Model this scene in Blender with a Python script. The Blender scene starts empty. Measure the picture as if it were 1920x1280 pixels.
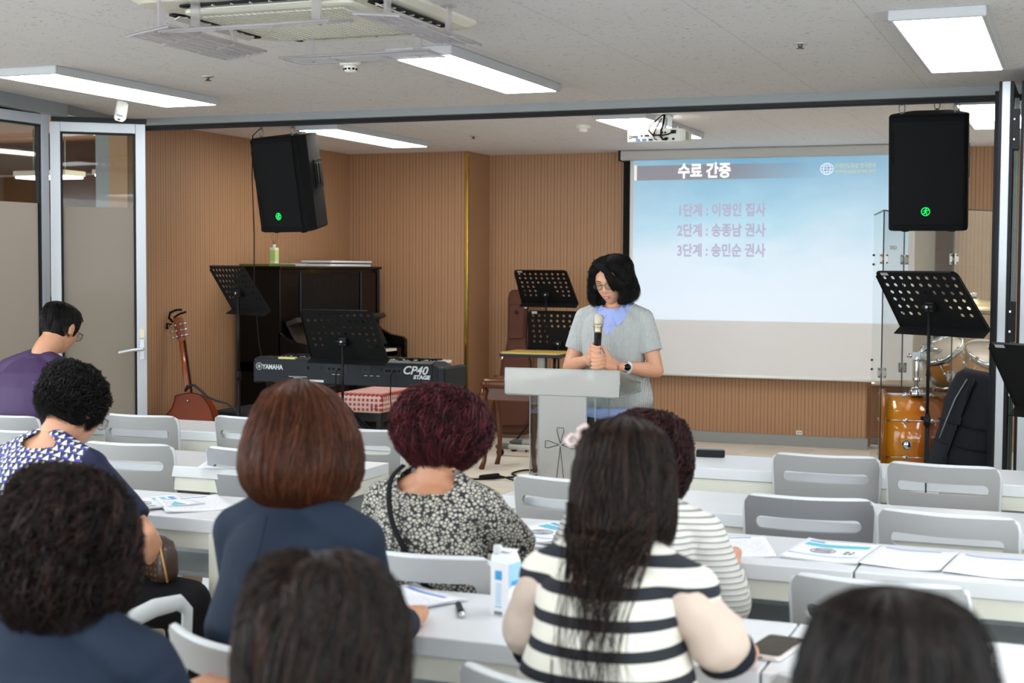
import bpy, bmesh, math, random
import numpy as np
from mathutils import Vector, Matrix, noise, Quaternion
random.seed(7); RNG = np.random.default_rng(7)
PI = math.pi
sc = bpy.context.scene
COL = sc.collection

# ------------------------------------------------------------------ camera
H_CAM = 1.48
def _cam():
    yaw, pitch, roll = math.radians(21.3444), math.radians(2.925), math.radians(0.3091)
    cy, sy, cp, sp = math.cos(yaw), math.sin(yaw), math.cos(pitch), math.sin(pitch)
    d = Vector((-sy*cp, cy*cp, -sp)); r = Vector((cy, sy, 0)); u = r.cross(d)
    r2 = math.cos(roll)*r + math.sin(roll)*u; u2 = -math.sin(roll)*r + math.cos(roll)*u
    cam = bpy.data.cameras.new('camera'); o = bpy.data.objects.new('camera', cam); COL.objects.link(o)
    m = Matrix.Identity(4)
    for i in range(3):
        m[i][0] = r2[i]; m[i][1] = u2[i]; m[i][2] = -d[i]
    m[0][3], m[1][3], m[2][3] = 0, 0, H_CAM
    o.matrix_world = m
    cam.sensor_width = 36; cam.lens = 2728.47/1920*36
    cam.clip_start = 0.05; cam.clip_end = 100
    cam.dof.use_dof = True; cam.dof.focus_distance = 6.6; cam.dof.aperture_fstop = 4.8
    sc.camera = o
_cam()
# ------------------------------------------------------------------ world, exposure
w = bpy.data.worlds.new('world'); sc.world = w; w.use_nodes = True
w.node_tree.nodes['Background'].inputs[0].default_value = (0.86, 0.95, 1.0, 1)
w.node_tree.nodes['Background'].inputs[1].default_value = 4.5
sc.view_settings.view_transform = 'Standard'; sc.view_settings.look = 'None'
sc.view_settings.exposure = 0.44; sc.view_settings.use_curve_mapping = False
LAMP = 7.6; LAMP_STAGE = 12.0
sc.cycles.use_denoising = True
sc.cycles.sample_clamp_indirect = 6.0
sc.cycles.max_bounces = 8; sc.cycles.diffuse_bounces = 4; sc.cycles.transparent_max_bounces = 16
sc.cycles.caustics_reflective = False; sc.cycles.caustics_refractive = False

# ------------------------------------------------------------------ materials
def lin(c):
    out = []
    for x in c[:3]:
        x = x/255.0
        out.append(x/12.92 if x <= 0.04045 else ((x+0.055)/1.055)**2.4)
    return (*out, 1.0)

class NT:
    """small helper around a node tree"""
    def __init__(s, name):
        s.mat = bpy.data.materials.new(name); s.mat.use_nodes = True
        s.t = s.mat.node_tree; s.b = s.t.nodes['Principled BSDF']; s.out = s.t.nodes['Material Output']
    def n(s, typ, **kw):
        nd = s.t.nodes.new(typ)
        for k, v in kw.items():
            if k.startswith('i_'):
                key = k[2:]; key = int(key) if key.isdigit() else key
                s.set(nd.inputs[key], v)
            else: setattr(nd, k, v)
        return nd
    def set(s, sock, v):
        if isinstance(v, bpy.types.NodeSocket): s.t.links.new(v, sock)
        else: sock.default_value = v
    def math(s, op, a, b=0.0, c=0.0):
        nd = s.t.nodes.new('ShaderNodeMath'); nd.operation = op
        s.set(nd.inputs[0], a); s.set(nd.inputs[1], b); s.set(nd.inputs[2], c); return nd.outputs[0]
    def mix(s, f, a, b, mode='MIX'):
        nd = s.t.nodes.new('ShaderNodeMix'); nd.data_type = 'RGBA'; nd.blend_type = mode
        s.set(nd.inputs[0], f); s.set(nd.inputs[6], a); s.set(nd.inputs[7], b); return nd.outputs[2]
    def xyz(s, kind='Object'):
        tc = s.n('ShaderNodeTexCoord'); sp = s.n('ShaderNodeSeparateXYZ'); s.t.links.new(tc.outputs[kind], sp.inputs[0])
        s.co = tc.outputs[kind]; return sp.outputs
    def scaled(s, v, kind='Object'):
        tc = s.n('ShaderNodeTexCoord'); m = s.n('ShaderNodeMapping'); m.inputs['Scale'].default_value = v
        s.t.links.new(tc.outputs[kind], m.inputs[0]); return m.outputs[0]
    def noise(s, scale, co=None, detail=3, rough=0.5):
        nd = s.n('ShaderNodeTexNoise'); nd.inputs['Scale'].default_value = scale; nd.inputs['Detail'].default_value = detail
        nd.inputs['Roughness'].default_value = rough
        if co is None: co = s.scaled((1, 1, 1))
        s.t.links.new(co, nd.inputs['Vector']); return nd.outputs['Fac']
    def voro(s, scale, co=None, feature='F1', out='Distance', rnd=1.0):
        nd = s.n('ShaderNodeTexVoronoi'); nd.feature = feature; nd.inputs['Scale'].default_value = scale
        nd.inputs['Randomness'].default_value = rnd
        if co is None: co = s.scaled((1, 1, 1))
        s.t.links.new(co, nd.inputs['Vector']); return nd.outputs[out]
    def ramp(s, f, stops, interp='LINEAR'):
        nd = s.n('ShaderNodeValToRGB'); cr = nd.color_ramp; cr.interpolation = interp
        while len(cr.elements) < len(stops): cr.elements.new(0.5)
        for e, (p, c) in zip(cr.elements, stops): e.position = p; e.color = c if len(c) == 4 else (*c, 1)
        s.set(nd.inputs[0], f); return nd.outputs[0]
    def bump(s, h, strength=0.3, dist=0.002):
        nd = s.n('ShaderNodeBump'); nd.inputs['Strength'].default_value = strength; nd.inputs['Distance'].default_value = dist
        s.t.links.new(h, nd.inputs['Height']); s.t.links.new(nd.outputs[0], s.b.inputs['Normal'])
    def base(s, v): s.set(s.b.inputs['Base Color'], v)

MATS = {}
def mat(name, col=(128, 128, 128), rough=0.5, metal=0.0, emit=None, estr=1.0, spec=None, coat=0.0, var=0.0, vscale=8.0, bump=0.0, bscale=200.0, sheen=0.0):
    if name in MATS: return MATS[name]
    m = NT(name); b = m.b
    b.inputs['Roughness'].default_value = rough; b.inputs['Metallic'].default_value = metal
    if spec is None and max(col) < 125 and metal < 0.2: spec = 0.16
    if spec is not None: b.inputs['Specular IOR Level'].default_value = spec
    if coat: b.inputs['Coat Weight'].default_value = coat; b.inputs['Coat Roughness'].default_value = 0.08
    if sheen: b.inputs['Sheen Weight'].default_value = sheen
    c = lin(col)
    v = max(var, 0.03)
    f = m.noise(vscale)
    m.base(m.mix(f, tuple(x*(1-v) for x in c[:3])+(1,), tuple(min(1, x*(1+v)) for x in c[:3])+(1,)))
    if emit is not None:
        b.inputs['Emission Color'].default_value = lin(emit); b.inputs['Emission Strength'].default_value = estr
    if bump: m.bump(m.noise(bscale), bump, 0.001)
    MATS[name] = m.mat; return m.mat

def clear_mat(name, tint=(245, 250, 250), refl=0.12, frost=0.0, frostcol=(225, 225, 225), rough=0.02, trans=0.45):
    """thin clear sheet: see-through plus mirror gloss by fresnel; frost adds a diffusing share"""
    m = NT(name); t = m.t; t.nodes.remove(m.b)
    tr = m.n('ShaderNodeBsdfTransparent'); tr.inputs[0].default_value = lin(tint)
    gl = m.n('ShaderNodeBsdfGlossy'); gl.inputs['Roughness'].default_value = rough; gl.inputs['Color'].default_value = (1, 1, 1, 1)
    lw = m.n('ShaderNodeLayerWeight'); lw.inputs[0].default_value = 0.35
    fac = m.math('MULTIPLY_ADD', lw.outputs['Fresnel'], min(0.6, 0.15+refl), refl*0.2)
    mx = m.n('ShaderNodeMixShader'); t.links.new(fac, mx.inputs[0]); t.links.new(tr.outputs[0], mx.inputs[1]); t.links.new(gl.outputs[0], mx.inputs[2])
    last = mx.outputs[0]
    if frost > 0:
        d1 = m.n('ShaderNodeBsdfDiffuse'); d1.inputs[0].default_value = lin(frostcol)
        d2 = m.n('ShaderNodeBsdfTranslucent'); d2.inputs[0].default_value = lin(frostcol)
        md = m.n('ShaderNodeMixShader'); md.inputs[0].default_value = trans; t.links.new(d1.outputs[0], md.inputs[1]); t.links.new(d2.outputs[0], md.inputs[2])
        m2 = m.n('ShaderNodeMixShader'); f = m.math('MULTIPLY_ADD', m.noise(3.0), 0.06, frost-0.03)
        t.links.new(f, m2.inputs[0]); t.links.new(last, m2.inputs[1]); t.links.new(md.outputs[0], m2.inputs[2]); last = m2.outputs[0]
    t.links.new(last, m.out.inputs[0]); MATS[name] = m.mat; return m.mat

def wood_wall(name, axis, base=(174, 134, 102)):
    m = NT(name); x, y, z = m.xyz()
    c = x if axis == 'x' else y
    P = 0.031
    k = m.math('DIVIDE', c, P)
    fr = m.math('ABSOLUTE', m.math('SUBTRACT', m.math('FRACT', k), 0.5))      # 0 at groove
    g = m.math('LESS_THAN', fr, 0.055)
    idx = m.math('FRACT', m.math('MULTIPLY', m.math('FLOOR', k), 0.5))
    odd = m.math('GREATER_THAN', idx, 0.25)
    dash = m.math('GREATER_THAN', m.math('FRACT', m.math('DIVIDE', z, 0.022)), 0.42)
    g2 = m.math('MULTIPLY', m.math('MULTIPLY', m.math('LESS_THAN', fr, 0.11), odd), dash)
    both = m.math('MAXIMUM', g, g2)
    co = m.scaled((30, 30, 1.2)); grain = m.noise(2.2, co, 4, 0.6)
    b0 = lin(base)
    colr = m.mix(grain, tuple(v*0.86 for v in b0[:3])+(1,), tuple(min(1, v*1.1) for v in b0[:3])+(1,))
    m.base(m.mix(m.math('MULTIPLY', both, 0.62), colr, lin((60, 38, 26))))
    m.b.inputs['Roughness'].default_value = 0.5; m.b.inputs['Specular IOR Level'].default_value = 0.25
    m.bump(m.math('SUBTRACT', 1.0, both), 0.6, 0.004)
    MATS[name] = m.mat; return m.mat

WHITE_TABLE = mat('white_laminate', (222, 225, 228), 0.32)
CREAM = mat('cream_steel', (226, 225, 212), 0.4)
PLASTIC = mat('grey_plastic', (154, 154, 153), 0.42, bump=0.05, bscale=900)
PLASTIC_W = mat('white_plastic', (205, 209, 211), 0.38)
BLACK = mat('black_satin', (22, 22, 24), 0.4)
BLACKMATTE = mat('black_matte', (17, 17, 18), 0.75, bump=0.2, bscale=1500)
BLACKGLOSS = mat('black_lacquer', (9, 9, 10), 0.16, coat=0.1)
CHROME = mat('chrome', (215, 215, 218), 0.12, 1.0)
ALU = mat('brushed_aluminium', (186, 190, 195), 0.42, 0.35)
ALU_D = mat('grey_aluminium', (150, 156, 163), 0.45, 0.35)
GREYTRIM = mat('grey_painted_metal', (138, 142, 144), 0.5)
RUBBER = mat('black_rubber', (16, 16, 17), 0.7)
CABLE = mat('cable_black', (14, 14, 15), 0.5)
OFFWHITE = mat('offwhite_plastic', (226, 224, 214), 0.4)
LAMPGLOW = mat('lamp_diffuser', (255, 255, 255), 0.5, emit=(246, 249, 255), estr=LAMP)
LAMPSTAGE = mat('stage_lamp_diffuser', (255, 255, 255), 0.5, emit=(255, 250, 240), estr=LAMP_STAGE)
CLEAR = clear_mat('clear_acrylic')
CLEARVANE = clear_mat('clear_vane', tint=(250, 249, 250), refl=0.02, frost=0.34, frostcol=(212, 208, 210), trans=0.5)
GLASS = clear_mat('door_glass', tint=(228, 230, 226), refl=0.05)
FROST = clear_mat('frosted_film', frost=0.90, frostcol=(188, 180, 168), trans=0.62)
FROSTACR = clear_mat('frosted_acrylic', frost=0.60, frostcol=(236, 233, 229), trans=0.4)

# ------------------------------------------------------------------ mesh helpers
class M:
    def __init__(s): s.v = []; s.f = []; s.mi = []; s.sm = []
    def add(s, vs, fs, mi=0, sm=False, T=None):
        o = len(s.v)
        if T is not None: vs = [tuple(T @ Vector(v)) for v in vs]
        s.v.extend([tuple(v) for v in vs]); s.f.extend([tuple(i+o for i in f) for f in fs])
        s.mi.extend([mi]*len(fs)); s.sm.extend([sm]*len(fs)); return s
    def box(s, c, d, mi=0, T=None, rz=0.0):
        x, y, z = d[0]/2, d[1]/2, d[2]/2
        vs = [(i*x, j*y, k*z) for k in (-1, 1) for j in (-1, 1) for i in (-1, 1)]
        R = Matrix.Translation(Vector(c)) @ Matrix.Rotation(rz, 4, 'Z')
        if T is not None: R = T @ R
        return s.add(vs, [(0, 2, 3, 1), (4, 5, 7, 6), (0, 1, 5, 4), (2, 6, 7, 3), (0, 4, 6, 2), (1, 3, 7, 5)], mi, False, R)
    def box2(s, a, b, mi=0, T=None):
        return s.box([(a[i]+b[i])/2 for i in range(3)], [abs(b[i]-a[i]) for i in range(3)], mi, T)
    def loft(s, rings, mi=0, sm=True, caps=True, closed=True, T=None):
        n = len(rings[0]); vs = [p for r in rings for p in r]; fs = []
        for k in range(len(rings)-1):
            for i in range(n if closed else n-1):
                j = (i+1) % n; fs.append((k*n+i, k*n+j, (k+1)*n+j, (k+1)*n+i))
        if caps and closed:
            fs.append(tuple(range(n-1, -1, -1))); fs.append(tuple((len(rings)-1)*n+i for i in range(n)))
        return s.add(vs, fs, mi, sm, T)
    def tube(s, pts, r, seg=8, mi=0, T=None, sm=True, round_ends=False, flat=1.0):
        pts = [Vector(p) for p in pts]
        rs = list(r) if hasattr(r, '__len__') else [r]*len(pts)
        if round_ends:
            a, b = pts[0], pts[-1]; da = (pts[0]-pts[1]).normalized(); db = (pts[-1]-pts[-2]).normalized()
            pre = [(a+da*rs[0]*math.sin(q), rs[0]*math.cos(q)) for q in (1.5, 1.15, 0.75, 0.38)]
            post = [(b+db*rs[-1]*math.sin(q), rs[-1]*math.cos(q)) for q in (0.38, 0.75, 1.15, 1.5)]
            pts = [p for p, _ in pre]+pts+[p for p, _ in post]; rs = [q for _, q in pre]+rs+[q for _, q in post]
        rings = []; up = None
        for i, p in enumerate(pts):
            t = (pts[min(i+1, len(pts)-1)]-pts[max(i-1, 0)])
            t = t.normalized() if t.length > 1e-9 else Vector((0, 0, 1))
            if up is None:
                up = Vector((0, 0, 1)) if abs(t.z) < 0.9 else Vector((1, 0, 0))
            x = up.cross(t); x = x.normalized() if x.length > 1e-6 else Vector((1, 0, 0))
            y = t.cross(x).normalized(); up = y
            rings.append([p + (x*math.cos(a)*rs[i]+y*math.sin(a)*rs[i]*flat) for a in (2*PI*k/seg for k in range(seg))])
        return s.loft(rings, mi, sm, True, True, T)
    def cyl(s, a, b, r, seg=16, mi=0, T=None, r2=None):
        return s.tube([a, b], [r, r if r2 is None else r2], seg, mi, T)
    def lathe(s, prof, seg=24, mi=0, T=None, sm=True, caps=True):
        rings = [[(r*math.cos(2*PI*k/seg), r*math.sin(2*PI*k/seg), z) for k in range(seg)] for r, z in prof]
        return s.loft(rings, mi, sm, caps, True, T)
    def prism(s, poly, h, mi=0, T=None, sm=False):
        return s.loft([[(x, y, 0) for x, y in poly], [(x, y, h) for x, y in poly]], mi, sm, True, True, T)
    def grid(s, fn, nu, nv, mi=0, sm=True, T=None, cu=False):
        vs = [fn(i/(nu if cu else nu-1), j/(nv-1)) for j in range(nv) for i in range(nu)]; fs = []
        for j in range(nv-1):
            for i in range(nu if cu else nu-1):
                k = (i+1) % nu; fs.append((j*nu+i, j*nu+k, (j+1)*nu+k, (j+1)*nu+i))
        return s.add(vs, fs, mi, sm, T)
    def mesh(s, name, mats):
        me = bpy.data.meshes.new(name); me.from_pydata(s.v, [], s.f)
        for m in mats: me.materials.append(m)
        me.polygons.foreach_set('material_index', s.mi); me.polygons.foreach_set('use_smooth', s.sm)
        me.update(); return me

def flatdisc(r, seg=20): return [(r*math.cos(2*PI*k/seg), r*math.sin(2*PI*k/seg)) for k in range(seg)]

def link(name, me, parent=None, loc=None):
    o = bpy.data.objects.new(name, me); COL.objects.link(o)
    if parent is not None: o.parent = parent
    if loc is not None: o.location = loc
    return o
def mk(name, m, mats, parent=None, bev=0.0, loc=None, seg=2):
    if not isinstance(mats, (list, tuple)): mats = [mats]
    o = link(name, m.mesh(name, mats), parent, loc)
    if bev:
        b = o.modifiers.new('bevel', 'BEVEL'); b.width = bev; b.segments = seg; b.limit_method = 'ANGLE'; b.angle_limit = 0.6
        b.harden_normals = False
    return o
def recalc(o):
    bm = bmesh.new(); bm.from_mesh(o.data); bmesh.ops.recalc_face_normals(bm, faces=bm.faces); bm.to_mesh(o.data); bm.free(); return o
def tag(o, label, cat, group=None):
    o['label'] = label; o['category'] = cat
    if group: o['group'] = group
    return o
def thing(name, label, cat, loc=(0, 0, 0), rz=0.0, group=None):
    o = bpy.data.objects.new(name, None); COL.objects.link(o); o.empty_display_size = 0.1
    o.location = loc; o.rotation_euler = (0, 0, rz); return tag(o, label, cat, group)
def struct(name, m, mats, bev=0.0):
    o = mk(name, m, mats, None, bev); o['kind'] = 'structure'; return o
def dup(root, loc, rz=0.0, label=None, group=None, cat=None):
    r = root.copy(); COL.objects.link(r); r.location = loc; r.rotation_euler = (0, 0, rz)
    if label: r['label'] = label
    if group: r['group'] = group
    for ch in list(root.children):
        c = ch.copy(); COL.objects.link(c); c.parent = r
        for g in list(ch.children):
            d = g.copy(); COL.objects.link(d); d.parent = c
    return r
def evaluated(o):
    dg = bpy.context.evaluated_depsgraph_get(); dg.update()
    me = bpy.data.meshes.new_from_object(o.evaluated_get(dg)); return me
def boolean_cut(o, cutter_m):
    """cut the mesh with the given solid and bake the result"""
    recalc(o)
    c = mk('cutter', cutter_m, [o.data.materials[0]]); recalc(c)
    b = o.modifiers.new('cut', 'BOOLEAN'); b.operation = 'DIFFERENCE'; b.solver = 'EXACT'; b.object = c
    me = evaluated(o); o.modifiers.clear(); old = o.data; o.data = me
    bpy.data.objects.remove(c); return o
def text_mesh(body, size, bold=0.0, shear=0.0, extr=0.0005, sx=1.0, align='LEFT'):
    cu = bpy.data.curves.new('lettering', 'FONT'); cu.body = body; cu.size = size; cu.offset = bold; cu.shear = shear
    cu.extrude = extr; cu.align_x = align; cu.resolution_u = 3
    o = bpy.data.objects.new('lettering', cu); COL.objects.link(o)
    me = evaluated(o); bpy.data.objects.remove(o)
    if sx != 1.0:
        for v in me.vertices: v.co.x *= sx
    return me
def text(name, body, size, m, parent, T, **kw):
    me = text_mesh(body, size, **kw); me.transform(T); me.materials.clear(); me.materials.append(m)
    return link(name, me, parent)
TXT_NY = Matrix.Rotation(PI/2, 4, 'X')          # readable when looked at along +y
def rot(ax, a): return Matrix.Rotation(a, 4, ax)
def tr(x, y=0, z=0): return Matrix.Translation(Vector((x, y, z)))
# ================================================================== SETTING
HC = 2.48
# floor materials
def floor_mat():
    m = NT('vinyl_floor'); n1 = m.noise(1.5); n2 = m.noise(60.0)
    c = m.mix(n1, lin((132, 122, 98)), lin((150, 139, 114))); m.base(m.mix(m.math('MULTIPLY', n2, 0.25), c, lin((110, 100, 80))))
    m.b.inputs['Roughness'].default_value = 0.28; return m.mat
def carpet_mat():
    m = NT('carpet_tile'); x, y, z = m.xyz()
    br = m.n('ShaderNodeTexChecker'); br.inputs['Scale'].default_value = 1.0
    mp = m.scaled((2, 2, 1)); m.t.links.new(mp, br.inputs[0])
    n2 = m.noise(350.0, None, 2, 0.7)
    c = m.mix(br.outputs['Fac'], lin((232, 224, 211)), lin((242, 234, 221)))
    m.base(m.mix(m.math('MULTIPLY', n2, 0.55), c, lin((150, 142, 132)))); m.b.inputs['Roughness'].default_value = 0.95
    m.bump(n2, 0.6, 0.004); return m.mat
def ceiling_mat():
    m = NT('mineral_ceiling'); x, y, z = m.xyz()
    co = m.scaled((42, 110, 1)); sp = m.noise(1.0, co, 2, 0.55)
    co2 = m.scaled((13, 13, 1)); sp2 = m.noise(1.0, co2, 2, 0.5)
    speck = m.math('MULTIPLY', m.math('GREATER_THAN', sp, 0.665), m.math('GREATER_THAN', sp2, 0.44))
    pit = m.math('GREATER_THAN', m.noise(150.0), 0.69)
    jx = m.math('LESS_THAN', m.math('FRACT', m.math('DIVIDE', m.math('ADD', x, 20.02), 0.6)), 0.006)
    jy = m.math('LESS_THAN', m.math('FRACT', m.math('DIVIDE', m.math('ADD', y, 20.1), 0.3)), 0.010)
    j = m.math('MAXIMUM', jx, m.math('MULTIPLY', jy, 0.35))
    c = m.mix(m.noise(1.2), lin((227, 226, 229)), lin((235, 234, 237)))
    c = m.mix(m.math('MULTIPLY', m.math('MAXIMUM', speck, m.math('MULTIPLY', pit, 0.6)), 0.75), c, lin((120, 116, 110)))
    c = m.mix(m.math('MULTIPLY', j, 0.35), c, lin((120, 116, 112)))
    m.base(c); m.b.inputs['Roughness'].default_value = 0.9; return m.mat
FLOOR = floor_mat(); CARPET = carpet_mat(); CEIL = ceiling_mat()
WOODX = wood_wall('wood_panel_x', 'x'); WOODY = wood_wall('wood_panel_y', 'y')
struct('floor', M().box2((-12, -3, -0.1), (4.0, 8.47, 0)), FLOOR)
struct('floor_carpet', M().box2((-12, 8.47, -0.1), (4.0, 13.2, 0)), CARPET)
m = M(); m.box2((-6.3, -3, HC), (4.0, 8.43, HC+0.1)); struct('ceiling', m, CEIL)
m = M(); m.box2((-6.3, 8.57, HC), (4.0, 13.2, HC+0.1)); struct('ceiling_stage', m, CEIL)
# folding partition track across the room
m = M(); m.box2((-6.25, 8.40, HC-0.048), (0.35, 8.60, HC+0.1)); struct('trim_1', m, GREYTRIM, 0.004)
m = M(); m.box2((-6.2, 8.43, HC-0.054), (0.35, 8.44, HC-0.048)); m.box2((-6.2, 8.47, HC-0.058), (0.35, 8.485, HC-0.048)); m.box2((-6.2, 8.53, HC-0.068), (0.35, 8.56, HC-0.048))
struct('trim_2', m, mat('track_black', (34, 35, 38), 0.45))
# stage walls
struct('wall_left', M().box2((-6.28, 8.40, 0), (-6.13, 11.66, HC)), WOODY)
struct('wall_back_left', M().box2((-6.28, 11.66, 0), (-4.985, 12.6, HC)), WOODX)
struct('wall_return', M().box2((-4.985, 11.675, 0), (-4.975, 12.15, HC)), WOODY)
struct('wall_back', M().box2((-4.985, 12.15, 0), (-1.62, 12.45, HC)), WOODX)
struct('wall_back_right', M().box2((-1.62, 12.60, 0), (0.4, 12.75, HC)), mat('beige_wall', (242, 236, 222), 0.7, var=0.04))
m = M(); m.box2((-1.12, 12.35, 0), (-0.98, 12.60, HC)); struct('wall_pier', m, mat('dark_marble', (96, 86, 84), 0.3, var=0.4, vscale=6))
struct('wall_back_wood', M().box2((-0.98, 12.45, 0), (0.4, 12.60, HC)), WOODX)
m = M(); m.box2((-1.63, 12.50, 0), (-0.98, 12.60, 0.50)); m.box2((-1.63, 12.51, 0.50), (-1.12, 12.60, 0.515), 1)
struct('trim_3', m, [mat('brown_wainscot', (92, 66, 56), 0.35), mat('cream_ledge', (214, 208, 195), 0.4)])
m = M(); m.box2((-4.97, 12.115, 0), (-1.60, 12.15, 0.09)); struct('baseboard_back', m, mat('grey_baseboard', (142, 145, 145), 0.5), 0.003)
m = M(); m.box2((-6.13, 8.45, 0), (-6.11, 11.66, 0.09)); m.box2((-6.13, 11.64, 0), (-4.985, 11.66, 0.09)); struct('baseboard_left', m, MATS['grey_baseboard'])
m = M(); m.box2((-4.997, 11.645, 0.0), (-4.97, 11.675, HC-0.01)); struct('trim_4', m, mat('polished_brass', (212, 176, 84), 0.13, 1.0), 0.002)
# wall socket cover under the screen
o = mk('wall_outlet', M().box((0, 0, 0), (0.05, 0.008, 0.035)).box((-0.01, -0.005, 0), (0.012, 0.004, 0.012), 1).box((0.01, -0.005, 0), (0.012, 0.004, 0.012), 1), [OFFWHITE, GREYTRIM], None, 0.001, (-2.166, 12.146, 0.112))
tag(o, 'small pale wall outlet low on the slatted wall under the screen', 'outlet')
# right jamb and beige wall
m = M(); m.box2((-0.462, 8.38, 0), (-0.415, 8.60, HC-0.03)); struct('trim_5', m, mat('jamb_black', (30, 31, 34), 0.4), 0.003)
struct('wall_right', M().box2((0.22, 7.0, 0), (0.40, 12.6, HC)), MATS['beige_wall'])
m = M(); m.box2((-0.10, 8.55, 0), (0.22, 8.7, 0.95)); struct('wall_right_low', m, MATS['beige_wall'])
struct('wall_right_front', M().box2((3.85, 3.0, 0), (4.0, 8.5, HC)), MATS['beige_wall'])
struct('wall_front_right', M().box2((0.42, 8.45, 0), (4.0, 8.6, HC)), MATS['beige_wall'])
# left partition: fascia, hall beyond
def seg_box(m, a, b, th, z0, z1, mi=0):
    a, b = Vector((a[0], a[1], 0)), Vector((b[0], b[1], 0)); L = (b-a).length; ang = math.atan2(b.y-a.y, b.x-a.x)
    c = (a+b)/2; m.box((c.x, c.y, (z0+z1)/2), (L, th, z1-z0), mi, None, ang)
m = M(); seg_box(m, (-6.02, 7.50), (-5.80, 5.6), 0.20, 2.40, HC+0.05); seg_box(m, (-6.24, 8.50), (-6.00, 7.42), 0.16, 2.42, HC+0.05)
struct('trim_6', m, GREYTRIM, 0.004)
m = M(); seg_box(m, (-6.02, 7.47), (-5.575, 7.84), 0.06, 2.375, 2.405); seg_box(m, (-5.995, 7.30), (-5.79, 5.6), 0.07, 2.375, 2.402)
struct('trim_7', m, MATS['track_black'])
# hall beyond the glass: dark timber ceiling, grey far wall
HALLW = NT('hall_wood'); g = HALLW.noise(2.0, HALLW.scaled((1.0, 9, 1)), 4, 0.6); HALLW.base(HALLW.mix(g, lin((112, 66, 30)), lin((176, 112, 62)))); HALLW.b.inputs['Roughness'].default_value = 0.35
struct('ceiling_hall', M().box2((-13, 4, 2.75), (-6.3, 16, 2.85)), HALLW.mat)
struct('wall_hall', M().box2((-13.2, 4, 0), (-13, 16, 2.8)), mat('hall_grey', (96, 88, 84), 0.6, var=0.2, vscale=1.0))
struct('wall_hall_end', M().box2((-13, 15.8, 0), (-6.3, 16, 2.8)), MATS['hall_grey'])
m = M(); m.box2((-13, 12.4, 2.42), (-6.4, 12.7, 2.75)); m.box2((-13, 14.6, 2.1), (-6.4, 15.0, 2.75)); struct('wall_hall_beam', m, mat('hall_beam', (74, 48, 34), 0.5))
o = thing('hall_column', 'grey and cream column standing in the hall behind the glass', 'column', (-6.95, 9.55, 0))
mk('shaft', M().box((0, 0, 1.37), (0.42, 0.3, 2.74)), mat('column_grey', (128, 134, 136), 0.4), o, 0.01)
mk('cream_strip', M().box((0.06, -0.16, 1.37), (0.09, 0.03, 2.74)).box((0.235, -0.0, 1.37), (0.03, 0.10, 2.74)), mat('column_cream', (206, 200, 182), 0.4), o, 0.003)
WARM = mat('warm_lamp', (255, 240, 200), 0.4, emit=(255, 226, 160), estr=8.0)
COOL = mat('cool_lamp', (255, 255, 255), 0.4, emit=(235, 243, 255), estr=8.0)
for i, (x, y, z, dx, dy, mt, lb) in enumerate([(-8.25, 11.2, 2.70, 0.7, 0.25, WARM, 'warm yellow ceiling lamp in the hall seen through the tall glass panel'),
        (-9.6, 13.4, 2.70, 0.35, 0.3, WARM, 'small warm round lamp glowing deeper in the hall'),
        (-9.05, 11.2, 2.30, 0.6, 0.3, COOL, 'white hall lamp hanging above the frosted edge of the outermost panel'),
        (-8.7, 12.15, 2.38, 1.1, 0.12, COOL, 'long white tube light hanging in the hall beside the column')]):
    o = thing('hall_lamp', lb, 'ceiling lamp', (x, y, z), 0)
    mk('housing', M().box((0, 0, 0.03), (dx, dy, 0.05)), OFFWHITE, o, 0.008); mk('diffuser', M().box((0, 0, -0.005), (dx*0.94, dy*0.9, 0.02)), mt, o, 0.004)
    if z < 2.6: mk('suspension_rod', M().cyl((-dx*0.3, 0, 0.05), (-dx*0.3, 0, 2.75-z), 0.006), GREYTRIM, o); mk('suspension_rod', M().cyl((dx*0.3, 0, 0.05), (dx*0.3, 0, 2.75-z), 0.006), GREYTRIM, o)

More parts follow.
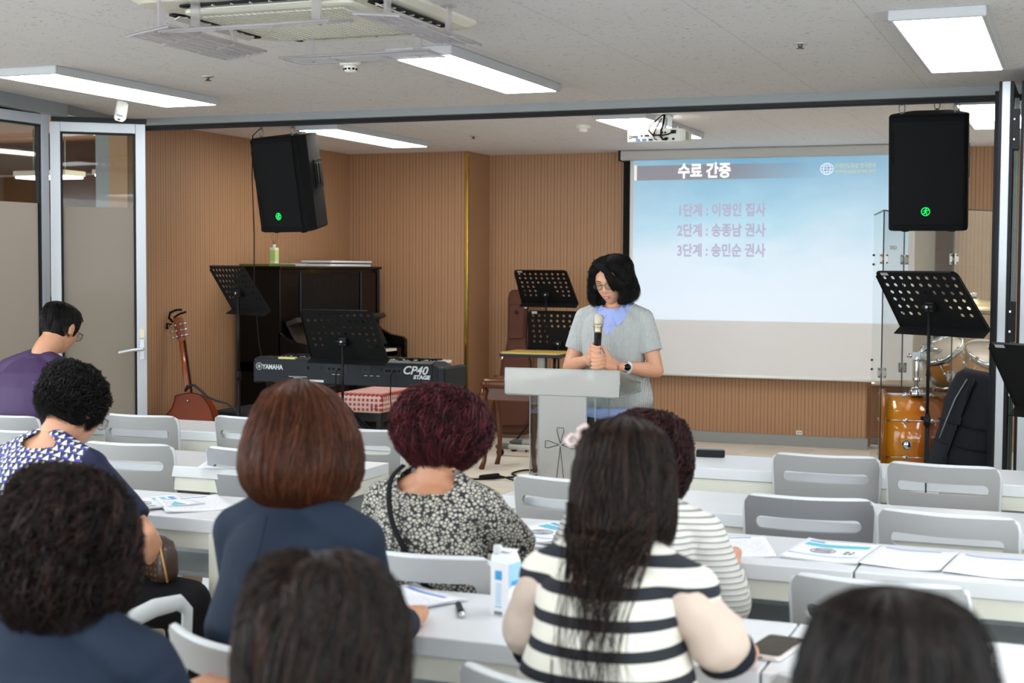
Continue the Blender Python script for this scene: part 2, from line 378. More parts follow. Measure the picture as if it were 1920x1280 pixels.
# ------------------------------------------------------------------ glazed folding leaves
def leaf(name, label, a, b, frame, handle=False, z1=2.375, gdark=False):
    a, b = Vector((a[0], a[1], 0)), Vector((b[0], b[1], 0)); L = (b-a).length; ang = math.atan2(b.y-a.y, b.x-a.x)
    t = thing(name, label, 'folding door', a, ang)
    z0 = 0.03; W = 0.062; TH = 0.05
    m = M(); m.box2((0, -TH/2, z0), (W, TH/2, z1)); m.box2((L-W, -TH/2, z0), (L, TH/2, z1))
    m.box2((W, -TH/2, z1-W), (L-W, TH/2, z1)); m.box2((W, -TH/2, z0), (L-W, TH/2, z0+0.09))
    for x0, x1 in ((W, W+0.014), (L-W-0.014, L-W)): m.box2((x0, -TH/2+0.008, z0+0.09), (x1, TH/2-0.008, z1-W), 1)
    m.box2((W, -TH/2+0.008, z1-W-0.012), (L-W, TH/2-0.008, z1-W), 1)
    mk('frame', m, [frame, BLACK], t, 0.003)
    g0, g1 = z0+0.09, z1-W-0.012
    mk('glass_pane', M().box2((W+0.014, -0.003, 1.845), (L-W-0.014, 0.003, g1)), GLASS, t)
    o = mk('frosted_pane', M().box2((W+0.014, -0.003, g0), (L-W-0.014, 0.003, 1.845)), FROST, t); o['label'] = 'frosted lower half of the glass'
    m = M()
    for zz in (0.35, 1.2, 2.22): m.box((-0.012, -0.01, zz), (0.022, 0.03, 0.16))
    mk('hinge', m.box((-0.012, 0.0, 1.2), (0.012, 0.02, 2.3)), BLACK, t, 0.002)
    if handle:
        m = M(); m.box((L-0.03, -TH/2-0.008, 0.94), (0.028, 0.016, 0.13)); m.cyl((L-0.03, -TH/2-0.012, 0.945), (L-0.03, -TH/2-0.055, 0.945), 0.010)
        m.tube([(L-0.03, -TH/2-0.05, 0.945), (L-0.09, -TH/2-0.052, 0.94), (L-0.17, -TH/2-0.05, 0.925)], 0.011, 10, round_ends=True)
        mk('door_handle', m, mat('satin_handle', (205, 208, 210), 0.3, 0.5), t, 0.002)
        mk('lock_tag', M().box((L-0.03, -TH/2-0.004, 1.045), (0.028, 0.008, 0.06)), mat('tag_cream', (224, 214, 180), 0.5), t, 0.001)
    return t
leaf('glass_folding_door', 'silver framed glass door leaf with lever handle standing open by the slatted wall', (-6.04, 7.483), (-5.587, 7.846), ALU, True)
leaf('glass_folding_door', 'grey framed frosted glass leaf at the outer end, behind the man in purple', (-5.85, 6.45), (-5.81, 7.16), ALU_D)
# stack of folded leaves on the right
GREENG = mat('dark_green_glass', (44, 62, 56), 0.12, coat=0.4)
for i in range(4):
    x = -0.372+i*0.107
    t = thing('folded_door_leaf', ['folded door leaf on edge next to the black jamb, outermost of the folded stack', 'folded door leaf on edge, second from the black jamb, hinges on both sides',
        'folded door leaf on edge, third from the black jamb', 'folded door leaf on edge, farthest from the black jamb'][i], 'folding door', (x, 7.72, 0), 0, 'folding leaves stacked at the jamb')
    m = M(); m.box2((-0.021, 0, 0.03), (0.021, 0.06, 2.42)); m.box2((-0.021, 0.60, 0.03), (0.021, 0.66, 2.42)); m.box2((-0.021, 0.06, 2.36), (0.021, 0.60, 2.42)); m.box2((-0.021, 0.06, 0.03), (0.021, 0.60, 0.12))
    mk('frame', m, ALU, t, 0.003)
    m = M(); m.box2((-0.034, -0.004, 0.03), (-0.021, 0.06, 2.42)); m.box2((0.021, -0.004, 0.03), (0.036, 0.66, 2.42)); mk('gasket', m, BLACK, t)
    mk('glass_pane', M().box2((-0.012, 0.06, 0.12), (0.012, 0.60, 2.36)), GREENG, t)
    mk('edge_strip', M().box2((0.040, 0.05, 0.06), (0.062, 0.09, 2.34)).box2((0.044, 0.045, 0.06), (0.048, 0.05, 2.34), 1).box2((0.054, 0.045, 0.06), (0.058, 0.05, 2.34), 1), [GREENG, mat('green_light', (98, 122, 112), 0.2)], t)
    for zz in (2.18, 1.22):
        mk('hinge', M().box((0.050, 0.005, zz), (0.036, 0.03, 0.20)).box((0.042, -0.012, zz+0.05), (0.01, 0.008, 0.012), 1).box((0.042, -0.012, zz-0.05), (0.01, 0.008, 0.012), 1), [BLACK, CHROME], t, 0.002)
    mk('latch', M().box((0.048, -0.004, 0.93), (0.010, 0.02, 0.17)).cyl((0.048, -0.01, 0.93), (0.030, -0.01, 0.93), 0.008), ALU, t, 0.002)

# ------------------------------------------------------------------ ceiling lamps
def lamp(x0, x1, y0, y1, label):
    t = thing('ceiling_light', label, 'ceiling light', ((x0+x1)/2, (y0+y1)/2, HC), 0, 'long ceiling panel lights')
    dx, dy = x1-x0, y1-y0; e = 0.022; hh = 0.045
    m = M()
    for (a, b) in (((-dx/2-e, -dy/2-e), (dx/2+e, -dy/2)), ((-dx/2-e, dy/2), (dx/2+e, dy/2+e)), ((-dx/2-e, -dy/2), (-dx/2, dy/2)), ((dx/2, -dy/2), (dx/2+e, dy/2))):
        m.box2((a[0], a[1], -hh+0.002), (b[0], b[1], 0))
    mk('frame', m, mat('lamp_frame', (184, 186, 190), 0.5), t, 0.006)
    mk('diffuser', M().box2((-dx/2, -dy/2, -hh), (dx/2, dy/2, -hh+0.012)), LAMPSTAGE if y0 > 8.5 else LAMPGLOW, t)
    return t
L0 = [(-5.19, -4.84, 6.04, 7.50, 'lit ceiling panel light nearest the glass doors, above the man in purple'),
      (-2.98, -2.69, 6.08, 7.52, 'lit ceiling panel light in the middle, beside the air conditioner'),
      (-0.70, -0.38, 5.84, 7.40, 'large lit ceiling panel light above the folded door stack'),
      (-5.19, -4.90, 9.12, 10.64, 'lit ceiling panel light over the piano corner, beyond the track'),
      (-2.96, -2.64, 9.06, 10.56, 'lit ceiling panel light partly hidden behind the projector'),
      (-0.70, -0.38, 8.93, 10.45, 'lit ceiling panel light behind the loudspeaker at the folded doors')]
for a in L0: lamp(*a)
for yy, ry in ((2.6, 'over the front seats'), (-0.9, 'over the rear seats')):
    for x, rx in ((-5.0, 'in line with the glass doors'), (-2.83, 'in line with the air conditioner'), (-0.54, 'in line with the folded doors'), (1.7, 'along the far side wall')):
        lamp(x-0.16, x+0.16, yy, yy+1.45, 'long ceiling panel light %s, %s' % (ry, rx))
lamp(1.54, 1.86, 5.9, 7.35, 'long ceiling panel light beyond the folded door stack')

# smoke detectors, sprinklers, sensor
def detector(x, y, label, flat=False):
    t = thing('smoke_detector', label, 'smoke detector', (x, y, HC), 0)
    mk('base', M().lathe([(0.001, 0), (0.052, 0), (0.052, -0.018), (0.046, -0.024), (0.001, -0.024)], 28), OFFWHITE, t)
    if flat: mk('sensor_head', M().lathe([(0.001, -0.02), (0.034, -0.024), (0.030, -0.045), (0.018, -0.052), (0.001, -0.053)], 24), OFFWHITE, t)
    else:
        m = M().lathe([(0.001, -0.022), (0.033, -0.024), (0.033, -0.032), (0.030, -0.046), (0.024, -0.054), (0.001, -0.056)], 24)
        for k in range(10):
            a = 2*PI*k/10; m.box((0.0315*math.cos(a), 0.0315*math.sin(a), -0.040), (0.006, 0.011, 0.009), 1, None, a)
        mk('sensor_head', m, [OFFWHITE, BLACK], t)
detector(-3.351, 6.386, 'white smoke detector with dark slots beside the air conditioner vanes')
detector(-3.287, 9.769, 'flat white smoke detector beyond the track, near the projector', True)
def sprinkler(x, y, label):
    t = thing('sprinkler', label, 'sprinkler', (x, y, HC), 0, 'ceiling sprinklers')
    mk('cover_ring', M().lathe([(0.001, 0), (0.034, 0), (0.030, -0.006), (0.001, -0.006)], 24), ALU, t)
    mk('nozzle', M().lathe([(0.001, -0.004), (0.012, -0.006), (0.008, -0.018), (0.001, -0.019)], 12).lathe([(0.001, -0.022), (0.018, -0.022), (0.018, -0.025), (0.001, -0.025)], 12).cyl((0.008, 0, -0.012), (0.004, 0, -0.023), 0.0018, 6).cyl((-0.008, 0, -0.012), (-0.004, 0, -0.023), 0.0018, 6), mat('sprinkler_bronze', (112, 100, 88), 0.35, 0.8), t)
sprinkler(-4.331, 6.641, 'small sprinkler head between the first panel light and the vanes')
sprinkler(-1.189, 6.541, 'small sprinkler head alone on the ceiling near the large panel light')
sprinkler(-4.35, 10.3, 'tiny sprinkler head beyond the track, between two panel lights')
t = thing('motion_sensor', 'white motion sensor hanging from the ceiling over the open glass door', 'sensor', (-5.33, 7.25, HC), math.radians(25))
mk('bracket', M().cyl((0, 0, 0), (0, 0, -0.03), 0.02).lathe([(0.001, 0), (0.03, 0), (0.03, -0.006), (0.001, -0.006)], 16), OFFWHITE, t)
T = tr(0, 0, -0.085) @ rot('X', 0.3) @ rot('Y', 0.25)
mk('sensor_body', M().loft([[(x*0.033*k, y+0.004*(1-k), z*0.062) for x, z in ((-1, -0.8), (-0.75, -1), (0.75, -1), (1, -0.8), (1, 0.8), (0.75, 1), (-0.75, 1), (-1, 0.8))] for k, y in ((1, 0.025), (1, -0.012), (0.8, -0.024))], 0, False, True, True, T), OFFWHITE, t, 0.003)
mk('lens', M().add(*(lambda g: (g.v, g.f))(M().grid(lambda u, v: (0.026*math.cos(PI*u), -0.02-0.022*math.sin(PI*u)*math.sin(PI*(0.1+0.8*v)), -0.012+0.036*(v-0.5)), 14, 10)), 0, True, T).box((0, -0.03, -0.048), (0.016, 0.004, 0.006), 1, T), [PLASTIC_W, BLACK], t)

# ------------------------------------------------------------------ air conditioner
AC = mat('ac_cream', (222, 219, 206), 0.45)
t = thing('ceiling_air_conditioner', 'cream four way cassette air conditioner set in the ceiling', 'air conditioner', (-2.83, 5.06, HC), 0)
m = M(); Lh = 0.51
def rr(hx, hy, r, n=6):
    p = []
    for cx, cy, a0 in ((hx-r, hy-r, 0), (-hx+r, hy-r, PI/2), (-hx+r, -hy+r, PI), (hx-r, -hy+r, 1.5*PI)):
        for k in range(n+1): a = a0+PI/2*k/n; p.append((cx+r*math.cos(a), cy+r*math.sin(a)))
    return p
def ring3(hx, hy, r, z): return [(x, y, z) for x, y in rr(hx, hy, r)]
m.loft([ring3(Lh, Lh, 0.06, 0), ring3(Lh, Lh, 0.06, -0.012), ring3(Lh-0.03, Lh-0.03, 0.06, -0.03), ring3(0.40, 0.40, 0.05, -0.042)], 0, False)
mk('panel', m, AC, t)
m = M().loft([ring3(0.355, 0.355, 0.04, -0.040), ring3(0.355, 0.355, 0.04, -0.052), ring3(0.34, 0.34, 0.035, -0.058)], 0, False)
mk('grille_frame', m, AC, t)
m = M()
for i in range(23):
    for j in range(23):
        x, y = -0.29+i*0.0264, -0.29+j*0.0264; m.box((x, y, -0.060), (0.017, 0.017, 0.006), 0, None, 0.785)
mk('intake_grille', m, mat('ac_grille', (206, 204, 192), 0.5), t)
for k in range(4):
    R = rot('Z', k*PI/2)
    mk('air_slot', M().box((0.425, 0, -0.0425), (0.06, 0.56, 0.006), 0, R).cyl((0.425, 0.28, -0.0395), (0.425, 0.28, -0.0455), 0.03, 16, 0, R).cyl((0.425, -0.28, -0.0395), (0.425, -0.28, -0.0455), 0.03, 16, 0, R), BLACK, t)
    mv = M()
    mv.box((0, 0, 0), (0.034, 0.54, 0.005), 0, R @ tr(0.428, 0, -0.050) @ rot('Y', 0.5))
    for q in range(7): mv.box((0.425, -0.24+q*0.08, -0.047), (0.045, 0.004, 0.006), 0, R)
    mk('louvre_blade', mv, mat('ac_louvre', (198, 197, 188), 0.4), t)
DK = mat('ink_grey', (90, 90, 92), 0.6)
text('logo_lettering', 'LG', 0.03, DK, t, tr(-0.43, -0.1, -0.046) @ rot('X', PI) @ rot('Z', -0.0), bold=0.001)
text('logo_lettering', 'WHISEN', 0.022, DK, t, tr(0.0, 0.378, -0.046) @ rot('X', PI) @ rot('Z', PI), bold=0.0006)
# clear wind deflectors hung under it
def vane(x, y, L, rz, tilt, label, z=2.335):
    t = thing('wind_deflector', label, 'air deflector', (x, y, z), rz, 'clear plastic deflectors under the air conditioner')
    T = rot('X', tilt); m = M()
    W = 0.185
    m.box((0, 0, 0), (L, W, 0.004), 0, T)
    m.tube([(-L/2, W/2, 0), (L/2, W/2, 0)], 0.006, 8, 0, T); m.tube([(-L/2, -W/2, 0), (L/2, -W/2, 0)], 0.006, 8, 0, T)
    mk('blade', m, CLEARVANE, t)
    m = M()
    for q in range(1, 6): m.box((0, -W/2+W*q/6, -0.005), (L*0.96, 0.004, 0.007), 0, T)
    for q in (-0.48, -0.17, 0.17, 0.48): m.box((L*q, 0, -0.005), (0.005, W*0.96, 0.007), 0, T)
    mk('stiffening_rib', m, clear_mat('vane_rib', tint=(238, 237, 240), refl=0.02, frost=0.45, frostcol=(222, 220, 222), trans=0.4), t)
    for sx in (-0.36, 0.36):
        m = M(); m.box((L*sx, 0.0, 0.06), (0.035, 0.012, 0.13)); m.box((L*sx, 0.0, 0.125), (0.05, 0.05, 0.008)); m.cyl((L*sx, -0.03, 0.0), (L*sx, 0.03, 0.0), 0.009, 8)
        m.box((L*sx, -0.015, 0.0), (0.07, 0.01, 0.012), 0, rot('X', 0.2))
        mk('hanger', m, CLEARVANE, t)
    return t
vane(-3.19, 4.83, 0.69, PI/2, -0.14, 'clear ribbed deflector hanging on the glass door side of the air conditioner')
vane(-2.76, 5.37, 0.68, 0, 0.0, 'clear ribbed deflector hanging above the smoke detector')
vane(-2.245, 4.81, 0.72, PI/2, 0.10, 'clear ribbed deflector hanging under the open black air slot')
vane(-2.80, 4.60, 0.70, 0, 0.16, 'thin clear deflector seen edge on across the air conditioner grille', 2.345)
# ================================================================== TABLES AND CHAIRS
TZ = 0.73
def make_table():
    t = thing('seminar_table', 'x', 'table', (0, 0, 0), 0, 'white seminar tables in rows')
    L, D = 1.195, 0.40
    mk('tabletop', M().box2((-L/2, -D/2, TZ-0.042), (L/2, D/2, TZ)), WHITE_TABLE, t, 0.003)
    m = M()
    for y in (-D/2+0.02, D/2-0.02): m.box((0, y, TZ-0.042-0.026), (L-0.09, 0.022, 0.05))
    for x in (-L/2+0.02, L/2-0.02): m.box((x, 0, TZ-0.042-0.026), (0.03, D-0.07, 0.05))
    mk('rail', m, CREAM, t, 0.002)
    for sx in (-1, 1):
        for sy in (-1, 1):
            o = mk('leg', M().box2((sx*(L/2-0.045), sy*(D/2-0.04), 0.02), (sx*(L/2), sy*(D/2), TZ-0.042)), CREAM, t, 0.002)
            mk('foot', M().cyl((sx*(L/2-0.022), sy*(D/2-0.02), 0.0), (sx*(L/2-0.022), sy*(D/2-0.02), 0.022), 0.014, 12), BLACK, o)
    mk('under_shelf', M().box2((-L/2+0.05, -D/2+0.10, TZ-0.20), (L/2-0.05, D/2-0.03, TZ-0.185)).box2((-L/2+0.05, D/2-0.04, TZ-0.20), (L/2-0.05, D/2-0.03, TZ-0.10)), PLASTIC_W, t, 0.002)
    return t
TABLES = [(-4.47, 5.79, 'white table nearest the glass door, in front of the man in purple'), (-3.27, 5.79, 'white table below the acoustic guitar and the keyboard'),
 (-4.25, 4.79, 'white table between the purple-shirted man and the curly haired woman'), (-3.05, 4.79, 'white table whose open end shows beside the reddish bob, before the keyboard stand'),
 (-4.14, 3.85, 'white table under the pencil case, in front of the curly haired woman'), (-2.94, 3.85, 'white table carrying the stapled handout beside the brown handbag'),
 (-1.10, 5.54, 'white table carrying the small black box, nearest the lectern'), (0.10, 5.54, 'white table nearest the folded door stack'),
 (-1.16, 4.53, 'white table behind the chair that stands alone by the lectern'), (0.04, 4.53, 'white table in the second row before the folded doors'),
 (-1.11, 3.845, 'white table in front of the burgundy haired woman, with handout at her elbow'), (0.09, 3.845, 'white table with the open unfolded leaflet on it'),
 (-1.14, 2.86, 'white table carrying the milk carton and the pen'), (0.06, 2.86, 'white table carrying the phone, before the nearest dark head')]
tp = make_table()
for i, (x, y, lb) in enumerate(TABLES):
    if i == 0: tp.location = (x, y, 0); tp['label'] = lb
    else: dup(tp, (x, y+(0.05 if i == 8 else 0), 0), -0.07 if i == 8 else 0, lb)

def chair_back_mesh(arm=False):
    def shell(u, v, off):
        # v 0 bottom (seat rear) .. 1 top ; u -1..1
        z = 0.43+0.375*v; hw = 0.175+0.016*v
        x = u*hw
        y = -0.175-0.055*v+0.045*(u*u)-0.02*(1-v)**2 - 0.004*math.sin(PI*v)
        return (x, y-off, z + (0.006*(1-abs(u)**4) if v > 0.98 else 0)*0)
    nu, nv = 25, 22
    m = M()
    # rounded outline handled by scaling the corners
    def pt(i, j, off):
        u = -1+2*i/(nu-1); v = j/(nv-1)
        r = 0.07
        if v > 1-r*1.2:
            q = (v-(1-r*1.2))/(r*1.2); lim = 1-0.075*(1-math.sqrt(max(0, 1-q*q)))
            u = u*lim
        return shell(u, v, off)
    vs = []; fs = []
    for off in (-0.008, 0.008):
        for j in range(nv):
            for i in range(nu): vs.append(pt(i, j, off))
    N = nu*nv
    for j in range(nv-1):
        for i in range(nu-1):
            a, b, c, d = j*nu+i, j*nu+i+1, (j+1)*nu+i+1, (j+1)*nu+i
            fs.append((a, b, c, d)); fs.append((N+d, N+c, N+b, N+a))
    for i in range(nu-1):
        fs.append((N+i, N+i+1, i+1, i)); k = (nv-1)*nu; fs.append((k+i, k+i+1, N+k+i+1, N+k+i))
    for j in range(nv-1):
        a, b = j*nu, (j+1)*nu; fs.append((a, b, N+b, N+a)); a, b = j*nu+nu-1, (j+1)*nu+nu-1; fs.append((b, a, N+a, N+b))
    m.add(vs, fs, 0, True)
    o = mk('back_shell', m, PLASTIC)
    c = M(); hw, hh = 0.135, 0.019
    poly = [(hw*1+hh*math.cos(a), hh*math.sin(a)) for a in [(-PI/2+PI*k/10) for k in range(11)]]+[(-hw+hh*math.cos(a), hh*math.sin(a)) for a in [(PI/2+PI*k/10) for k in range(11)]]
    c.prism(poly, 0.3, 0, tr(0, -0.05, 0.728) @ rot('X', PI/2))
    boolean_cut(o, c); me = o.data; bpy.data.objects.remove(o)
    me.polygons.foreach_set('use_smooth', [True]*len(me.polygons)); me.update()
    return me
CB = chair_back_mesh()
def rim_mesh():
    m = M(); pts = []
    for k in range(0, 15):
        v = k/15*0.93; z = 0.43+0.375*v; pts.append((-(0.175+0.016*v), -0.13-0.055*v-0.02*(1-v)**2, z))
    top = []
    for k in range(0, 21):
        u = -1+2*k/20; uu = u*0.985; top.append((uu*0.186, -0.23+0.045*uu*uu, 0.805-0.012*abs(u)**14))
    pts = pts+top+[(-x, y, z) for x, y, z in reversed(pts)]
    m.tube(pts, 0.0085, 8); return m
def make_chair():
    t = thing('seminar_chair', 'x', 'chair', (0, 0, 0), 0, 'grey plastic seminar chairs')
    b = link('backrest', CB, t); e = b.modifiers.new('split', 'EDGE_SPLIT'); e.split_angle = 0.7
    o = mk('back_rim', rim_mesh(), PLASTIC_W, t); o['label'] = 'paler rounded rim of the backrest'
    m = M()
    def seat(u, v, off):
        x = (u-0.5)*2; y = (v-0.5)*2
        k = 0.20-0.012*(y < 0)*abs(y)
        return (x*k, 0.015+y*0.20, 0.445-0.012*(1-x*x)*(1-y*y)-0.018*max(0, y-0.6)*2+0.02*max(0, -y-0.7) + off)
    top = [seat(i/14, j/14, 0) for j in range(15) for i in range(15)]; bot = [seat(i/14, j/14, -0.014) for j in range(15) for i in range(15)]
    fs = []
    for j in range(14):
        for i in range(14):
            a = j*15+i; fs.append((a, a+1, a+16, a+15)); fs.append((225+a+15, 225+a+16, 225+a+1, 225+a))
    for i in range(14):
        fs += [(225+i, 225+i+1, i+1, i), (210+i, 211+i, 225+211+i, 225+210+i), (i*15, (i+1)*15, 225+(i+1)*15, 225+i*15), ((i+1)*15+14, i*15+14, 225+i*15+14, 225+(i+1)*15+14)]
    m.add(top+bot, fs, 0, True); mk('seat', m, PLASTIC, t)
    m = M()
    for sx in (-1, 1): m.box2((sx*0.160, -0.17, 0.385), (sx*0.196, 0.20, 0.437))
    m.box2((-0.17, 0.165, 0.39), (0.17, 0.19, 0.432)); m.box2((-0.17, -0.18, 0.39), (0.17, -0.155, 0.44))
    mk('seat_frame', m, PLASTIC_W, t, 0.006)
    for sx in (-1, 1):
        for sy in (-1, 1):
            p0 = Vector((sx*0.178, 0.165 if sy > 0 else -0.165, 0.43)); p1 = Vector((sx*0.198, 0.205 if sy > 0 else -0.235, 0.0))
            m = M(); rr_ = []
            for q, wx, wy in ((0, 0.021, 0.026), (0.3, 0.018, 0.022), (1, 0.011, 0.013)):
                c = p0.lerp(p1, q); rr_.append([(c.x-wx, c.y-wy, c.z), (c.x+wx, c.y-wy, c.z), (c.x+wx, c.y+wy, c.z), (c.x-wx, c.y+wy, c.z)])
            m.loft(rr_, 0, False); mk('leg', m, PLASTIC_W, t, 0.005)
    return t
CHAIRS = [  # x of centre, y of top edge ends, rotation, label
 (-4.46, 5.19, 0.03, 'pale chair that the man in the purple shirt sits on'),
 (-3.92, 5.45, 0.06, 'empty grey chair with its back to the open glass door handle'),
 (-3.42, 5.57, -0.04, 'empty grey chair just below the guitar strap, half hidden by the reddish bob'),
 (-2.77, 5.34, 0.05, 'pale empty chair between the reddish bob and the burgundy hair, under the keyboard'),
 (-4.02, 4.74, 0.02, 'empty grey chair showing behind the neck of the curly haired woman'),
 (-3.34, 4.57, 0.08, 'empty grey chair at the blue patterned shoulder of the curly haired woman'),
 (-2.83, 4.60, -0.04, 'empty grey chair touching the left edge of the reddish bob'),
 (-2.76, 3.18, 0.0, 'grey chair under the curly haired woman in the patterned top'),
 (-1.515, 4.36, -0.12, 'empty grey chair standing alone in front of the lectern'),
 (-0.845, 5.285, 0.02, 'empty grey chair in the first row, nearest the small black box'),
 (-0.43, 5.19, -0.08, 'empty grey chair in the first row, in front of the black gig bag'),
 (-0.735, 4.295, 0.06, 'darker grey empty chair in the second row beside the striped cardigan'),
 (-0.33, 4.155, -0.10, 'empty grey chair in the second row nearest the folded doors'),
 (-1.44, 3.085, 0.0, 'grey chair whose handle slot shows the pebble patterned top'),
 (-0.96, 3.085, 0.0, 'grey chair under the woman in the striped cardigan'),
 (-0.395, 3.20, -0.03, 'empty grey chair right in front of the nearest dark head'),
 (-1.416, 2.226, -0.40, 'grey chair under the woman in navy with the reddish bob, turned slightly'),
 (-0.795, 2.205, -0.30, 'pale chair under the woman in the black striped top'),
 (-0.28, 2.40, 0.0, 'empty chair whose top corner just shows below the phone')]
cp = make_chair()
for i, (x, y, rz, lb) in enumerate(CHAIRS):
    # top edge ends sit at local y -0.19
    px, py = x-0.19*math.sin(rz), y+0.19*math.cos(rz)
    if i == 0: cp.location = (px, py, 0); cp.rotation_euler = (0, 0, rz); cp['label'] = lb
    else: dup(cp, (px, py, 0), rz, lb)
# armchair under the woman at the lower left: same shell plus arms
for i, dk in ((11, (122, 122, 125)), (6, (140, 142, 146))):
    ch = [o for o in bpy.data.objects if o.get('label') == CHAIRS[i][3]][0]
    b = [c for c in ch.children if c.name.startswith('backrest')][0]; b.data = b.data.copy(); b.data.materials.clear(); b.data.materials.append(mat('darker_plastic_%d' % i, dk, 0.42))
for x, y, lb in ((-1.50, 1.76, 'seminar chair under the woman with big dark curls'), (-0.855, 1.44, 'seminar chair under the person with parted dark hair'),
                 (-0.152, 1.23, 'seminar chair under the person with smooth very dark hair'), (-1.235, 1.10, 'seminar chair under the person in the lower corner')): dup(cp, (x, y, 0), 0.0, lb)
ac = dup(cp, (-2.235, 2.78, 0), 0.0, 'white chair with a looped armrest, between the big curls and the reddish bob')
for sx in (-1, 1):
    m = M(); pts = [(sx*0.205, 0.19, 0.42), (sx*0.225, 0.195, 0.55), (sx*0.235, 0.185, 0.645), (sx*0.235, 0.15, 0.672), (sx*0.235, 0.05, 0.680), (sx*0.228, -0.06, 0.668), (sx*0.212, -0.14, 0.645), (sx*0.19, -0.19, 0.63)]
    m.tube(pts, [0.016, 0.016, 0.017, 0.02, 0.023, 0.022, 0.018, 0.013], 10, flat=0.7); mk('armrest', m, PLASTIC_W, ac)

# ================================================================== THINGS ON THE TABLES
PAPER = mat('paper', (244, 246, 250), 0.7)
def leaflet_mat(name, seed, cover):
    m = NT(name); x, y, z = m.xyz()       # object space: x across, y away from the reader
    c = lin((243, 245, 250)); base = m.n('ShaderNodeRGB'); base.outputs[0].default_value = c; base = base.outputs[0]
    def rect(x0, x1, y0, y1):
        a = m.math('MULTIPLY', m.math('GREATER_THAN', x, x0), m.math('LESS_THAN', x, x1)); b = m.math('MULTIPLY', m.math('GREATER_THAN', y, y0), m.math('LESS_THAN', y, y1)); return m.math('MULTIPLY', a, b)
    # printed lines of small grey text
    ln = m.math('LESS_THAN', m.math('FRACT', m.math('DIVIDE', y, 0.0085)), 0.4); br = m.math('GREATER_THAN', m.noise(1.0, m.scaled((260, 117, 1)), 1), 0.46)
    txt = m.math('MULTIPLY', m.math('MULTIPLY', ln, br), rect(cover['tx0'], cover['tx1'], -0.115, 0.085))
    base = m.mix(m.math('MULTIPLY', txt, 0.6), base, lin((120, 130, 160)))
    for r, colr in cover['rects']: base = m.mix(rect(*r), base, lin(colr))
    m.base(base); m.b.inputs['Roughness'].default_value = 0.5; return m.mat
COVER = {'tx0': 0.0, 'tx1': 0.0, 'rects': [((-0.085, -0.045, 0.095, 0.115), (70, 150, 215)), ((-0.085, 0.088, 0.040, 0.085), (88, 192, 208)), ((-0.095, 0.095, -0.088, -0.072), (150, 190, 235))]}
PCOV = leaflet_mat('leaflet_cover', 1, COVER)
PTXT = leaflet_mat('leaflet_text', 2, {'tx0': -0.088, 'tx1': 0.088, 'rects': [((-0.085, 0.06, 0.10, 0.115), (120, 150, 215))]})
def oval_art(parent, T):
    m = M(); m.tube([(0.033*math.cos(a)-0.018, 0.030*math.sin(a)-0.02, 0) for a in (2*PI*k/28 for k in range(29))], 0.0012, 5, 0, T)
    for yy in (-0.033, -0.024, -0.015, -0.006): m.box((-0.018, yy, 0), (0.044, 0.003, 0.0006), 0, T)
    mk('printed_oval', m, mat('print_grey', (125, 128, 134), 0.6), parent)
    m = M(); rg = random.Random(3)
    for i in range(8):
        for j in range(8):
            if rg.random() < 0.5: m.box((0.042+i*0.0045, -0.040+j*0.0052, 0), (0.0045, 0.0052, 0.0005), 0, T)
    mk('printed_picture', m, MATS['print_grey'], parent)
def sheet(parent, name, dx, dy, x0, mt, z=0.0, curl=0.004, ny=10):
    def f(u, v): 
        x = (u-0.5)*dx; y = (v-0.5)*dy; return (x, y, z+curl*(2*abs(u-0.5))**3+0.0012*math.sin(7*u+3*v))
    m = M().grid(f, 12, ny, 0, True); o = mk(name, m, mt, parent); o.location = (x0, 0, 0)
    s = o.modifiers.new('s', 'SOLIDIFY'); s.thickness = 0.0004; return o
def handout(x, y, rz, label, panels=1, cover=True, pile=2):
    t = thing('printed_handout', label, 'leaflet', (x, y, TZ+0.0015), rz, 'printed handouts on the tables')
    for k in range(pile): o = sheet(t, 'page', 0.205, 0.285, 0.004*k, PAPER, 0.0008*k); o.rotation_euler = (0, 0, 0.03*k)
    o = sheet(t, 'cover_page' if cover else 'text_page', 0.20, 0.28, 0, PCOV if cover else PTXT, 0.003)
    if cover: oval_art(o, tr(0, 0, 0.0048))
    for p in range(1, panels): sheet(t, 'text_page', 0.20, 0.27, 0.205*p, PTXT, 0.002)
    return t
handout(-2.70, 3.80, -0.55, 'handout with cyan printed cover by the elbow of the curly haired woman', 1, True, 2)
handout(-2.58, 3.86, 0.75, 'plain stapled text sheets lying beside the cyan handout', 1, False, 2)
handout(-1.375, 3.83, -0.35, 'handout with cyan cover between the burgundy haired woman and the long dark hair', 2, True, 3)
handout(-0.60, 3.87, -0.10, 'unfolded leaflet with cyan cover lying before the empty grey chairs', 3, True, 1)
handout(-0.86, 3.84, 0.3, 'white sheet of text beside the sleeve of the striped cardigan', 1, False, 1)
handout(-1.42, 2.90, -0.50, 'white text sheet with a blue foot line beside the pen', 1, False, 1)
handout(-2.98, 4.72, 0.4, 'loose white sheet on the table behind the navy sleeve', 1, False, 1)
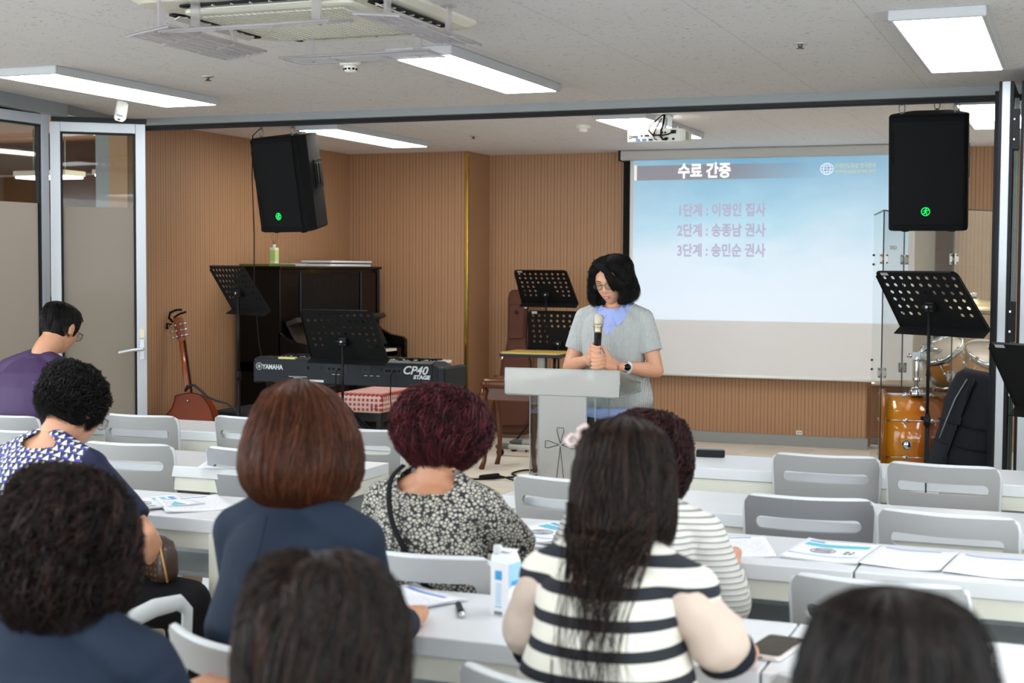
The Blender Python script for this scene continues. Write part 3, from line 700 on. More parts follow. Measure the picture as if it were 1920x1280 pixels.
# milk carton
t = thing('milk_carton', 'white and blue milk carton with a screw cap on the table', 'carton', (-1.145, 2.90, TZ), math.radians(-12)); t.scale = (0.66, 0.66, 0.62)
w2, d2, hb, hg = 0.036, 0.036, 0.185, 0.225
CW = mat('carton_white', (238, 240, 243), 0.4); CBL = mat('carton_blue', (62, 158, 218), 0.4); CLB = mat('carton_lightblue', (160, 205, 236), 0.4)
m = M(); m.loft([[(-w2, -d2, 0), (w2, -d2, 0), (w2, d2, 0), (-w2, d2, 0)], [(-w2, -d2, hb), (w2, -d2, hb), (w2, d2, hb), (-w2, d2, hb)], [(-w2, -0.03, hg-0.012), (w2, -0.03, hg-0.004), (w2, 0.012, hg), (-w2, 0.012, hg)]], 0, False)
m.box((0, 0.0, hg+0.001), (0.071, 0.05, 0.004)); m.add([(-w2-0.001, -d2, 0.186), (-w2-0.001, d2, 0.186), (-w2-0.001, 0, hg-0.01)], [(0, 1, 2)])
mk('body', m, CW, t, 0.002)
m = M(); m.lathe([(0.001, 0), (0.0165, 0), (0.0165, 0.006), (0.015, 0.008), (0.015, 0.026), (0.0135, 0.029), (0.001, 0.029)], 24, 0, tr(-0.018, -0.018, hg-0.010) @ rot('X', 0.10)); mk('cap', m, PLASTIC_W, t)
m = M(); m.box((-0.004, -d2-0.0008, 0.142), (0.026, 0.001, 0.032), 0)
for k in range(9): m.box((-0.004, -d2-0.0008, 0.112-k*0.0085), (0.022, 0.001, 0.0035), 1)
m.box((-0.004, -d2-0.0008, 0.032), (0.026, 0.001, 0.006), 1)
for k in range(9): m.box((-0.018+k*0.0035, -d2-0.0008, 0.010), (0.0016, 0.001, 0.012), 2)
m.box((w2+0.0008, 0.0, 0.115), (0.001, 0.045, 0.016), 0); m.box((w2+0.0008, 0.004, 0.085), (0.001, 0.02, 0.014), 0)
m.add([(w2+0.001, -d2, 0.0), (w2+0.001, d2, 0.0), (w2+0.001, d2, 0.075), (w2+0.001, 0.0, 0.055), (w2+0.001, -d2, 0.02)], [(0, 1, 2, 3, 4)], 0)
m.add([(w2+0.0009, -d2, 0.10), (w2+0.0009, d2, 0.12), (w2+0.0009, d2, 0.185), (w2+0.0009, -d2, 0.185)], [(0, 1, 2, 3)], 1)
mk('printed_label', m, [CBL, CLB, DK], t)
# pen
t = thing('pen', 'black capped pen lying on the white table near the milk carton', 'pen', (-1.247, 2.885, TZ+0.008), math.radians(118))
mk('barrel', M().tube([(-0.055, 0, 0), (-0.03, 0, 0), (0.03, 0, 0)], [0.0045, 0.0072, 0.0072], 12, round_ends=True), BLACK, t)
mk('cap', M().cyl((-0.062, 0, 0), (-0.02, 0, 0), 0.0078, 12).box((-0.045, 0, 0.009), (0.036, 0.004, 0.002)), BLACK, t)
mk('band', M().cyl((-0.068, 0, 0), (-0.062, 0, 0), 0.0072, 12), CHROME, t)
# phone
t = thing('smartphone', 'smartphone with dark screen in a clear case at the bare elbow', 'phone', (-0.545, 2.82, TZ+0.006), math.radians(-8))
mk('case', M().prism(rr(0.040, 0.082, 0.012), 0.010, 0, tr(0, 0, -0.005)), mat('phone_case', (214, 206, 202), 0.25), t, 0.002)
mk('screen', M().prism(rr(0.036, 0.077, 0.010), 0.0012, 0, tr(0, 0, 0.005)), mat('phone_glass', (22, 26, 28), 0.06, coat=0.6), t)
mk('charging_port', M().box((0, -0.0825, 0), (0.010, 0.001, 0.003)), BLACK, t)
# small black box on first row table
t = thing('eraser_box', 'small black box lying on the first row table before the lectern', 'box', (-1.36, 5.66, TZ), 0.12)
mk('body', M().prism(rr(0.056, 0.022, 0.008), 0.026, 0), mat('box_black', (30, 31, 34), 0.35), t, 0.003)
mk('lid', M().prism(rr(0.052, 0.018, 0.006), 0.004, 0, tr(0, 0, 0.026)), mat('box_grey', (70, 73, 78), 0.3), t, 0.001)
# pencil case (far lower left)
t = thing('pencil_case', 'black and red zip case on the table at the curly woman\'s elbow', 'case', (-3.02, 3.80, TZ), 0.5)
mk('pouch', M().tube([(-0.085, 0, 0.028), (-0.05, 0, 0.03), (0.05, 0, 0.03), (0.085, 0, 0.028)], [0.024, 0.03, 0.03, 0.024], 14, round_ends=True), mat('case_black', (34, 30, 32), 0.6), t)
m = M()
for k in range(3): m.tube([(-0.08, -0.022+k*0.006, 0.022+k*0.012), (0, -0.026+k*0.006, 0.024+k*0.013), (0.08, -0.022+k*0.006, 0.022+k*0.012)], 0.003, 6)
mk('red_piping', m, mat('case_red', (170, 38, 44), 0.5), t)
# ================================================================== PROJECTION SCREEN
SY = 11.98
t = thing('projection_screen', 'large pull down projection screen showing Korean text on pale blue', 'projection screen', (-2.5, SY, 0), 0)
X = lambda x: x+2.5
mk('casing', M().box2((X(-3.70), 0.0, 2.395), (X(-1.20), 0.13, 2.478)), mat('screen_casing', (190, 188, 184), 0.45), t, 0.012)
mk('end_cap', M().box2((X(-3.715), -0.004, 2.39), (X(-3.70), 0.134, 2.48)), BLACK, t, 0.004)
mk('hanger_rail', M().box2((X(-3.70), 0.02, 2.470), (X(-1.2), 0.10, 2.48)), BLACK, t)
def screen_mat():
    m = NT('screen_image'); x, y, z = m.xyz()     # x along screen (local), z height
    # projected picture spans x -1.09..1.12, z 1.04..2.395
    def rect(x0, x1, z0, z1):
        a = m.math('MULTIPLY', m.math('GREATER_THAN', x, x0), m.math('LESS_THAN', x, x1)); b = m.math('MULTIPLY', m.math('GREATER_THAN', z, z0), m.math('LESS_THAN', z, z1)); return m.math('MULTIPLY', a, b)
    zt = m.math('SUBTRACT', m.math('MULTIPLY', x, 0.0), 0.0)
    v = m.math('DIVIDE', m.math('SUBTRACT', z, 1.04), 1.36)
    wave = m.noise(1.0, m.scaled((1.1, 1, 2.4)), 4, 0.55)
    vv = m.math('ADD', v, m.math('MULTIPLY', m.math('SUBTRACT', wave, 0.5), 0.55))
    sky = m.ramp(vv, [(0.0, lin((206, 216, 228))), (0.35, lin((200, 214, 226))), (0.62, lin((166, 200, 218))), (1.0, lin((120, 168, 196)))])
    u = m.math('DIVIDE', m.math('ADD', x, 1.09), 2.2)
    edge = m.math('POWER', m.math('ABSOLUTE', m.math('SUBTRACT', u, 0.45)), 1.6)
    sky = m.mix(m.math('MULTIPLY', edge, 0.7), sky, lin((196, 208, 222)))
    # title bar fading to the right
    fade = m.math('SUBTRACT', 1.0, m.math('SMOOTH_MIN', m.math('MAXIMUM', m.math('MULTIPLY', m.math('SUBTRACT', x, -0.3), 1.25), 0.0), 1.0, 0.05))
    bar = m.math('MULTIPLY', rect(-1.09, 0.55, 2.225, 2.350), m.math('MULTIPLY', fade, 0.95))
    sky = m.mix(bar, sky, lin((138, 134, 142)))
    sky = m.mix(rect(-1.09, -1.065, 2.225, 2.355), sky, lin((235, 226, 214)))
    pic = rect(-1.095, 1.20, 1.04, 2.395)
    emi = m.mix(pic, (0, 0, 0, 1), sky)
    m.base(m.mix(pic, lin((224, 224, 226)), m.mix(0.35, sky, (0, 0, 0, 1))))  # slide area's base colour darkened to paint in the weaker light up there
    m.b.inputs['Roughness'].default_value = 0.85; m.b.inputs['Specular IOR Level'].default_value = 0.1
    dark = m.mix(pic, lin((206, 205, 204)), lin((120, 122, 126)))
    m.t.links.new(emi, m.b.inputs['Emission Color']); m.b.inputs['Emission Strength'].default_value = 0.57
    return m.mat
SCR_E = 0.55
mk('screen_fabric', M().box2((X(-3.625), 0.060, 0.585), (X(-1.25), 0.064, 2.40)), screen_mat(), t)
mk('black_border', M().box2((X(-3.685), 0.061, 1.05), (X(-3.625), 0.065, 2.40)), BLACKMATTE, t)
mk('black_border', M().box2((X(-3.685), 0.0612, 0.60), (X(-3.625), 0.0652, 1.05)), BLACKMATTE, t)
mk('bottom_bar', M().cyl((X(-3.69), 0.062, 0.575), (X(-1.45), 0.062, 0.575), 0.013, 12), mat('bar_white', (236, 238, 240), 0.35), t)
def glow(name, col, s=0.55, base=(190, 190, 200)): return mat(name, base, 0.8, emit=col, estr=s, spec=0.1)
G_T = glow('text_title', (250, 250, 255), 0.6, (215, 215, 220)); G_L = glow('text_lavender', (180, 176, 202), 0.42, (150, 148, 166)); G_Y = glow('text_cream', (204, 212, 190), 0.42, (160, 164, 150)); G_P = glow('text_purple', (186, 150, 210), 0.4, (140, 120, 150))
def stext(b, size, x, z, mt, bold=0.012, sx=1.0):
    return text('projected_lettering', b, size, mt, t, tr(X(x), 0.058, z) @ TXT_NY, bold=bold, sx=sx)
stext('수료 간증', 0.134, -3.205, 2.250, G_T, 0.0042, 0.86)
for i, s in enumerate(('1단계 : 이영인 집사', '2단계 : 송종남 권사', '3단계 : 송민순 권사')):
    stext(s, 0.118, -3.205, 1.925-i*0.169, G_L, 0.0035, 0.80)
stext('국제전도폭발 한국본부', 0.044, -1.895, 2.300, G_Y, 0.001, 0.80)
stext('www.eekorea.org', 0.050, -1.895, 2.258, G_Y, 0.001, 0.92)
m = M(); cx, cz = X(-1.955), 2.293
for rx in (0.052, 0.028): m.tube([(cx+rx*math.cos(a), 0.058, cz+0.046*math.sin(a)) for a in (2*PI*k/24 for k in range(25))], 0.0016, 5)
m.tube([(cx-0.05, 0.058, cz), (cx+0.05, 0.058, cz)], 0.0014, 5); m.tube([(cx, 0.058, cz-0.045), (cx, 0.058, cz+0.045)], 0.0014, 5)
m.tube([(cx-0.045, 0.058, cz+0.022), (cx+0.045, 0.058, cz+0.022)], 0.0012, 5); m.tube([(cx-0.045, 0.058, cz-0.022), (cx+0.045, 0.058, cz-0.022)], 0.0012, 5)
mk('globe_emblem', m, G_T, t)
mk('emblem_leaf', M().add([(cx-0.03, 0.0575, cz-0.018), (cx+0.002, 0.0575, cz-0.010), (cx+0.034, 0.0575, cz+0.022), (cx-0.004, 0.0575, cz+0.012)], [(0, 1, 2, 3)]), G_P, t)
# ================================================================== PROJECTOR
t = thing('projector', 'white ceiling projector with rear sockets and looping black cables', 'projector', (-2.60, 9.30, 2.335), math.radians(4))
m = M(); sect = lambda hx, z0, z1, y: [(-hx, y, z0), (hx, y, z0), (hx, y, z1), (-hx, y, z1)]
m.prism(rr(0.19, 0.14, 0.03), 0.085, 0, tr(0, 0.0, -0.042)); mk('body', m, OFFWHITE, t, 0.008)
mk('rear_panel', M().box((-0.005, -0.141, -0.004), (0.34, 0.004, 0.068)), mat('panel_white', (218, 218, 210), 0.45), t, 0.002)
m = M()
for k in range(3): m.box((-0.115+k*0.042, -0.145, -0.026), (0.026, 0.005, 0.010), 0 if k < 2 else 1); m.box((-0.115+k*0.042, -0.144, -0.0355), (0.026, 0.003, 0.002), 0)
m.box((-0.056, -0.145, 0.0), (0.028, 0.005, 0.010), 1); m.box((0.075, -0.145, -0.02), (0.018, 0.006, 0.012), 1); m.box((0.118, -0.145, 0.022), (0.034, 0.008, 0.024), 1); m.box((0.118, -0.145, -0.024), (0.015, 0.006, 0.013), 1)
for x, z, c in ((0.025, 0.002, 2), (0.045, 0.002, 3), (-0.005, 0.014, 2), (-0.005, 0.0, 0), (0.045, 0.018, 1), (0.065, 0.018, 1), (-0.09, 0.0, 1)): m.cyl((x, -0.141, z), (x, -0.149, z), 0.006, 12, c)
m.box((-0.005, -0.144, -0.009), (0.014, 0.003, 0.002), 0); m.box((0.035, -0.144, -0.010), (0.035, 0.003, 0.002), 2)
mk('sockets', m, [mat('socket_blue', (50, 110, 190), 0.4), mat('socket_black', (28, 28, 30), 0.4), mat('socket_red', (180, 50, 45), 0.4), mat('socket_yellow', (205, 170, 70), 0.4)], t)
text('logo_lettering', 'BenQ', 0.026, DK, t, tr(-0.115, -0.1445, 0.0) @ TXT_NY @ rot('Z', PI), bold=0.0012)
m = M(); m.box((0.190, -0.07, 0.0), (0.006, 0.12, 0.06))
for i in range(9):
    for j in range(6): m.box((0.194, -0.122+i*0.013, -0.022+j*0.009), (0.002, 0.008, 0.005), 1)
mk('side_vent', m, [OFFWHITE, GREYTRIM], t)
mk('lens', M().cyl((0.10, 0.135, 0.0), (0.10, 0.165, 0.0), 0.032, 20).cyl((0.10, 0.165, 0), (0.10, 0.168, 0), 0.024, 20, 1), [GREYTRIM, BLACKGLOSS], t)
m = M(); m.box((0.06, 0.0, 0.052), (0.16, 0.12, 0.006)); m.box((0.03, 0, 0.135), (0.10, 0.10, 0.012)); m.cyl((0.03, 0, 0.05), (0.03, 0, 0.13), 0.016); m.box((-0.01, -0.045, 0.095), (0.03, 0.004, 0.07)); m.box((0.075, -0.045, 0.095), (0.03, 0.004, 0.07))
for x, y in ((-0.03, -0.04), (0.13, -0.04), (-0.12, 0.0)): m.cyl((x, y, 0.04), (x, y, 0.066), 0.008, 10)
mk('ceiling_mount', m, ALU, t, 0.002)
m = M(); m.tube([(0.042, -0.06, 0.14), (0.040, -0.10, 0.07), (0.038, -0.15, 0.03), (0.040, -0.165, -0.01), (0.052, -0.160, -0.028), (0.07, -0.148, -0.024)], 0.007, 8)
m.tube([(0.035, -0.07, 0.14), (0.0, -0.12, 0.10), (-0.035, -0.15, 0.06), (-0.04, -0.165, 0.03), (-0.01, -0.175, 0.0), (0.05, -0.17, -0.002), (0.09, -0.16, 0.006), (0.115, -0.148, 0.02)], 0.005, 8)
m.tube([(0.03, -0.08, 0.12), (0.005, -0.14, 0.05), (-0.012, -0.165, 0.0), (0.0, -0.16, -0.025), (0.012, -0.148, -0.028)], 0.0035, 8); m.cyl((0.07, -0.142, -0.024), (0.07, -0.16, -0.024), 0.010, 10)
mk('cable', m, CABLE, t)
# ================================================================== LOUDSPEAKERS
GREEN = mat('green_led', (40, 230, 110), 0.4, emit=(10, 230, 90), estr=0.9)
def speaker(loc, rz, tilt, label, cable=None):
    t = thing('loudspeaker', label, 'loudspeaker', loc, rz, 'hanging black loudspeakers')
    W, Hh, D = 0.44, 0.665, 0.36; T = rot('X', tilt)
    # plan outline: wide front, tapered back ; front at -y
    pl = [(-W/2, -D/2+0.02), (-W/2+0.03, -D/2), (W/2-0.03, -D/2), (W/2, -D/2+0.02), (W/2, -D/2+0.12), (W/2-0.09, D/2-0.03), (W/2-0.12, D/2), (-W/2+0.12, D/2), (-W/2+0.09, D/2-0.03), (-W/2, -D/2+0.12)]
    m = M().prism(pl, Hh, 0, T @ tr(0, 0, -Hh)); mk('cabinet', m, mat('speaker_black', (13, 14, 16), 0.85, spec=0.2, bump=0.3, bscale=900), t, 0.012)
    m = M(); m.box((0, -D/2-0.004, -Hh/2), (W*0.90, 0.014, Hh*0.90), 0, T)
    mk('grille', m, mat('grille_black', (7, 9, 12), 0.6, bump=0.5, bscale=1800), t, 0.006)
    for c_, d_ in (((-W*0.44, -D/2-0.008, -Hh*0.28), (0.010, 0.012, Hh*0.30)), ((W*0.44, -D/2-0.008, -Hh*0.28), (0.010, 0.012, Hh*0.30)), ((0, -D/2-0.006, -0.025), (W*0.9, 0.010, 0.03)), ((0, -D/2-0.006, -Hh+0.022), (W*0.9, 0.010, 0.028))):
        mk('bezel', M().box(c_, d_, 0, T), MATS['speaker_black'], t, 0.004)
    LT = T @ tr(-0.01, -D/2-0.012, -Hh+0.115) @ rot('X', PI/2)
    m = M(); m.tube([(0.023*math.cos(a), 0.023*math.sin(a), 0) for a in (2*PI*k/24 for k in range(25))], 0.0022, 6, 0, LT)
    # little striding figure
    m.tube([(0.003, 0.016, 0), (0.003, 0.0155, 0)], 0.0042, 8, 0, LT, round_ends=True); m.tube([(0.002, 0.010, 0), (-0.001, -0.002, 0)], 0.004, 6, 0, LT)
    m.tube([(-0.001, -0.002, 0), (0.007, -0.008, 0), (0.005, -0.017, 0)], 0.0028, 6, 0, LT); m.tube([(-0.001, -0.002, 0), (-0.006, -0.010, 0), (-0.014, -0.012, 0)], 0.0028, 6, 0, LT)
    m.tube([(0.002, 0.008, 0), (0.011, 0.005, 0), (0.016, 0.010, 0)], 0.0022, 6, 0, LT); m.tube([(0.002, 0.008, 0), (-0.008, 0.006, 0), (-0.013, 0.0, 0)], 0.0022, 6, 0, LT)
    mk('glowing_emblem', m, GREEN, t)
    for sx in (-1, 1):
        HT = T @ tr(sx*(W/2-0.030), 0.045, -Hh*0.42) @ rot('Z', sx*0.36)
        m = M().box((sx*0.004, 0, 0), (0.012, 0.13, 0.20), 0, HT); m.box((sx*0.012, -0.026, 0), (0.006, 0.030, 0.145), 1, HT); m.box((sx*0.012, 0.022, 0), (0.006, 0.030, 0.145), 1, HT)
        mk('side_handle', m, [MATS['speaker_black'], mat('handle_recess', (8, 8, 9), 0.5)], t, 0.006)
    mk('foot', M().cyl((-0.13, -0.10, -Hh), (-0.13, -0.10, -Hh-0.012), 0.022, 12, 0, T), RUBBER, t); mk('foot', M().cyl((0.13, -0.10, -Hh), (0.13, -0.10, -Hh-0.012), 0.022, 12, 0, T), RUBBER, t)
    for x, y in ((-0.15, -0.12), (0.15, -0.12), (0.03, 0.13)):
        m = M(); p = T @ Vector((x, y, 0)); top = HC-loc[2]
        m.tube([(p.x, p.y, top), (p.x, p.y, p.z+0.05)], 0.003, 6)
        m.tube([(p.x+0.016*math.sin(a), p.y, (p.z+0.035)+0.034*math.cos(a)) for a in (2*PI*k/16 for k in range(17))], 0.0035, 6); m.cyl((p.x, p.y, top), (p.x, p.y, top-0.010), 0.016, 10); m.cyl((p.x, p.y, p.z), (p.x, p.y, p.z+0.012), 0.010, 8)
        mk('hanging_shackle', m, mat('steel_dull', (120, 122, 122), 0.35, 0.8), t)
    return t
spL = speaker((-5.22, 9.02, 2.40), math.radians(-14), math.radians(10), 'black loudspeaker hanging above the piano, tilted down, near the glass door')
spR = speaker((-0.835, 8.75, 2.385), math.radians(2), math.radians(10), 'black loudspeaker hanging in front of the projection screen corner, by the folded doors')
m = M(); m.tube([(-5.47, 9.06, 2.46), (-5.50, 9.0, 2.40), (-5.47, 8.94, 2.10), (-5.43, 8.9, 1.70), (-5.42, 8.88, 1.30), (-5.38, 8.88, 0.92), (-5.33, 8.88, 0.72), (-5.28, 8.9, 0.35), (-5.1, 9.0, 0.01)], 0.004, 6)
o = mk('speaker_cable', m, CABLE); tag(o, 'thin black cable dropping from the piano-side loudspeaker past the music stand', 'cable')
# ================================================================== UPRIGHT PIANO
o = thing('piano_platform', 'low black platform under the upright piano', 'platform', (-5.72, 10.55, 0)); mk('deck', M().box((0, 0, 0.06), (0.78, 2.0, 0.12)), mat('felt_black', (30, 31, 34), 0.8), o, 0.01)
P0 = (-6.07, 9.73, 0.12)
t = thing('upright_piano', 'black lacquered upright piano with its key lid open', 'piano', P0)
PW, PH, PD = 1.70, 1.335, 0.36
mk('cabinet', M().box2((0, 0, 0.03), (PD, 0.035, PH)).box2((0, PW-0.035, 0.03), (PD, PW, PH)).box2((0, 0.035, 0.03), (PD-0.03, PW-0.035, PH)), BLACKGLOSS, t, 0.003)
mk('top_lid', M().box2((-0.01, -0.012, PH), (PD+0.015, PW+0.012, PH+0.022)), BLACKGLOSS, t, 0.005)
m = M(); m.box2((PD-0.03, 0.05, 0.92), (PD-0.012, 0.31, PH-0.03)); m.box2((PD-0.03, 0.34, 0.92), (PD-0.020, PW-0.36, PH-0.03), 1); m.box2((PD-0.03, PW-0.33, 0.92), (PD-0.012, PW-0.05, PH-0.03))
for k in range(34): m.box((PD-0.018, 0.36+k*0.0295, 1.11), (0.006, 0.010, 0.37), 1)
mk('front_panel', m, [BLACKGLOSS, mat('panel_dark', (26, 22, 21), 0.35)], t, 0.002)
mk('lower_panel', M().box2((PD-0.03, 0.035, 0.08), (PD-0.015, PW-0.035, 0.52)), BLACKGLOSS, t)
m = M(); m.box2((0, 0.0, 0.54), (PD+0.27, 0.035, 0.62)); m.box2((PD, 0.035, 0.54), (PD+0.25, PW-0.035, 0.60)); m.box2((0, PW-0.035, 0.54), (PD+0.27, PW, 0.62)); mk('key_bed', m, BLACKGLOSS, t, 0.004)
def arm(y0, y1):
    poly = [(PD-0.02, 0.60), (PD+0.27, 0.60), (PD+0.27, 0.73), (PD+0.24, 0.755), (PD+0.12, 0.775), (PD+0.03, 0.82), (PD-0.02, 0.86)]
    return M().loft([[(x, y0, z) for x, z in poly], [(x, y1, z) for x, z in poly]], 0, False)
for a, b in ((0.0, 0.055), (PW-0.055, PW)):
    o = mk('key_arm', arm(a, b), BLACKGLOSS, t, 0.006); recalc(o)
    mk('key_block', M().box2((PD+0.14, a+(0.055 if a == 0 else -0.10), 0.60), (PD+0.25, a+(0.155 if a == 0 else 0.0), 0.665)), BLACKGLOSS, t, 0.004)
for k in range(2): mk('front_leg', M().box2((PD+0.19, 0.0 if k == 0 else PW-0.06, 0.02), (PD+0.25, 0.06 if k == 0 else PW, 0.54)), BLACKGLOSS, t, 0.004)
m = M(); nk = 52; kw = (PW-0.34)/nk
for k in range(nk): m.box((PD+0.175, 0.17+kw*(k+0.5), 0.650), (0.145, kw*0.93, 0.02), 0)
for k in range(nk-1):
    if k % 7 not in (2, 6): m.box((PD+0.145, 0.17+kw*(k+1), 0.666), (0.085, kw*0.5, 0.016), 1)
mk('keys', m, [mat('ivory', (240, 238, 230), 0.25), BLACK], t)
T = tr(PD+0.13, 0, 0.69) @ rot('Y', math.radians(-28))
m = M(); m.box2((-0.008, 0.08, 0.0), (0.010, PW-0.12, 0.25), 0, T); mk('key_lid', m, mat('lid_dark', (44, 38, 36), 0.35), t, 0.004)
m = M(); m.box2((-0.03, 0.07, 0.225), (0.075, PW-0.10, 0.265), 0, T @ rot('Y', 0.10)); mk('lid_flap', m, mat('lid_brown', (52, 46, 43), 0.4), t, 0.004)
mk('fallboard_strip', M().box2((PD+0.03, 0.16, 0.66), (PD+0.06, PW-0.16, 0.70)), mat('brass_strip', (150, 118, 72), 0.4, 0.3), t, 0.002)
m = M(); m.box2((PD-0.012, 0.324, 0.9), (PD-0.004, 0.330, PH-0.02)); m.box2((PD-0.012, PW-0.345, 0.9), (PD-0.004, PW-0.339, PH-0.02)); mk('edge_strip', m, mat('steel_blue', (70, 84, 104), 0.25, 0.4), t)
# things on the piano
PT = P0[2]+PH+0.022
t = thing('reed_diffuser', 'reed diffuser bottle with green label on the piano', 'diffuser', (-5.88, 9.93, PT+0.02))
mk('bottle', M().prism(rr(0.028, 0.028, 0.008), 0.125, 0), mat('diffuser_glass', (214, 220, 190), 0.15), t, 0.003)
mk('label_wrap', M().prism(rr(0.0288, 0.0288, 0.008), 0.085, 0, tr(0, 0, 0.02)), mat('label_green', (176, 198, 122), 0.5), t)
mk('neck', M().cyl((0, 0, 0.125), (0, 0, 0.15), 0.014), mat('neck_clear', (196, 200, 190), 0.2), t)
m = M()
for a in (-0.13, -0.05, 0.06, 0.15): m.cyl((a*0.03, 0, 0.13), (a*0.45*0.6, 0.02*a, 0.26), 0.0016, 6)
mk('reeds', m, mat('reed', (120, 92, 60), 0.6), t)
t = thing('songbook', 'thin dark green book lying under the diffuser on the piano', 'book', (-5.86, 9.80, PT)); mk('cover', M().box((0, 0, 0.008), (0.26, 0.40, 0.018)), mat('book_green', (84, 92, 44), 0.6), t, 0.002)
t = thing('cd_stack', 'small stack of clear disc cases at the end of the green book', 'disc cases', (-5.84, 10.13, PT))
for k in range(3): mk('disc_case', M().box((0, 0.004*k, 0.004+0.0075*k), (0.125, 0.24, 0.006)), mat('cd_pale', (170, 182, 192), 0.15), t, 0.001)
for k, (hh, lb) in enumerate([(0.0, 'lower white binder on the far end of the piano'), (0.022, 'black binder between two white ones on the piano'), (0.030, 'top white binder on the far end of the piano')]):
    t = thing('music_binder', lb, 'binder', (-5.87, 10.93+0.01*k, PT+hh), 0.0, 'binders stacked on the piano')
    th = (0.020, 0.007, 0.018)[k]; mk('cover', M().box((0, 0, th/2), (0.28, 0.74, th)), [PLASTIC_W, BLACK, PLASTIC_W][k], t, 0.002)
    if k != 1: mk('pages', M().box((0.002, 0, th/2), (0.279, 0.70, th*0.5)), PAPER, t)
# ================================================================== MUSIC STANDS
def desk_mesh(holes):
    W, Hd = 0.50, 0.335
    poly = []
    for cx, cy, a0, r in ((W/2-0.03, Hd-0.03, 0, 0.03), (-W/2+0.03, Hd-0.03, PI/2, 0.03)):
        for k in range(6): a = a0+PI/2*k/5; poly.append((cx+r*math.cos(a), cy+r*math.sin(a)))
    poly += [(-W/2-0.02, 0.0), (W/2+0.02, 0.0)]
    o = mk('desk', M().prism(poly, 0.0025), BLACKMATTE)
    c = M()
    for r, row in enumerate(holes):
        for q in row: c.cyl((q[0], q[1], -0.02), (q[0], q[1], 0.02), q[2], 14)
    boolean_cut(o, c); me = o.data; bpy.data.objects.remove(o); return me
def holesA():
    rows = []
    for j in range(6):
        y = 0.295-j*0.043; row = []
        for i in range(9):
            x = -0.208+i*0.052+(0.006 if j % 2 else 0)
            if j >= 3 and 2 < i < 6: continue
            if j >= 4 and i == 2 and j == 5: continue
            row.append((x, y, 0.0105))
        rows.append(row)
    return rows
def holesB():
    rows = []
    for j in range(6):
        y = 0.300-j*0.042; row = []
        for i in range(10):
            if j >= 4 and 2 <= i <= 7: continue
            row.append((-0.212+i*0.0471, y, 0.0105))
        rows.append(row)
    return rows
DESKA = desk_mesh(holesA()); DESKB = desk_mesh(holesB())
def music_stand(x, y, h, rz, tilt, label, desk=DESKA, hub=0.12, roll=0.0, tag_=True, foot=True):
    """h = height of the desk's lower edge; the desk leans back by tilt"""
    t = thing('music_stand', label, 'music stand', (x, y, 0), rz, 'black perforated music stands')
    hz = h+hub
    m = M(); m.cyl((0, 0, 0.09), (0, 0, hz*0.62), 0.0115, 14); mk('lower_tube', m, BLACK, t)
    mk('upper_tube', M().cyl((0, 0, hz*0.6), (0, 0, hz), 0.008, 12), BLACK, t)
    mk('clamp', M().cyl((0, 0, hz*0.6-0.03), (0, 0, hz*0.6+0.015), 0.016, 12).cyl((0, 0, hz*0.6), (0.032, -0.01, hz*0.6), 0.007, 8).cyl((0.032, -0.01, hz*0.6), (0.042, -0.013, hz*0.6), 0.012, 10), BLACK, t)
    for k in range(3):
        a = 2*PI*k/3+0.5; c, s = math.cos(a), math.sin(a)
        o = mk('leg', M().tube([(0.012*c, 0.012*s, 0.33), (0.14*c, 0.14*s, 0.16), (0.25*c, 0.25*s, 0.02)], 0.007, 8).tube([(0.012*c, 0.012*s, 0.12), (0.14*c, 0.14*s, 0.16)], 0.004, 6), BLACK, t)
        mk('rubber_foot', M().tube([(0.235*c, 0.235*s, 0.032), (0.262*c, 0.262*s, 0.010)], 0.011, 8, round_ends=False), RUBBER, o)
    DT = tr(0, 0, hz) @ rot('Y', roll) @ rot('X', -tilt) @ tr(0, -0.02, -hub) @ rot('X', PI/2)
    me = desk.copy(); me.transform(DT); d = link('desk', me, t); d.data.materials.clear(); d.data.materials.append(BLACKMATTE)
    W = 0.50
    m = M(); m.box((0, -0.0, -0.03), (W+0.04, 0.004, 0.058), 0, DT @ rot('X', 0.0)); mk('ledge', m, BLACKMATTE, t)
    m = M(); m.box((0, 0.335, -0.005), (W-0.06, 0.003, 0.012), 0, DT); m.add([(-W/2+0.0, 0.31, -0.008), (-W/2+0.003, 0.31, 0.004), (-W/2-0.017, 0.0, 0.004), (-W/2-0.02, 0.0, -0.008)], [(0, 1, 2, 3)], 0, False, DT); m.add([(W/2-0.0, 0.31, -0.008), (W/2-0.003, 0.31, 0.004), (W/2+0.017, 0.0, 0.004), (W/2+0.02, 0.0, -0.008)], [(0, 1, 2, 3)], 0, False, DT)
    mk('desk_rim', m, BLACK, t)
    m = M(); m.cyl((-0.03, 0.0, hz), (0.03, 0.0, hz), 0.016, 14); m.box((0, -0.01, hz), (0.05, 0.03, 0.045)); m.cyl((0.03, 0, hz), (0.045, 0, hz), 0.010, 10); m.box((0, hub+0.02, 0.014), (0.05, 0.12, 0.016), 0, DT)
    mk('tilt_hub', m, BLACK, t, 0.002)
    mk('hub_cap', M().cyl((0, 0.018, hz), (0, 0.022, hz), 0.008, 12), ALU, t)
    if tag_: mk('sticker', M().box((W/2-0.055, 0.320, 0.003), (0.045, 0.020, 0.001), 0, DT).box((W/2-0.055, 0.320, -0.0012), (0.045, 0.020, 0.001), 0, DT), ALU, t)
    return t
music_stand(-5.00, 8.0, 1.165, math.radians(148), math.radians(33), 'perforated music stand seen from behind in front of the piano side', DESKB, 0.14, 0.0, False)
music_stand(-4.05, 7.62, 0.905, math.radians(176), math.radians(28), 'perforated music stand standing before the stage keyboard', DESKB, 0.13, 0.0, False)
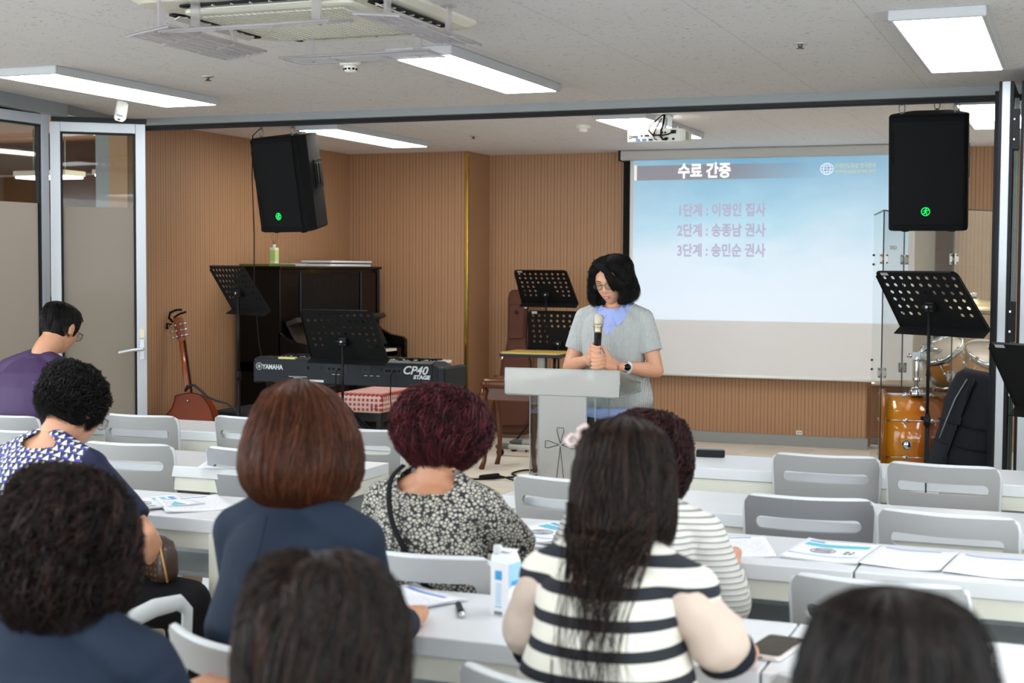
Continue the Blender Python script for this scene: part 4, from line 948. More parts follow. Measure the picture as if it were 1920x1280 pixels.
music_stand(-4.17, 11.45, 1.15, math.radians(172), math.radians(34), 'upper of two perforated music stands behind the yellow top table', DESKA, 0.10)
music_stand(-3.88, 10.95, 0.80, math.radians(180), math.radians(12), 'lower perforated music stand just behind the yellow top table', DESKA, 0.07)
music_stand(-0.655, 7.0, 1.165, math.radians(143), math.radians(38), 'perforated music stand in front of the drum shield', DESKA, 0.14, 0.0)
# half seen sheet stand at the edge
DESKS = desk_mesh([[(0.0, 0.02, 0.003)]])
music_stand(-0.080, 5.95, 0.890, math.radians(143), math.radians(38), 'solid black music stand desk cut off by the frame beside the folded doors', DESKS, 0.14, 0.0)
# ================================================================== STAGE KEYBOARD
t = thing('stage_keyboard', 'dark grey stage keyboard seen from behind on an X stand', 'keyboard', (-4.225, 8.00, 0.0), math.radians(-1))
KB = mat('keyboard_grey', (34, 37, 42), 0.5, bump=0.15, bscale=1500); kz0, kz1 = 0.745, 0.905; KW = 1.31
m = M(); prof = [(-0.02, kz0), (-0.02, kz1-0.012), (0.03, kz1), (0.17, kz1-0.005), (0.31, kz1-0.055), (0.31, kz0)]
m.loft([[(x, y, z) for y, z in prof] for x in (-KW/2, KW/2-0.06)], 0, False, True); m.loft([[(KW/2-0.06, y, z) for y, z in prof], [(KW/2-0.02, -0.005, kz0+0.0), (KW/2-0.02, -0.005, kz1-0.04), (KW/2-0.02, 0.03, kz1-0.03), (KW/2-0.02, 0.17, kz1-0.035), (KW/2-0.02, 0.30, kz1-0.07), (KW/2-0.02, 0.30, kz0)]], 0, False, True)
o = mk('body', m, KB, t, 0.006); recalc(o)
mk('end_cheek', M().box2((KW/2-0.03, -0.015, kz0-0.008), (KW/2+0.02, 0.31, kz1-0.03)), KB, t, 0.012); mk('end_cheek', M().box2((-KW/2-0.015, -0.01, kz0-0.008), (-KW/2+0.02, 0.31, kz1-0.03)), KB, t, 0.012)
m = M(); nk = 50; kw = (KW-0.16)/nk
for k in range(nk): m.box((-KW/2+0.08+kw*(k+0.5), 0.24, kz1-0.012), (kw*0.92, 0.13, 0.016), 0)
for k in range(nk-1):
    if k % 7 not in (2, 6): m.box((-KW/2+0.08+kw*(k+1), 0.215, kz1+0.001), (kw*0.5, 0.085, 0.012), 1)
mk('keys', m, [MATS['ivory'], BLACK], t)
m = M()
for x in (0.42, 0.47): m.cyl((x, 0.06, kz1), (x, 0.06, kz1+0.018), 0.012, 14)
m.box((0.34, 0.06, kz1+0.003), (0.03, 0.014, 0.012)); m.box((0.20, 0.06, kz1+0.002), (0.02, 0.012, 0.008)); m.box((0.24, 0.06, kz1+0.002), (0.02, 0.012, 0.008))
for k in range(12): m.box((-0.55+k*0.035, 0.05, kz1+0.002), (0.014, 0.01, 0.006))
mk('knobs', m, BLACK, t); mk('masking_tape', M().box((-0.42, -0.0, kz1-0.004), (0.12, 0.03, 0.012), 0), mat('tape_yellow', (206, 202, 120), 0.6), t)
yb = -0.0212; PRN = mat('print_white', (202, 206, 208), 0.5)
text('logo_lettering', 'YAMAHA', 0.042, PRN, t, tr(-0.592, yb, kz1-0.076) @ TXT_NY, bold=0.0013, sx=0.85)
text('model_lettering', 'CP40', 0.070, PRN, t, tr(0.395, yb, kz1-0.076) @ TXT_NY, bold=0.0016, sx=1.08, shear=0.3)
text('model_lettering', 'STAGE', 0.032, PRN, t, tr(0.470, yb, kz1-0.104) @ TXT_NY, bold=0.0016, sx=1.15, shear=0.2)
m = M(); cx, cz = -0.617, kz1-0.060
m.tube([(cx+0.022*math.cos(a), yb, cz+0.022*math.sin(a)) for a in (2*PI*k/24 for k in range(25))], 0.0016, 5)
for k in range(3): a = PI/6+PI*k/3; m.tube([(cx-0.016*math.cos(a), yb, cz-0.016*math.sin(a)), (cx+0.016*math.cos(a), yb, cz+0.016*math.sin(a))], 0.0022, 5)
for k in range(5): m.box((-0.335+0.0*k, yb, kz1-0.118-0.0065*k), ((0.13, 0.06, 0.06, 0.09, 0.15)[k], 0.001, 0.003))
m.box((-0.20, yb, kz1-0.140), (0.10, 0.001, 0.014)); 
for x in (0.12, 0.155, 0.345, 0.385, 0.43): m.box((x-0.2, yb, kz1-0.095), (0.022, 0.001, 0.0025))
mk('printed_marks', m, PRN, t)
DKP = mat('socket_dark', (18, 18, 20), 0.4)
for x0, x1 in ((-0.135, 0.02), (0.12, 0.18), (0.27, 0.40)): mk('socket_plate', M().box2((x0, yb-0.001, kz1-0.082), (x1, yb+0.002, kz1-0.038)), mat('socket_plate', (42, 45, 50), 0.5), t)
for x in (-0.26, -0.11, -0.08, -0.04, 0.29, 0.31, 0.345, 0.375): mk('socket', M().cyl((x, yb, kz1-0.06), (x, yb-0.004, kz1-0.06), 0.008, 12), DKP, t)
for x in (-0.175, 0.245, 0.14): mk('socket', M().box((x, yb-0.001, kz1-0.058), (0.013, 0.003, 0.013)), DKP, t)
for x, zz in ((-0.035, 0.35), (0.345, 0.45)):
    mk('plug_cable', M().tube([(x, yb-0.02, kz1-0.055), (x-0.012, yb-0.03, kz1-0.09), (x-0.018, yb-0.025, kz0-0.05), (x-0.03, 0.02, zz), (x-0.05, 0.10, 0.02)], 0.0035, 6), CABLE, t)
for x in (-KW/2+0.09, KW/2-0.12): mk('foot', M().box((x, 0.03, kz0-0.012), (0.05, 0.03, 0.02)).box((x, 0.26, kz0-0.012), (0.05, 0.03, 0.02)), RUBBER, t)
# X stand
t = thing('keyboard_stand', 'black double braced X stand under the stage keyboard', 'keyboard stand', (-4.10, 8.14, 0.0))
hx = 0.40; zt = 0.735
for s in (-1, 1):
    m = M()
    for dy in ((-0.10, -0.05) if s > 0 else (0.05, 0.10)): m.tube([(-s*hx, dy, 0.03), (s*hx, dy, zt-0.03)], 0.014, 4)
    mk('brace', m, BLACK, t)
for x in (-hx, hx):
    mk('support_bar', M().tube([(x, -0.15, zt-0.018), (x, 0.19, zt-0.018)], 0.014, 8).cyl((x, -0.16, zt-0.02), (x, -0.13, zt-0.02), 0.024, 10), BLACK, t)
    mk('floor_bar', M().tube([(x, -0.19, 0.024), (x, 0.19, 0.024)], 0.014, 8).cyl((x, -0.205, 0.024), (x, -0.17, 0.024), 0.021, 10).cyl((x, 0.17, 0.024), (x, 0.205, 0.024), 0.021, 10), BLACK, t)
m = M(); m.prism(flatdisc(0.075, 20), 0.012, 0, tr(0, -0.12, 0.38) @ rot('X', PI/2)); m.cyl((0, -0.15, 0.38), (0, 0.12, 0.38), 0.014, 12)
for k in range(7): a = 0.4*k+0.5; m.cyl((0.058*math.cos(a), -0.133, 0.38+0.058*math.sin(a)), (0.058*math.cos(a), -0.137, 0.38+0.058*math.sin(a)), 0.006, 8, 1)
mk('lock_disc', m, [BLACK, ALU], t)
# small screen clamp beside it
# ================================================================== BENCHES, CHAIR
def gingham():
    m = NT('gingham'); x, y, z = m.xyz(); P = 0.034
    a = m.math('LESS_THAN', m.math('FRACT', m.math('DIVIDE', m.math('ADD', x, 0.0), P)), 0.55); b = m.math('LESS_THAN', m.math('FRACT', m.math('DIVIDE', y, P)), 0.55); c = m.math('LESS_THAN', m.math('FRACT', m.math('DIVIDE', z, P)), 0.55)
    s = m.math('DIVIDE', m.math('ADD', m.math('ADD', a, b), c), 3.0)
    m.base(m.ramp(s, [(0.30, lin((214, 186, 176))), (0.5, lin((176, 84, 80))), (0.9, lin((120, 28, 34)))])); m.b.inputs['Roughness'].default_value = 0.9; return m.mat
t = thing('piano_bench', 'piano bench covered with a red and white checked cloth', 'bench', (-4.86, 9.75, 0), math.radians(3))
def cush(u, v):
    return None
m = M(); rings = []
for z, k in ((0.43, 1.0), (0.47, 1.005), (0.52, 1.0), (0.545, 0.985), (0.56, 0.94), (0.566, 0.7), (0.566, 0.02)):
    rings.append([(x*k+0.004*math.sin(40*y)*(z < 0.5), y*k+0.004*math.sin(35*x)*(z < 0.5), z+0.006*math.sin(9*x+4*y)*(z < 0.45)) for x, y in rr(0.19, 0.42, 0.03, 5)])
mk('checked_cover', M().loft(rings, 0, True), gingham(), t)
mk('frame', M().box2((-0.17, -0.38, 0.36), (0.17, 0.38, 0.44)), BLACKGLOSS, t, 0.004)
for sx in (-1, 1):
    for sy in (-1, 1): mk('leg', M().box2((sx*0.165, sy*0.375, 0), (sx*0.125, sy*0.33, 0.37)), BLACKGLOSS, t, 0.003)
BROWNW = mat('glossy_brown_wood', (96, 52, 28), 0.22, coat=0.4, var=0.15)
t = thing('wooden_stool', 'brown polished wooden stool with curved legs behind the lectern', 'stool', (-3.85, 9.95, 0), 0)
m = M(); m.loft([[(x*k, y*k, z) for x, y in rr(0.23, 0.18, 0.05)] for k, z in ((0.96, 0.60), (1.0, 0.615), (1.0, 0.64), (0.97, 0.66), (0.8, 0.668))]); mk('seat', m, BROWNW, t)
mk('apron', M().prism(rr(0.20, 0.15, 0.03), 0.09, 0, tr(0, 0, 0.51)), BROWNW, t, 0.004)
for sx in (-1, 1):
    for sy in (-1, 1):
        mk('leg', M().tube([(sx*0.19, sy*0.14, 0.59), (sx*0.215, sy*0.16, 0.50), (sx*0.205, sy*0.155, 0.36), (sx*0.185, sy*0.14, 0.20), (sx*0.195, sy*0.145, 0.06), (sx*0.215, sy*0.155, 0.0)], [0.034, 0.032, 0.024, 0.018, 0.017, 0.021], 12), BROWNW, t)
# ================================================================== TILTING TABLE ON CASTERS
t = thing('rolling_side_table', 'height adjustable rolling table with yellow wood top', 'table', (-3.98, 10.72, 0), 0)
mk('tabletop', M().prism(rr(0.24, 0.19, 0.03), 0.018, 0, tr(0, 0, 0.80) @ rot('Y', 0.0)), [mat('yellow_wood', (206, 178, 96), 0.3, var=0.08)], t, 0.002)
mk('top_edge', M().prism(rr(0.248, 0.198, 0.034), 0.024, 0, tr(0, 0, 0.782)), mat('edge_charcoal', (52, 54, 58), 0.5), t, 0.004)
mk('column', M().box((0.02, 0.05, 0.42), (0.055, 0.035, 0.74)), mat('table_grey_metal', (190, 190, 184), 0.4), t, 0.004)
mk('height_lever', M().tube([(0.17, -0.05, 0.79), (0.17, -0.06, 0.70), (0.17, -0.05, 0.66)], 0.012, 8).box((0.17, 0.0, 0.775), (0.05, 0.10, 0.02)), BLACK, t)
for sy, yy in ((-1, -0.16), (1, 0.14)):
    o = mk('base_bar', M().tube([(-0.20, yy, 0.075), (0.30, yy, 0.075)], 0.020, 12), MATS['table_grey_metal'], t)
    for x in (-0.24, 0.33):
        mk('bar_cap', M().tube([(x*0.7 if x < 0 else x*0.86, yy, 0.078), (x, yy, 0.078), (x*1.15, yy, 0.070)], [0.024, 0.023, 0.014], 10), mat('cap_grey', (92, 94, 92), 0.5), o)
        mk('caster', M().cyl((x, yy-0.012, 0.028), (x, yy+0.012, 0.028), 0.028, 18).cyl((x, yy-0.022, 0.028), (x, yy-0.014, 0.028), 0.026, 18).cyl((x, yy, 0.028), (x, yy, 0.065), 0.008, 8), RUBBER, o)
mk('cross_bar', M().box((0.05, 0.0, 0.085), (0.06, 0.34, 0.03)), MATS['table_grey_metal'], t, 0.004)
# ================================================================== GUITAR BAG (brown) AND BLACK GIG BAG
def bag_mesh(m, outline, th, T, mi=0):
    """outline: list of (z, halfwidth, cx, depth) -> rounded soft body"""
    rings = []
    for z, hw, cx, d in outline:
        ring = []
        for k in range(28):
            a = 2*PI*k/28; c, s = math.cos(a), math.sin(a)
            ring.append((cx+hw*abs(c)**0.55*(1 if c >= 0 else -1), d*abs(s)**0.6*(1 if s >= 0 else -1), z))
        rings.append(ring)
    m.loft(rings, mi, True, True, True, T); return m
BAGB = mat('brown_nylon', (96, 62, 52), 0.75, bump=0.3, bscale=1200)
t = thing('guitar_gig_bag', 'brown padded guitar bag leaning against the slatted wall', 'guitar bag', (-4.56, 11.72, 0), 0)
T = rot('Y', math.radians(-1.5)) @ rot('X', math.radians(-9))
out = [(0.03, 0.10, 0, 0.05), (0.05, 0.17, 0, 0.065), (0.12, 0.205, 0, 0.07), (0.24, 0.215, 0, 0.07), (0.36, 0.19, 0, 0.07), (0.46, 0.155, 0, 0.068), (0.56, 0.145, 0, 0.065), (0.66, 0.135, 0, 0.06), (0.76, 0.10, 0, 0.055), (0.86, 0.085, 0, 0.05), (1.05, 0.085, 0, 0.048), (1.22, 0.092, 0, 0.045), (1.27, 0.085, 0, 0.04), (1.295, 0.06, 0, 0.03)]
mk('body', bag_mesh(M(), out, 0.1, T), BAGB, t)
mk('front_pocket', bag_mesh(M(), [(z, hw*0.72, 0, 0.016) for z, hw in ((0.86, 0.085), (0.87, 0.1), (1.0, 0.098), (1.14, 0.1), (1.16, 0.09))], 0.1, T @ tr(0.004, -0.052, 0)), BAGB, t)
mk('lower_pocket', bag_mesh(M(), [(z, hw*0.8, 0, 0.02) for z, hw in ((0.10, 0.15), (0.12, 0.19), (0.25, 0.21), (0.42, 0.17), (0.52, 0.13), (0.53, 0.11))], 0.1, T @ tr(0, -0.07, 0)), BAGB, t)
mk('side_pocket', bag_mesh(M(), [(0.36, 0.02, 0, 0.04), (0.38, 0.035, 0, 0.05), (0.52, 0.035, 0, 0.05), (0.54, 0.02, 0, 0.04)], 0.1, T @ tr(-0.17, -0.01, 0)), BAGB, t)
m = M(); zp = [(-(hw+0.002), -0.004, z) for z, hw, _, _ in out[2:]]; m.tube(zp, 0.005, 6, 0, T); m.tube([(hw+0.002, -0.004, z) for z, hw, _, _ in out[2:]], 0.005, 6, 0, T)
mk('zipper', m, BLACK, t); mk('zip_pull', M().box((-0.128, -0.012, 0.70), (0.012, 0.006, 0.03), 0, T).box((0.085, -0.055, 1.13), (0.03, 0.006, 0.01), 0, T), CHROME, t)
mk('badge', M().cyl((0.01, -0.074, 1.09), (0.01, -0.066, 1.09), 0.018, 20, 0, T), mat('badge_dark', (58, 44, 42), 0.4), t)
BAGK = mat('black_nylon', (36, 39, 44), 0.6, bump=0.5, bscale=500)
t = thing('black_gig_bag', 'black padded gig bag leaning beside the drum shield at the folded doors', 'instrument bag', (-0.68, 8.62, 0), 0)
T = rot('Y', math.radians(10)) @ rot('X', math.radians(-4))
out = [(0.02, 0.10, 0, 0.07), (0.05, 0.17, 0, 0.09), (0.15, 0.20, 0, 0.10), (0.30, 0.205, 0, 0.10), (0.42, 0.185, 0, 0.10), (0.55, 0.165, 0, 0.10), (0.68, 0.165, 0, 0.095), (0.80, 0.155, 0, 0.09), (0.88, 0.13, 0, 0.075), (0.92, 0.09, 0, 0.05)]
o = mk('body', bag_mesh(M(), out, 0.1, T), BAGK, t)
m = M()
for z in (0.22, 0.36, 0.48, 0.60): m.tube([(-0.17, -0.085, z+0.01), (-0.08, -0.104, z), (0.05, -0.106, z-0.005), (0.16, -0.088, z)], 0.007, 6, 0, T)
mk('quilted_seam', m, BAGK, t)
mk('zipper_piping', M().tube([(-0.06, -0.100, 0.86), (-0.10, -0.104, 0.74), (-0.125, -0.108, 0.60), (-0.14, -0.108, 0.50)], 0.005, 6, 0, T), mat('piping_grey', (128, 132, 134), 0.5), t)
mk('shoulder_strap', M().tube([(-0.02, -0.10, 0.86), (-0.05, -0.13, 0.66), (-0.08, -0.13, 0.44), (-0.09, -0.125, 0.25), (-0.08, -0.10, 0.10)], [0.012]*5, 6, 0, T), BLACK, t)
mk('buckle', M().box((-0.055, -0.14, 0.62), (0.03, 0.012, 0.045), 0, T).box((-0.085, -0.14, 0.38), (0.03, 0.012, 0.045), 0, T), BLACK, t, 0.003)
# ================================================================== ACOUSTIC GUITAR
t = thing('acoustic_guitar', 'brown acoustic guitar with black strap leaning on the slatted wall', 'guitar', (-5.86, 8.72, 0), math.radians(8))
GT = tr(0.06, 0, 0.02) @ rot('Y', math.radians(-12)) @ rot('X', math.radians(-8))
MAH = mat('mahogany', (124, 52, 20), 0.4, spec=0.12, var=0.25, vscale=5)
NK = mat('guitar_neck', (150, 76, 38), 0.25, coat=0.4)
def gout(n=64):
    pts = []
    for k in range(n):
        a = 2*PI*k/n; zc = 0.28+0.28*(-math.cos(a))
        zz = zc
        w = 0.19*math.exp(-((zz-0.17)/0.175)**2)**0.5+0.145*math.exp(-((zz-0.45)/0.13)**2)**0.5
        q = math.sin(a); w = w*min(1, abs(q)*2.2)**0.6
        x = w*(1 if q > 0 else -1)*0.92
        if q < 0 and zz > 0.43: x = max(x, -0.05-0.11*math.exp(-((zz-0.43)/0.06)))      # cutaway
        pts.append((x, zz))
    return pts
go = gout()
m = M().loft([[(x, -0.05, z) for x, z in go], [(x, 0.05, z) for x, z in go]], 0, False, True, True, GT); o = mk('body', m, MAH, t, 0.004); recalc(o)
mk('binding', M().tube([(x, -0.051, z) for x, z in go+go[:1]], 0.0032, 6, 0, GT), mat('binding_dark', (40, 24, 18), 0.3), t)
mk('soundboard', M().prism([(x*0.985, z) for x, z in go], 0.003, 0, GT @ tr(0, 0.055, 0) @ rot('X', PI/2)), mat('spruce', (196, 150, 92), 0.25, coat=0.5), t)
mk('neck', M().tube([(0, 0.028, 0.50), (0, 0.026, 0.57), (0, 0.03, 0.66), (0, 0.033, 0.95)], [0.040, 0.031, 0.029, 0.025], 14, 0, GT, flat=0.6), NK, t)
mk('fretboard', M().box((0, 0.049, 0.70), (0.05, 0.010, 0.56), 0, GT), mat('rosewood', (46, 28, 20), 0.4), t)
m = M(); m.loft([[(-w_, y, z) , (w_, y, z), (w_, y+0.014, z), (-w_, y+0.014, z)] for w_, y, z in ((0.024, 0.034, 0.95), (0.034, 0.03, 0.985), (0.038, 0.022, 1.10), (0.034, 0.020, 1.125))], 0, False, True, True, GT)
mk('headstock', m, NK, t, 0.003)
for s in (-1, 1):
    for k in range(3):
        z = 0.985+k*0.042; mk('tuning_peg', M().cyl((s*0.020, 0.02, z), (s*0.020, 0.006, z), 0.009, 12, 0, GT).cyl((s*0.020, 0.012, z), (s*0.055, 0.012, z), 0.003, 8, 0, GT).tube([(s*0.050, 0.012, z), (s*0.060, 0.012, z)], 0.009, 10, 0, GT, round_ends=True), CHROME, t)
m = M(); m.tube([(-0.045, 0.03, 1.10), (-0.055, 0.0, 1.13), (-0.03, -0.02, 1.16), (0.02, -0.02, 1.17), (0.06, -0.01, 1.165)], 0.009, 8, 0, GT); m.tube([(-0.03, 0.03, 1.13), (0.02, 0.02, 1.145), (0.075, 0.02, 1.15)], 0.008, 8, 0, GT); m.tube([(-0.05, 0.02, 1.08), (-0.075, 0.0, 1.09), (-0.08, 0.0, 1.05)], 0.009, 8, 0, GT)
mk('capo', m, BLACK, t)
m = M(); sp = [(0.02, -0.05, 0.575), (0.06, -0.07, 0.605), (0.11, -0.08, 0.60), (0.16, -0.085, 0.55), (0.20, -0.085, 0.50), (0.26, -0.075, 0.46), (0.33, -0.065, 0.43), (0.38, -0.045, 0.38), (0.39, -0.02, 0.31), (0.36, 0.0, 0.24)]
m.tube(sp, [0.012, 0.022, 0.026, 0.026, 0.024, 0.022, 0.02, 0.02, 0.018, 0.014], 10, 0, GT, flat=0.35); mk('strap', m, mat('strap_grey', (52, 56, 62), 0.7), t)
mk('strap_button', M().cyl((0.03, -0.05, 0.505), (0.03, -0.06, 0.505), 0.009, 10, 0, GT).cyl((0.02, 0.0, 0.52), (0.02, -0.01, 0.52), 0.006, 10, 0, GT), CHROME, t)
# black box beside the piano
t = thing('equipment_case', 'low black case standing between guitar and piano', 'case', (-5.62, 9.28, 0), 0)
mk('box', M().box((0, 0, 0.215), (0.46, 0.62, 0.43)), mat('case_cloth', (44, 47, 52), 0.85), t, 0.01); mk('handle', M().tube([(-0.06, -0.32, 0.30), (-0.05, -0.34, 0.33), (0.05, -0.34, 0.33), (0.06, -0.32, 0.30)], 0.008, 6), BLACK, t)
# ================================================================== FLOOR CABLES
m = M(); pts = [(-4.6, 9.15, 0.008), (-4.3, 9.30, 0.008), (-4.0, 9.25, 0.008), (-3.85, 9.30, 0.008), (-3.72, 9.42, 0.01), (-3.62, 9.48, 0.01), (-3.55, 9.62, 0.012), (-3.60, 9.80, 0.012), (-3.72, 9.80, 0.012), (-3.75, 9.62, 0.012), (-3.66, 9.46, 0.018), (-3.55, 9.40, 0.01), (-3.2, 9.2, 0.008), (-2.8, 9.0, 0.008), (-2.3, 7.4, 0.008)]
def smooth(pts, n=8):
    out = []; P = [Vector(p) for p in pts]
    for i in range(len(P)-1):
        a, b, c, d = P[max(i-1, 0)], P[i], P[i+1], P[min(i+2, len(P)-1)]
        for k in range(n):
            t_ = k/n; out.append(0.5*((2*b)+(c-a)*t_+(2*a-5*b+4*c-d)*t_*t_+(3*b-a-3*c+d)*t_**3))
    out.append(P[-1]); return out
m.tube(smooth(pts), 0.007, 6)
o = mk('floor_cable', m, CABLE); tag(o, 'black cable looped on the carpet beside the lectern', 'cable')
m = M(); m.tube(smooth([(-4.75, 9.05, 0.008), (-4.3, 9.1, 0.008), (-4.0, 9.16, 0.008), (-3.8, 9.28, 0.02), (-3.74, 9.34, 0.03), (-3.6, 9.30, 0.008), (-3.3, 9.05, 0.008)]), 0.006, 6); m.tube([(-3.86, 9.30, 0.02), (-3.76, 9.36, 0.03)], 0.016, 8, round_ends=True)
o = mk('floor_cable', m, CABLE); tag(o, 'second black floor cable with a plug, running under the loop', 'cable')
# ================================================================== LECTERN
t = thing('acrylic_lectern', 'frosted acrylic lectern with a cut out cross', 'lectern', (-2.235, 6.37, 0), math.radians(1))
ACR_E = clear_mat('acrylic_edge', tint=(228, 232, 232), refl=0.9, frost=0.35, frostcol=(236, 240, 240))
mk('front_board', M().box2((-0.285, -0.006, 0.885), (0.275, 0.002, 1.005)), FROSTACR, t)
mk('sloping_top', M().add([(-0.285, -0.006, 1.003), (0.275, -0.006, 1.003), (0.275, 0.36, 0.925), (-0.285, 0.36, 0.925), (-0.285, -0.006, 1.009), (0.275, -0.006, 1.009), (0.275, 0.36, 0.931), (-0.285, 0.36, 0.931)], [(0, 3, 2, 1), (4, 5, 6, 7), (0, 1, 5, 4), (1, 2, 6, 5), (2, 3, 7, 6), (3, 0, 4, 7)]), FROSTACR, t)
for x in (-0.285, 0.269):
    mk('side_board', M().loft([[(x, -0.004, 0.887), (x, 0.36, 0.887), (x, 0.36, 0.925), (x, -0.004, 1.003)], [(x+0.006, -0.004, 0.887), (x+0.006, 0.36, 0.887), (x+0.006, 0.36, 0.925), (x+0.006, -0.004, 1.003)]], 0, False), FROSTACR if x < 0 else CLEAR, t)
m = M()
for a, b in (((-0.285, -0.004, 1.006), (0.275, -0.004, 1.006)), ((-0.285, -0.004, 0.886), (0.275, -0.004, 0.886)), ((0.275, -0.004, 0.886), (0.275, -0.004, 1.006)), ((-0.285, -0.004, 0.886), (-0.285, -0.004, 1.006)), ((0.275, 0.0, 1.006), (0.275, 0.36, 0.928)), ((0.275, 0, 0.886), (0.275, 0.36, 0.886)), ((0.275, 0.36, 0.886), (0.275, 0.36, 0.93)), ((-0.285, 0.36, 0.93), (0.275, 0.36, 0.93))): m.tube([a, b], 0.0032, 4)
mk('polished_edge', m, ACR_E, t)
mk('bottom_shelf', M().box2((-0.28, 0.0, 0.880), (0.27, 0.35, 0.886)), FROSTACR, t)
# column: clear sides, frosted centre
def cross_cut(T0):
    c = M(); k = 0.0
    def kite(dx, dz, L, w):
        n = Vector((dx, dz)); p = Vector((-dz, dx)); s = 0.012
        return [tuple(n*s), tuple(n*(L*0.82)+p*w), tuple(n*L+p*w*0.9), tuple(n*L-p*w*0.9), tuple(n*(L*0.82)-p*w)]
    for dx, dz, L, w in ((0, 1, 0.072, 0.013), (1, 0, 0.066, 0.013), (-1, 0, 0.066, 0.013), (0, -1, 0.19, 0.013)):
        pl = kite(dx, dz, L, w); c.prism([(q[0], q[1]) for q in pl], 0.06, 0, T0)
    return c
mb = M().box2((-0.115, -0.003, 0.03), (0.115, 0.003, 0.885)); o = mk('frosted_column', mb, FROSTACR, t)
boolean_cut(o, cross_cut(tr(-0.008, 0.03, 0.655) @ rot('X', PI/2)))
m = M()
def loop(pts, r=0.0018):
    q = [(x, -0.006, z) for x, z in pts]; m.tube(q+[q[0]], r, 4)
for dx, dz, L, w in ((0, 1, 0.080, 0.017), (1, 0, 0.074, 0.017), (-1, 0, 0.074, 0.017), (0, -1, 0.198, 0.017)):
    n = Vector((dx, dz)); p = Vector((-dz, dx)); o0 = Vector((-0.008, 0.655))
    loop([tuple(o0+n*0.006), tuple(o0+n*(L*0.80)+p*w), tuple(o0+n*L+p*w*0.9), tuple(o0+n*L-p*w*0.9), tuple(o0+n*(L*0.80)-p*w)])
mk('cross_outline', m, mat('etched_line', (96, 96, 94), 0.4), t)
for x in (-0.160, 0.120):
    mk('clear_side', M().box2((x, -0.003, 0.03), (x+0.040, 0.003, 0.885)).box2((x+(0 if x < 0 else 0.034), 0.0, 0.03), (x+(0.006 if x < 0 else 0.040), 0.22, 0.885)), CLEAR, t)
m = M()
for x in (-0.160, -0.118, 0.118, 0.160): m.tube([(x, -0.003, 0.03), (x, -0.003, 0.885)], 0.0028, 4)
m.tube([(0.160, 0.22, 0.03), (0.160, 0.22, 0.885)], 0.0028, 4); m.tube([(-0.160, 0.22, 0.03), (-0.160, 0.22, 0.885)], 0.0028, 4)
mk('polished_edge', m, ACR_E, t)
mk('base_plate', M().prism(rr(0.26, 0.20, 0.03), 0.03, 0, tr(0, 0.10, 0)), FROSTACR, t, 0.003)
# ================================================================== DRUM SHIELD
SHC = clear_mat('shield_acrylic', tint=(246, 248, 247), refl=0.06)
V = [(-1.262, 9.68), (-1.104, 8.905), (-1.045, 9.45), (-0.694, 8.80), (-0.47, 9.20)]
t = thing('drum_shield', 'clear folding acrylic shield with steel hinges around the drums', 'drum shield', (0, 0, 0))
for i in range(4):
    m = M(); seg_box(m, V[i], V[i+1], 0.005, 0.02, 1.83); o = mk('clear_panel', m, SHC, t)
    m = M(); seg_box(m, V[i], V[i+1], 0.007, 1.826, 1.834); a, b = V[i], V[i+1]
    m.box((b[0], b[1], 0.92), (0.007, 0.009, 1.82)); mk('panel_edge', m, mat('shield_edge', (92, 100, 100), 0.2) if i else mat('shield_edge_dark', (52, 50, 52), 0.3), o)
for (x, y) in V[1:4]:
    for zz in (0.18, 0.86, 1.54):
        m = M(); m.box((x+0.018, y-0.004, zz), (0.022, 0.006, 0.062)); m.cyl((x, y-0.006, zz-0.032), (x, y-0.006, zz+0.032), 0.005, 8)
        for dx in (-0.012, 0.022):
            for dz in (-0.022, 0.022): m.cyl((x+dx, y-0.004, zz+dz), (x+dx, y-0.012, zz+dz), 0.006, 8)
        if x < -0.6: m.box((x-0.014, y-0.004, zz), (0.014, 0.006, 0.062))
        mk('hinge', m, mat('hinge_steel', (142, 140, 132), 0.3, 0.8), t)
for zz in (0.86, 1.54):
    mk('hinge', M().cyl((-1.258, 9.66, zz-0.03), (-1.258, 9.65, zz-0.03), 0.008, 8).cyl((-1.258, 9.66, zz+0.03), (-1.258, 9.65, zz+0.03), 0.008, 8), MATS['shield_edge_dark'], t)
text('maker_lettering', '드럼쉴드'[:0]+'XENEX', 0.035, mat('faint_grey', (150, 148, 146), 0.5), t, tr(-1.098, 9.15, 1.60) @ rot('Z', math.radians(74)) @ TXT_NY)
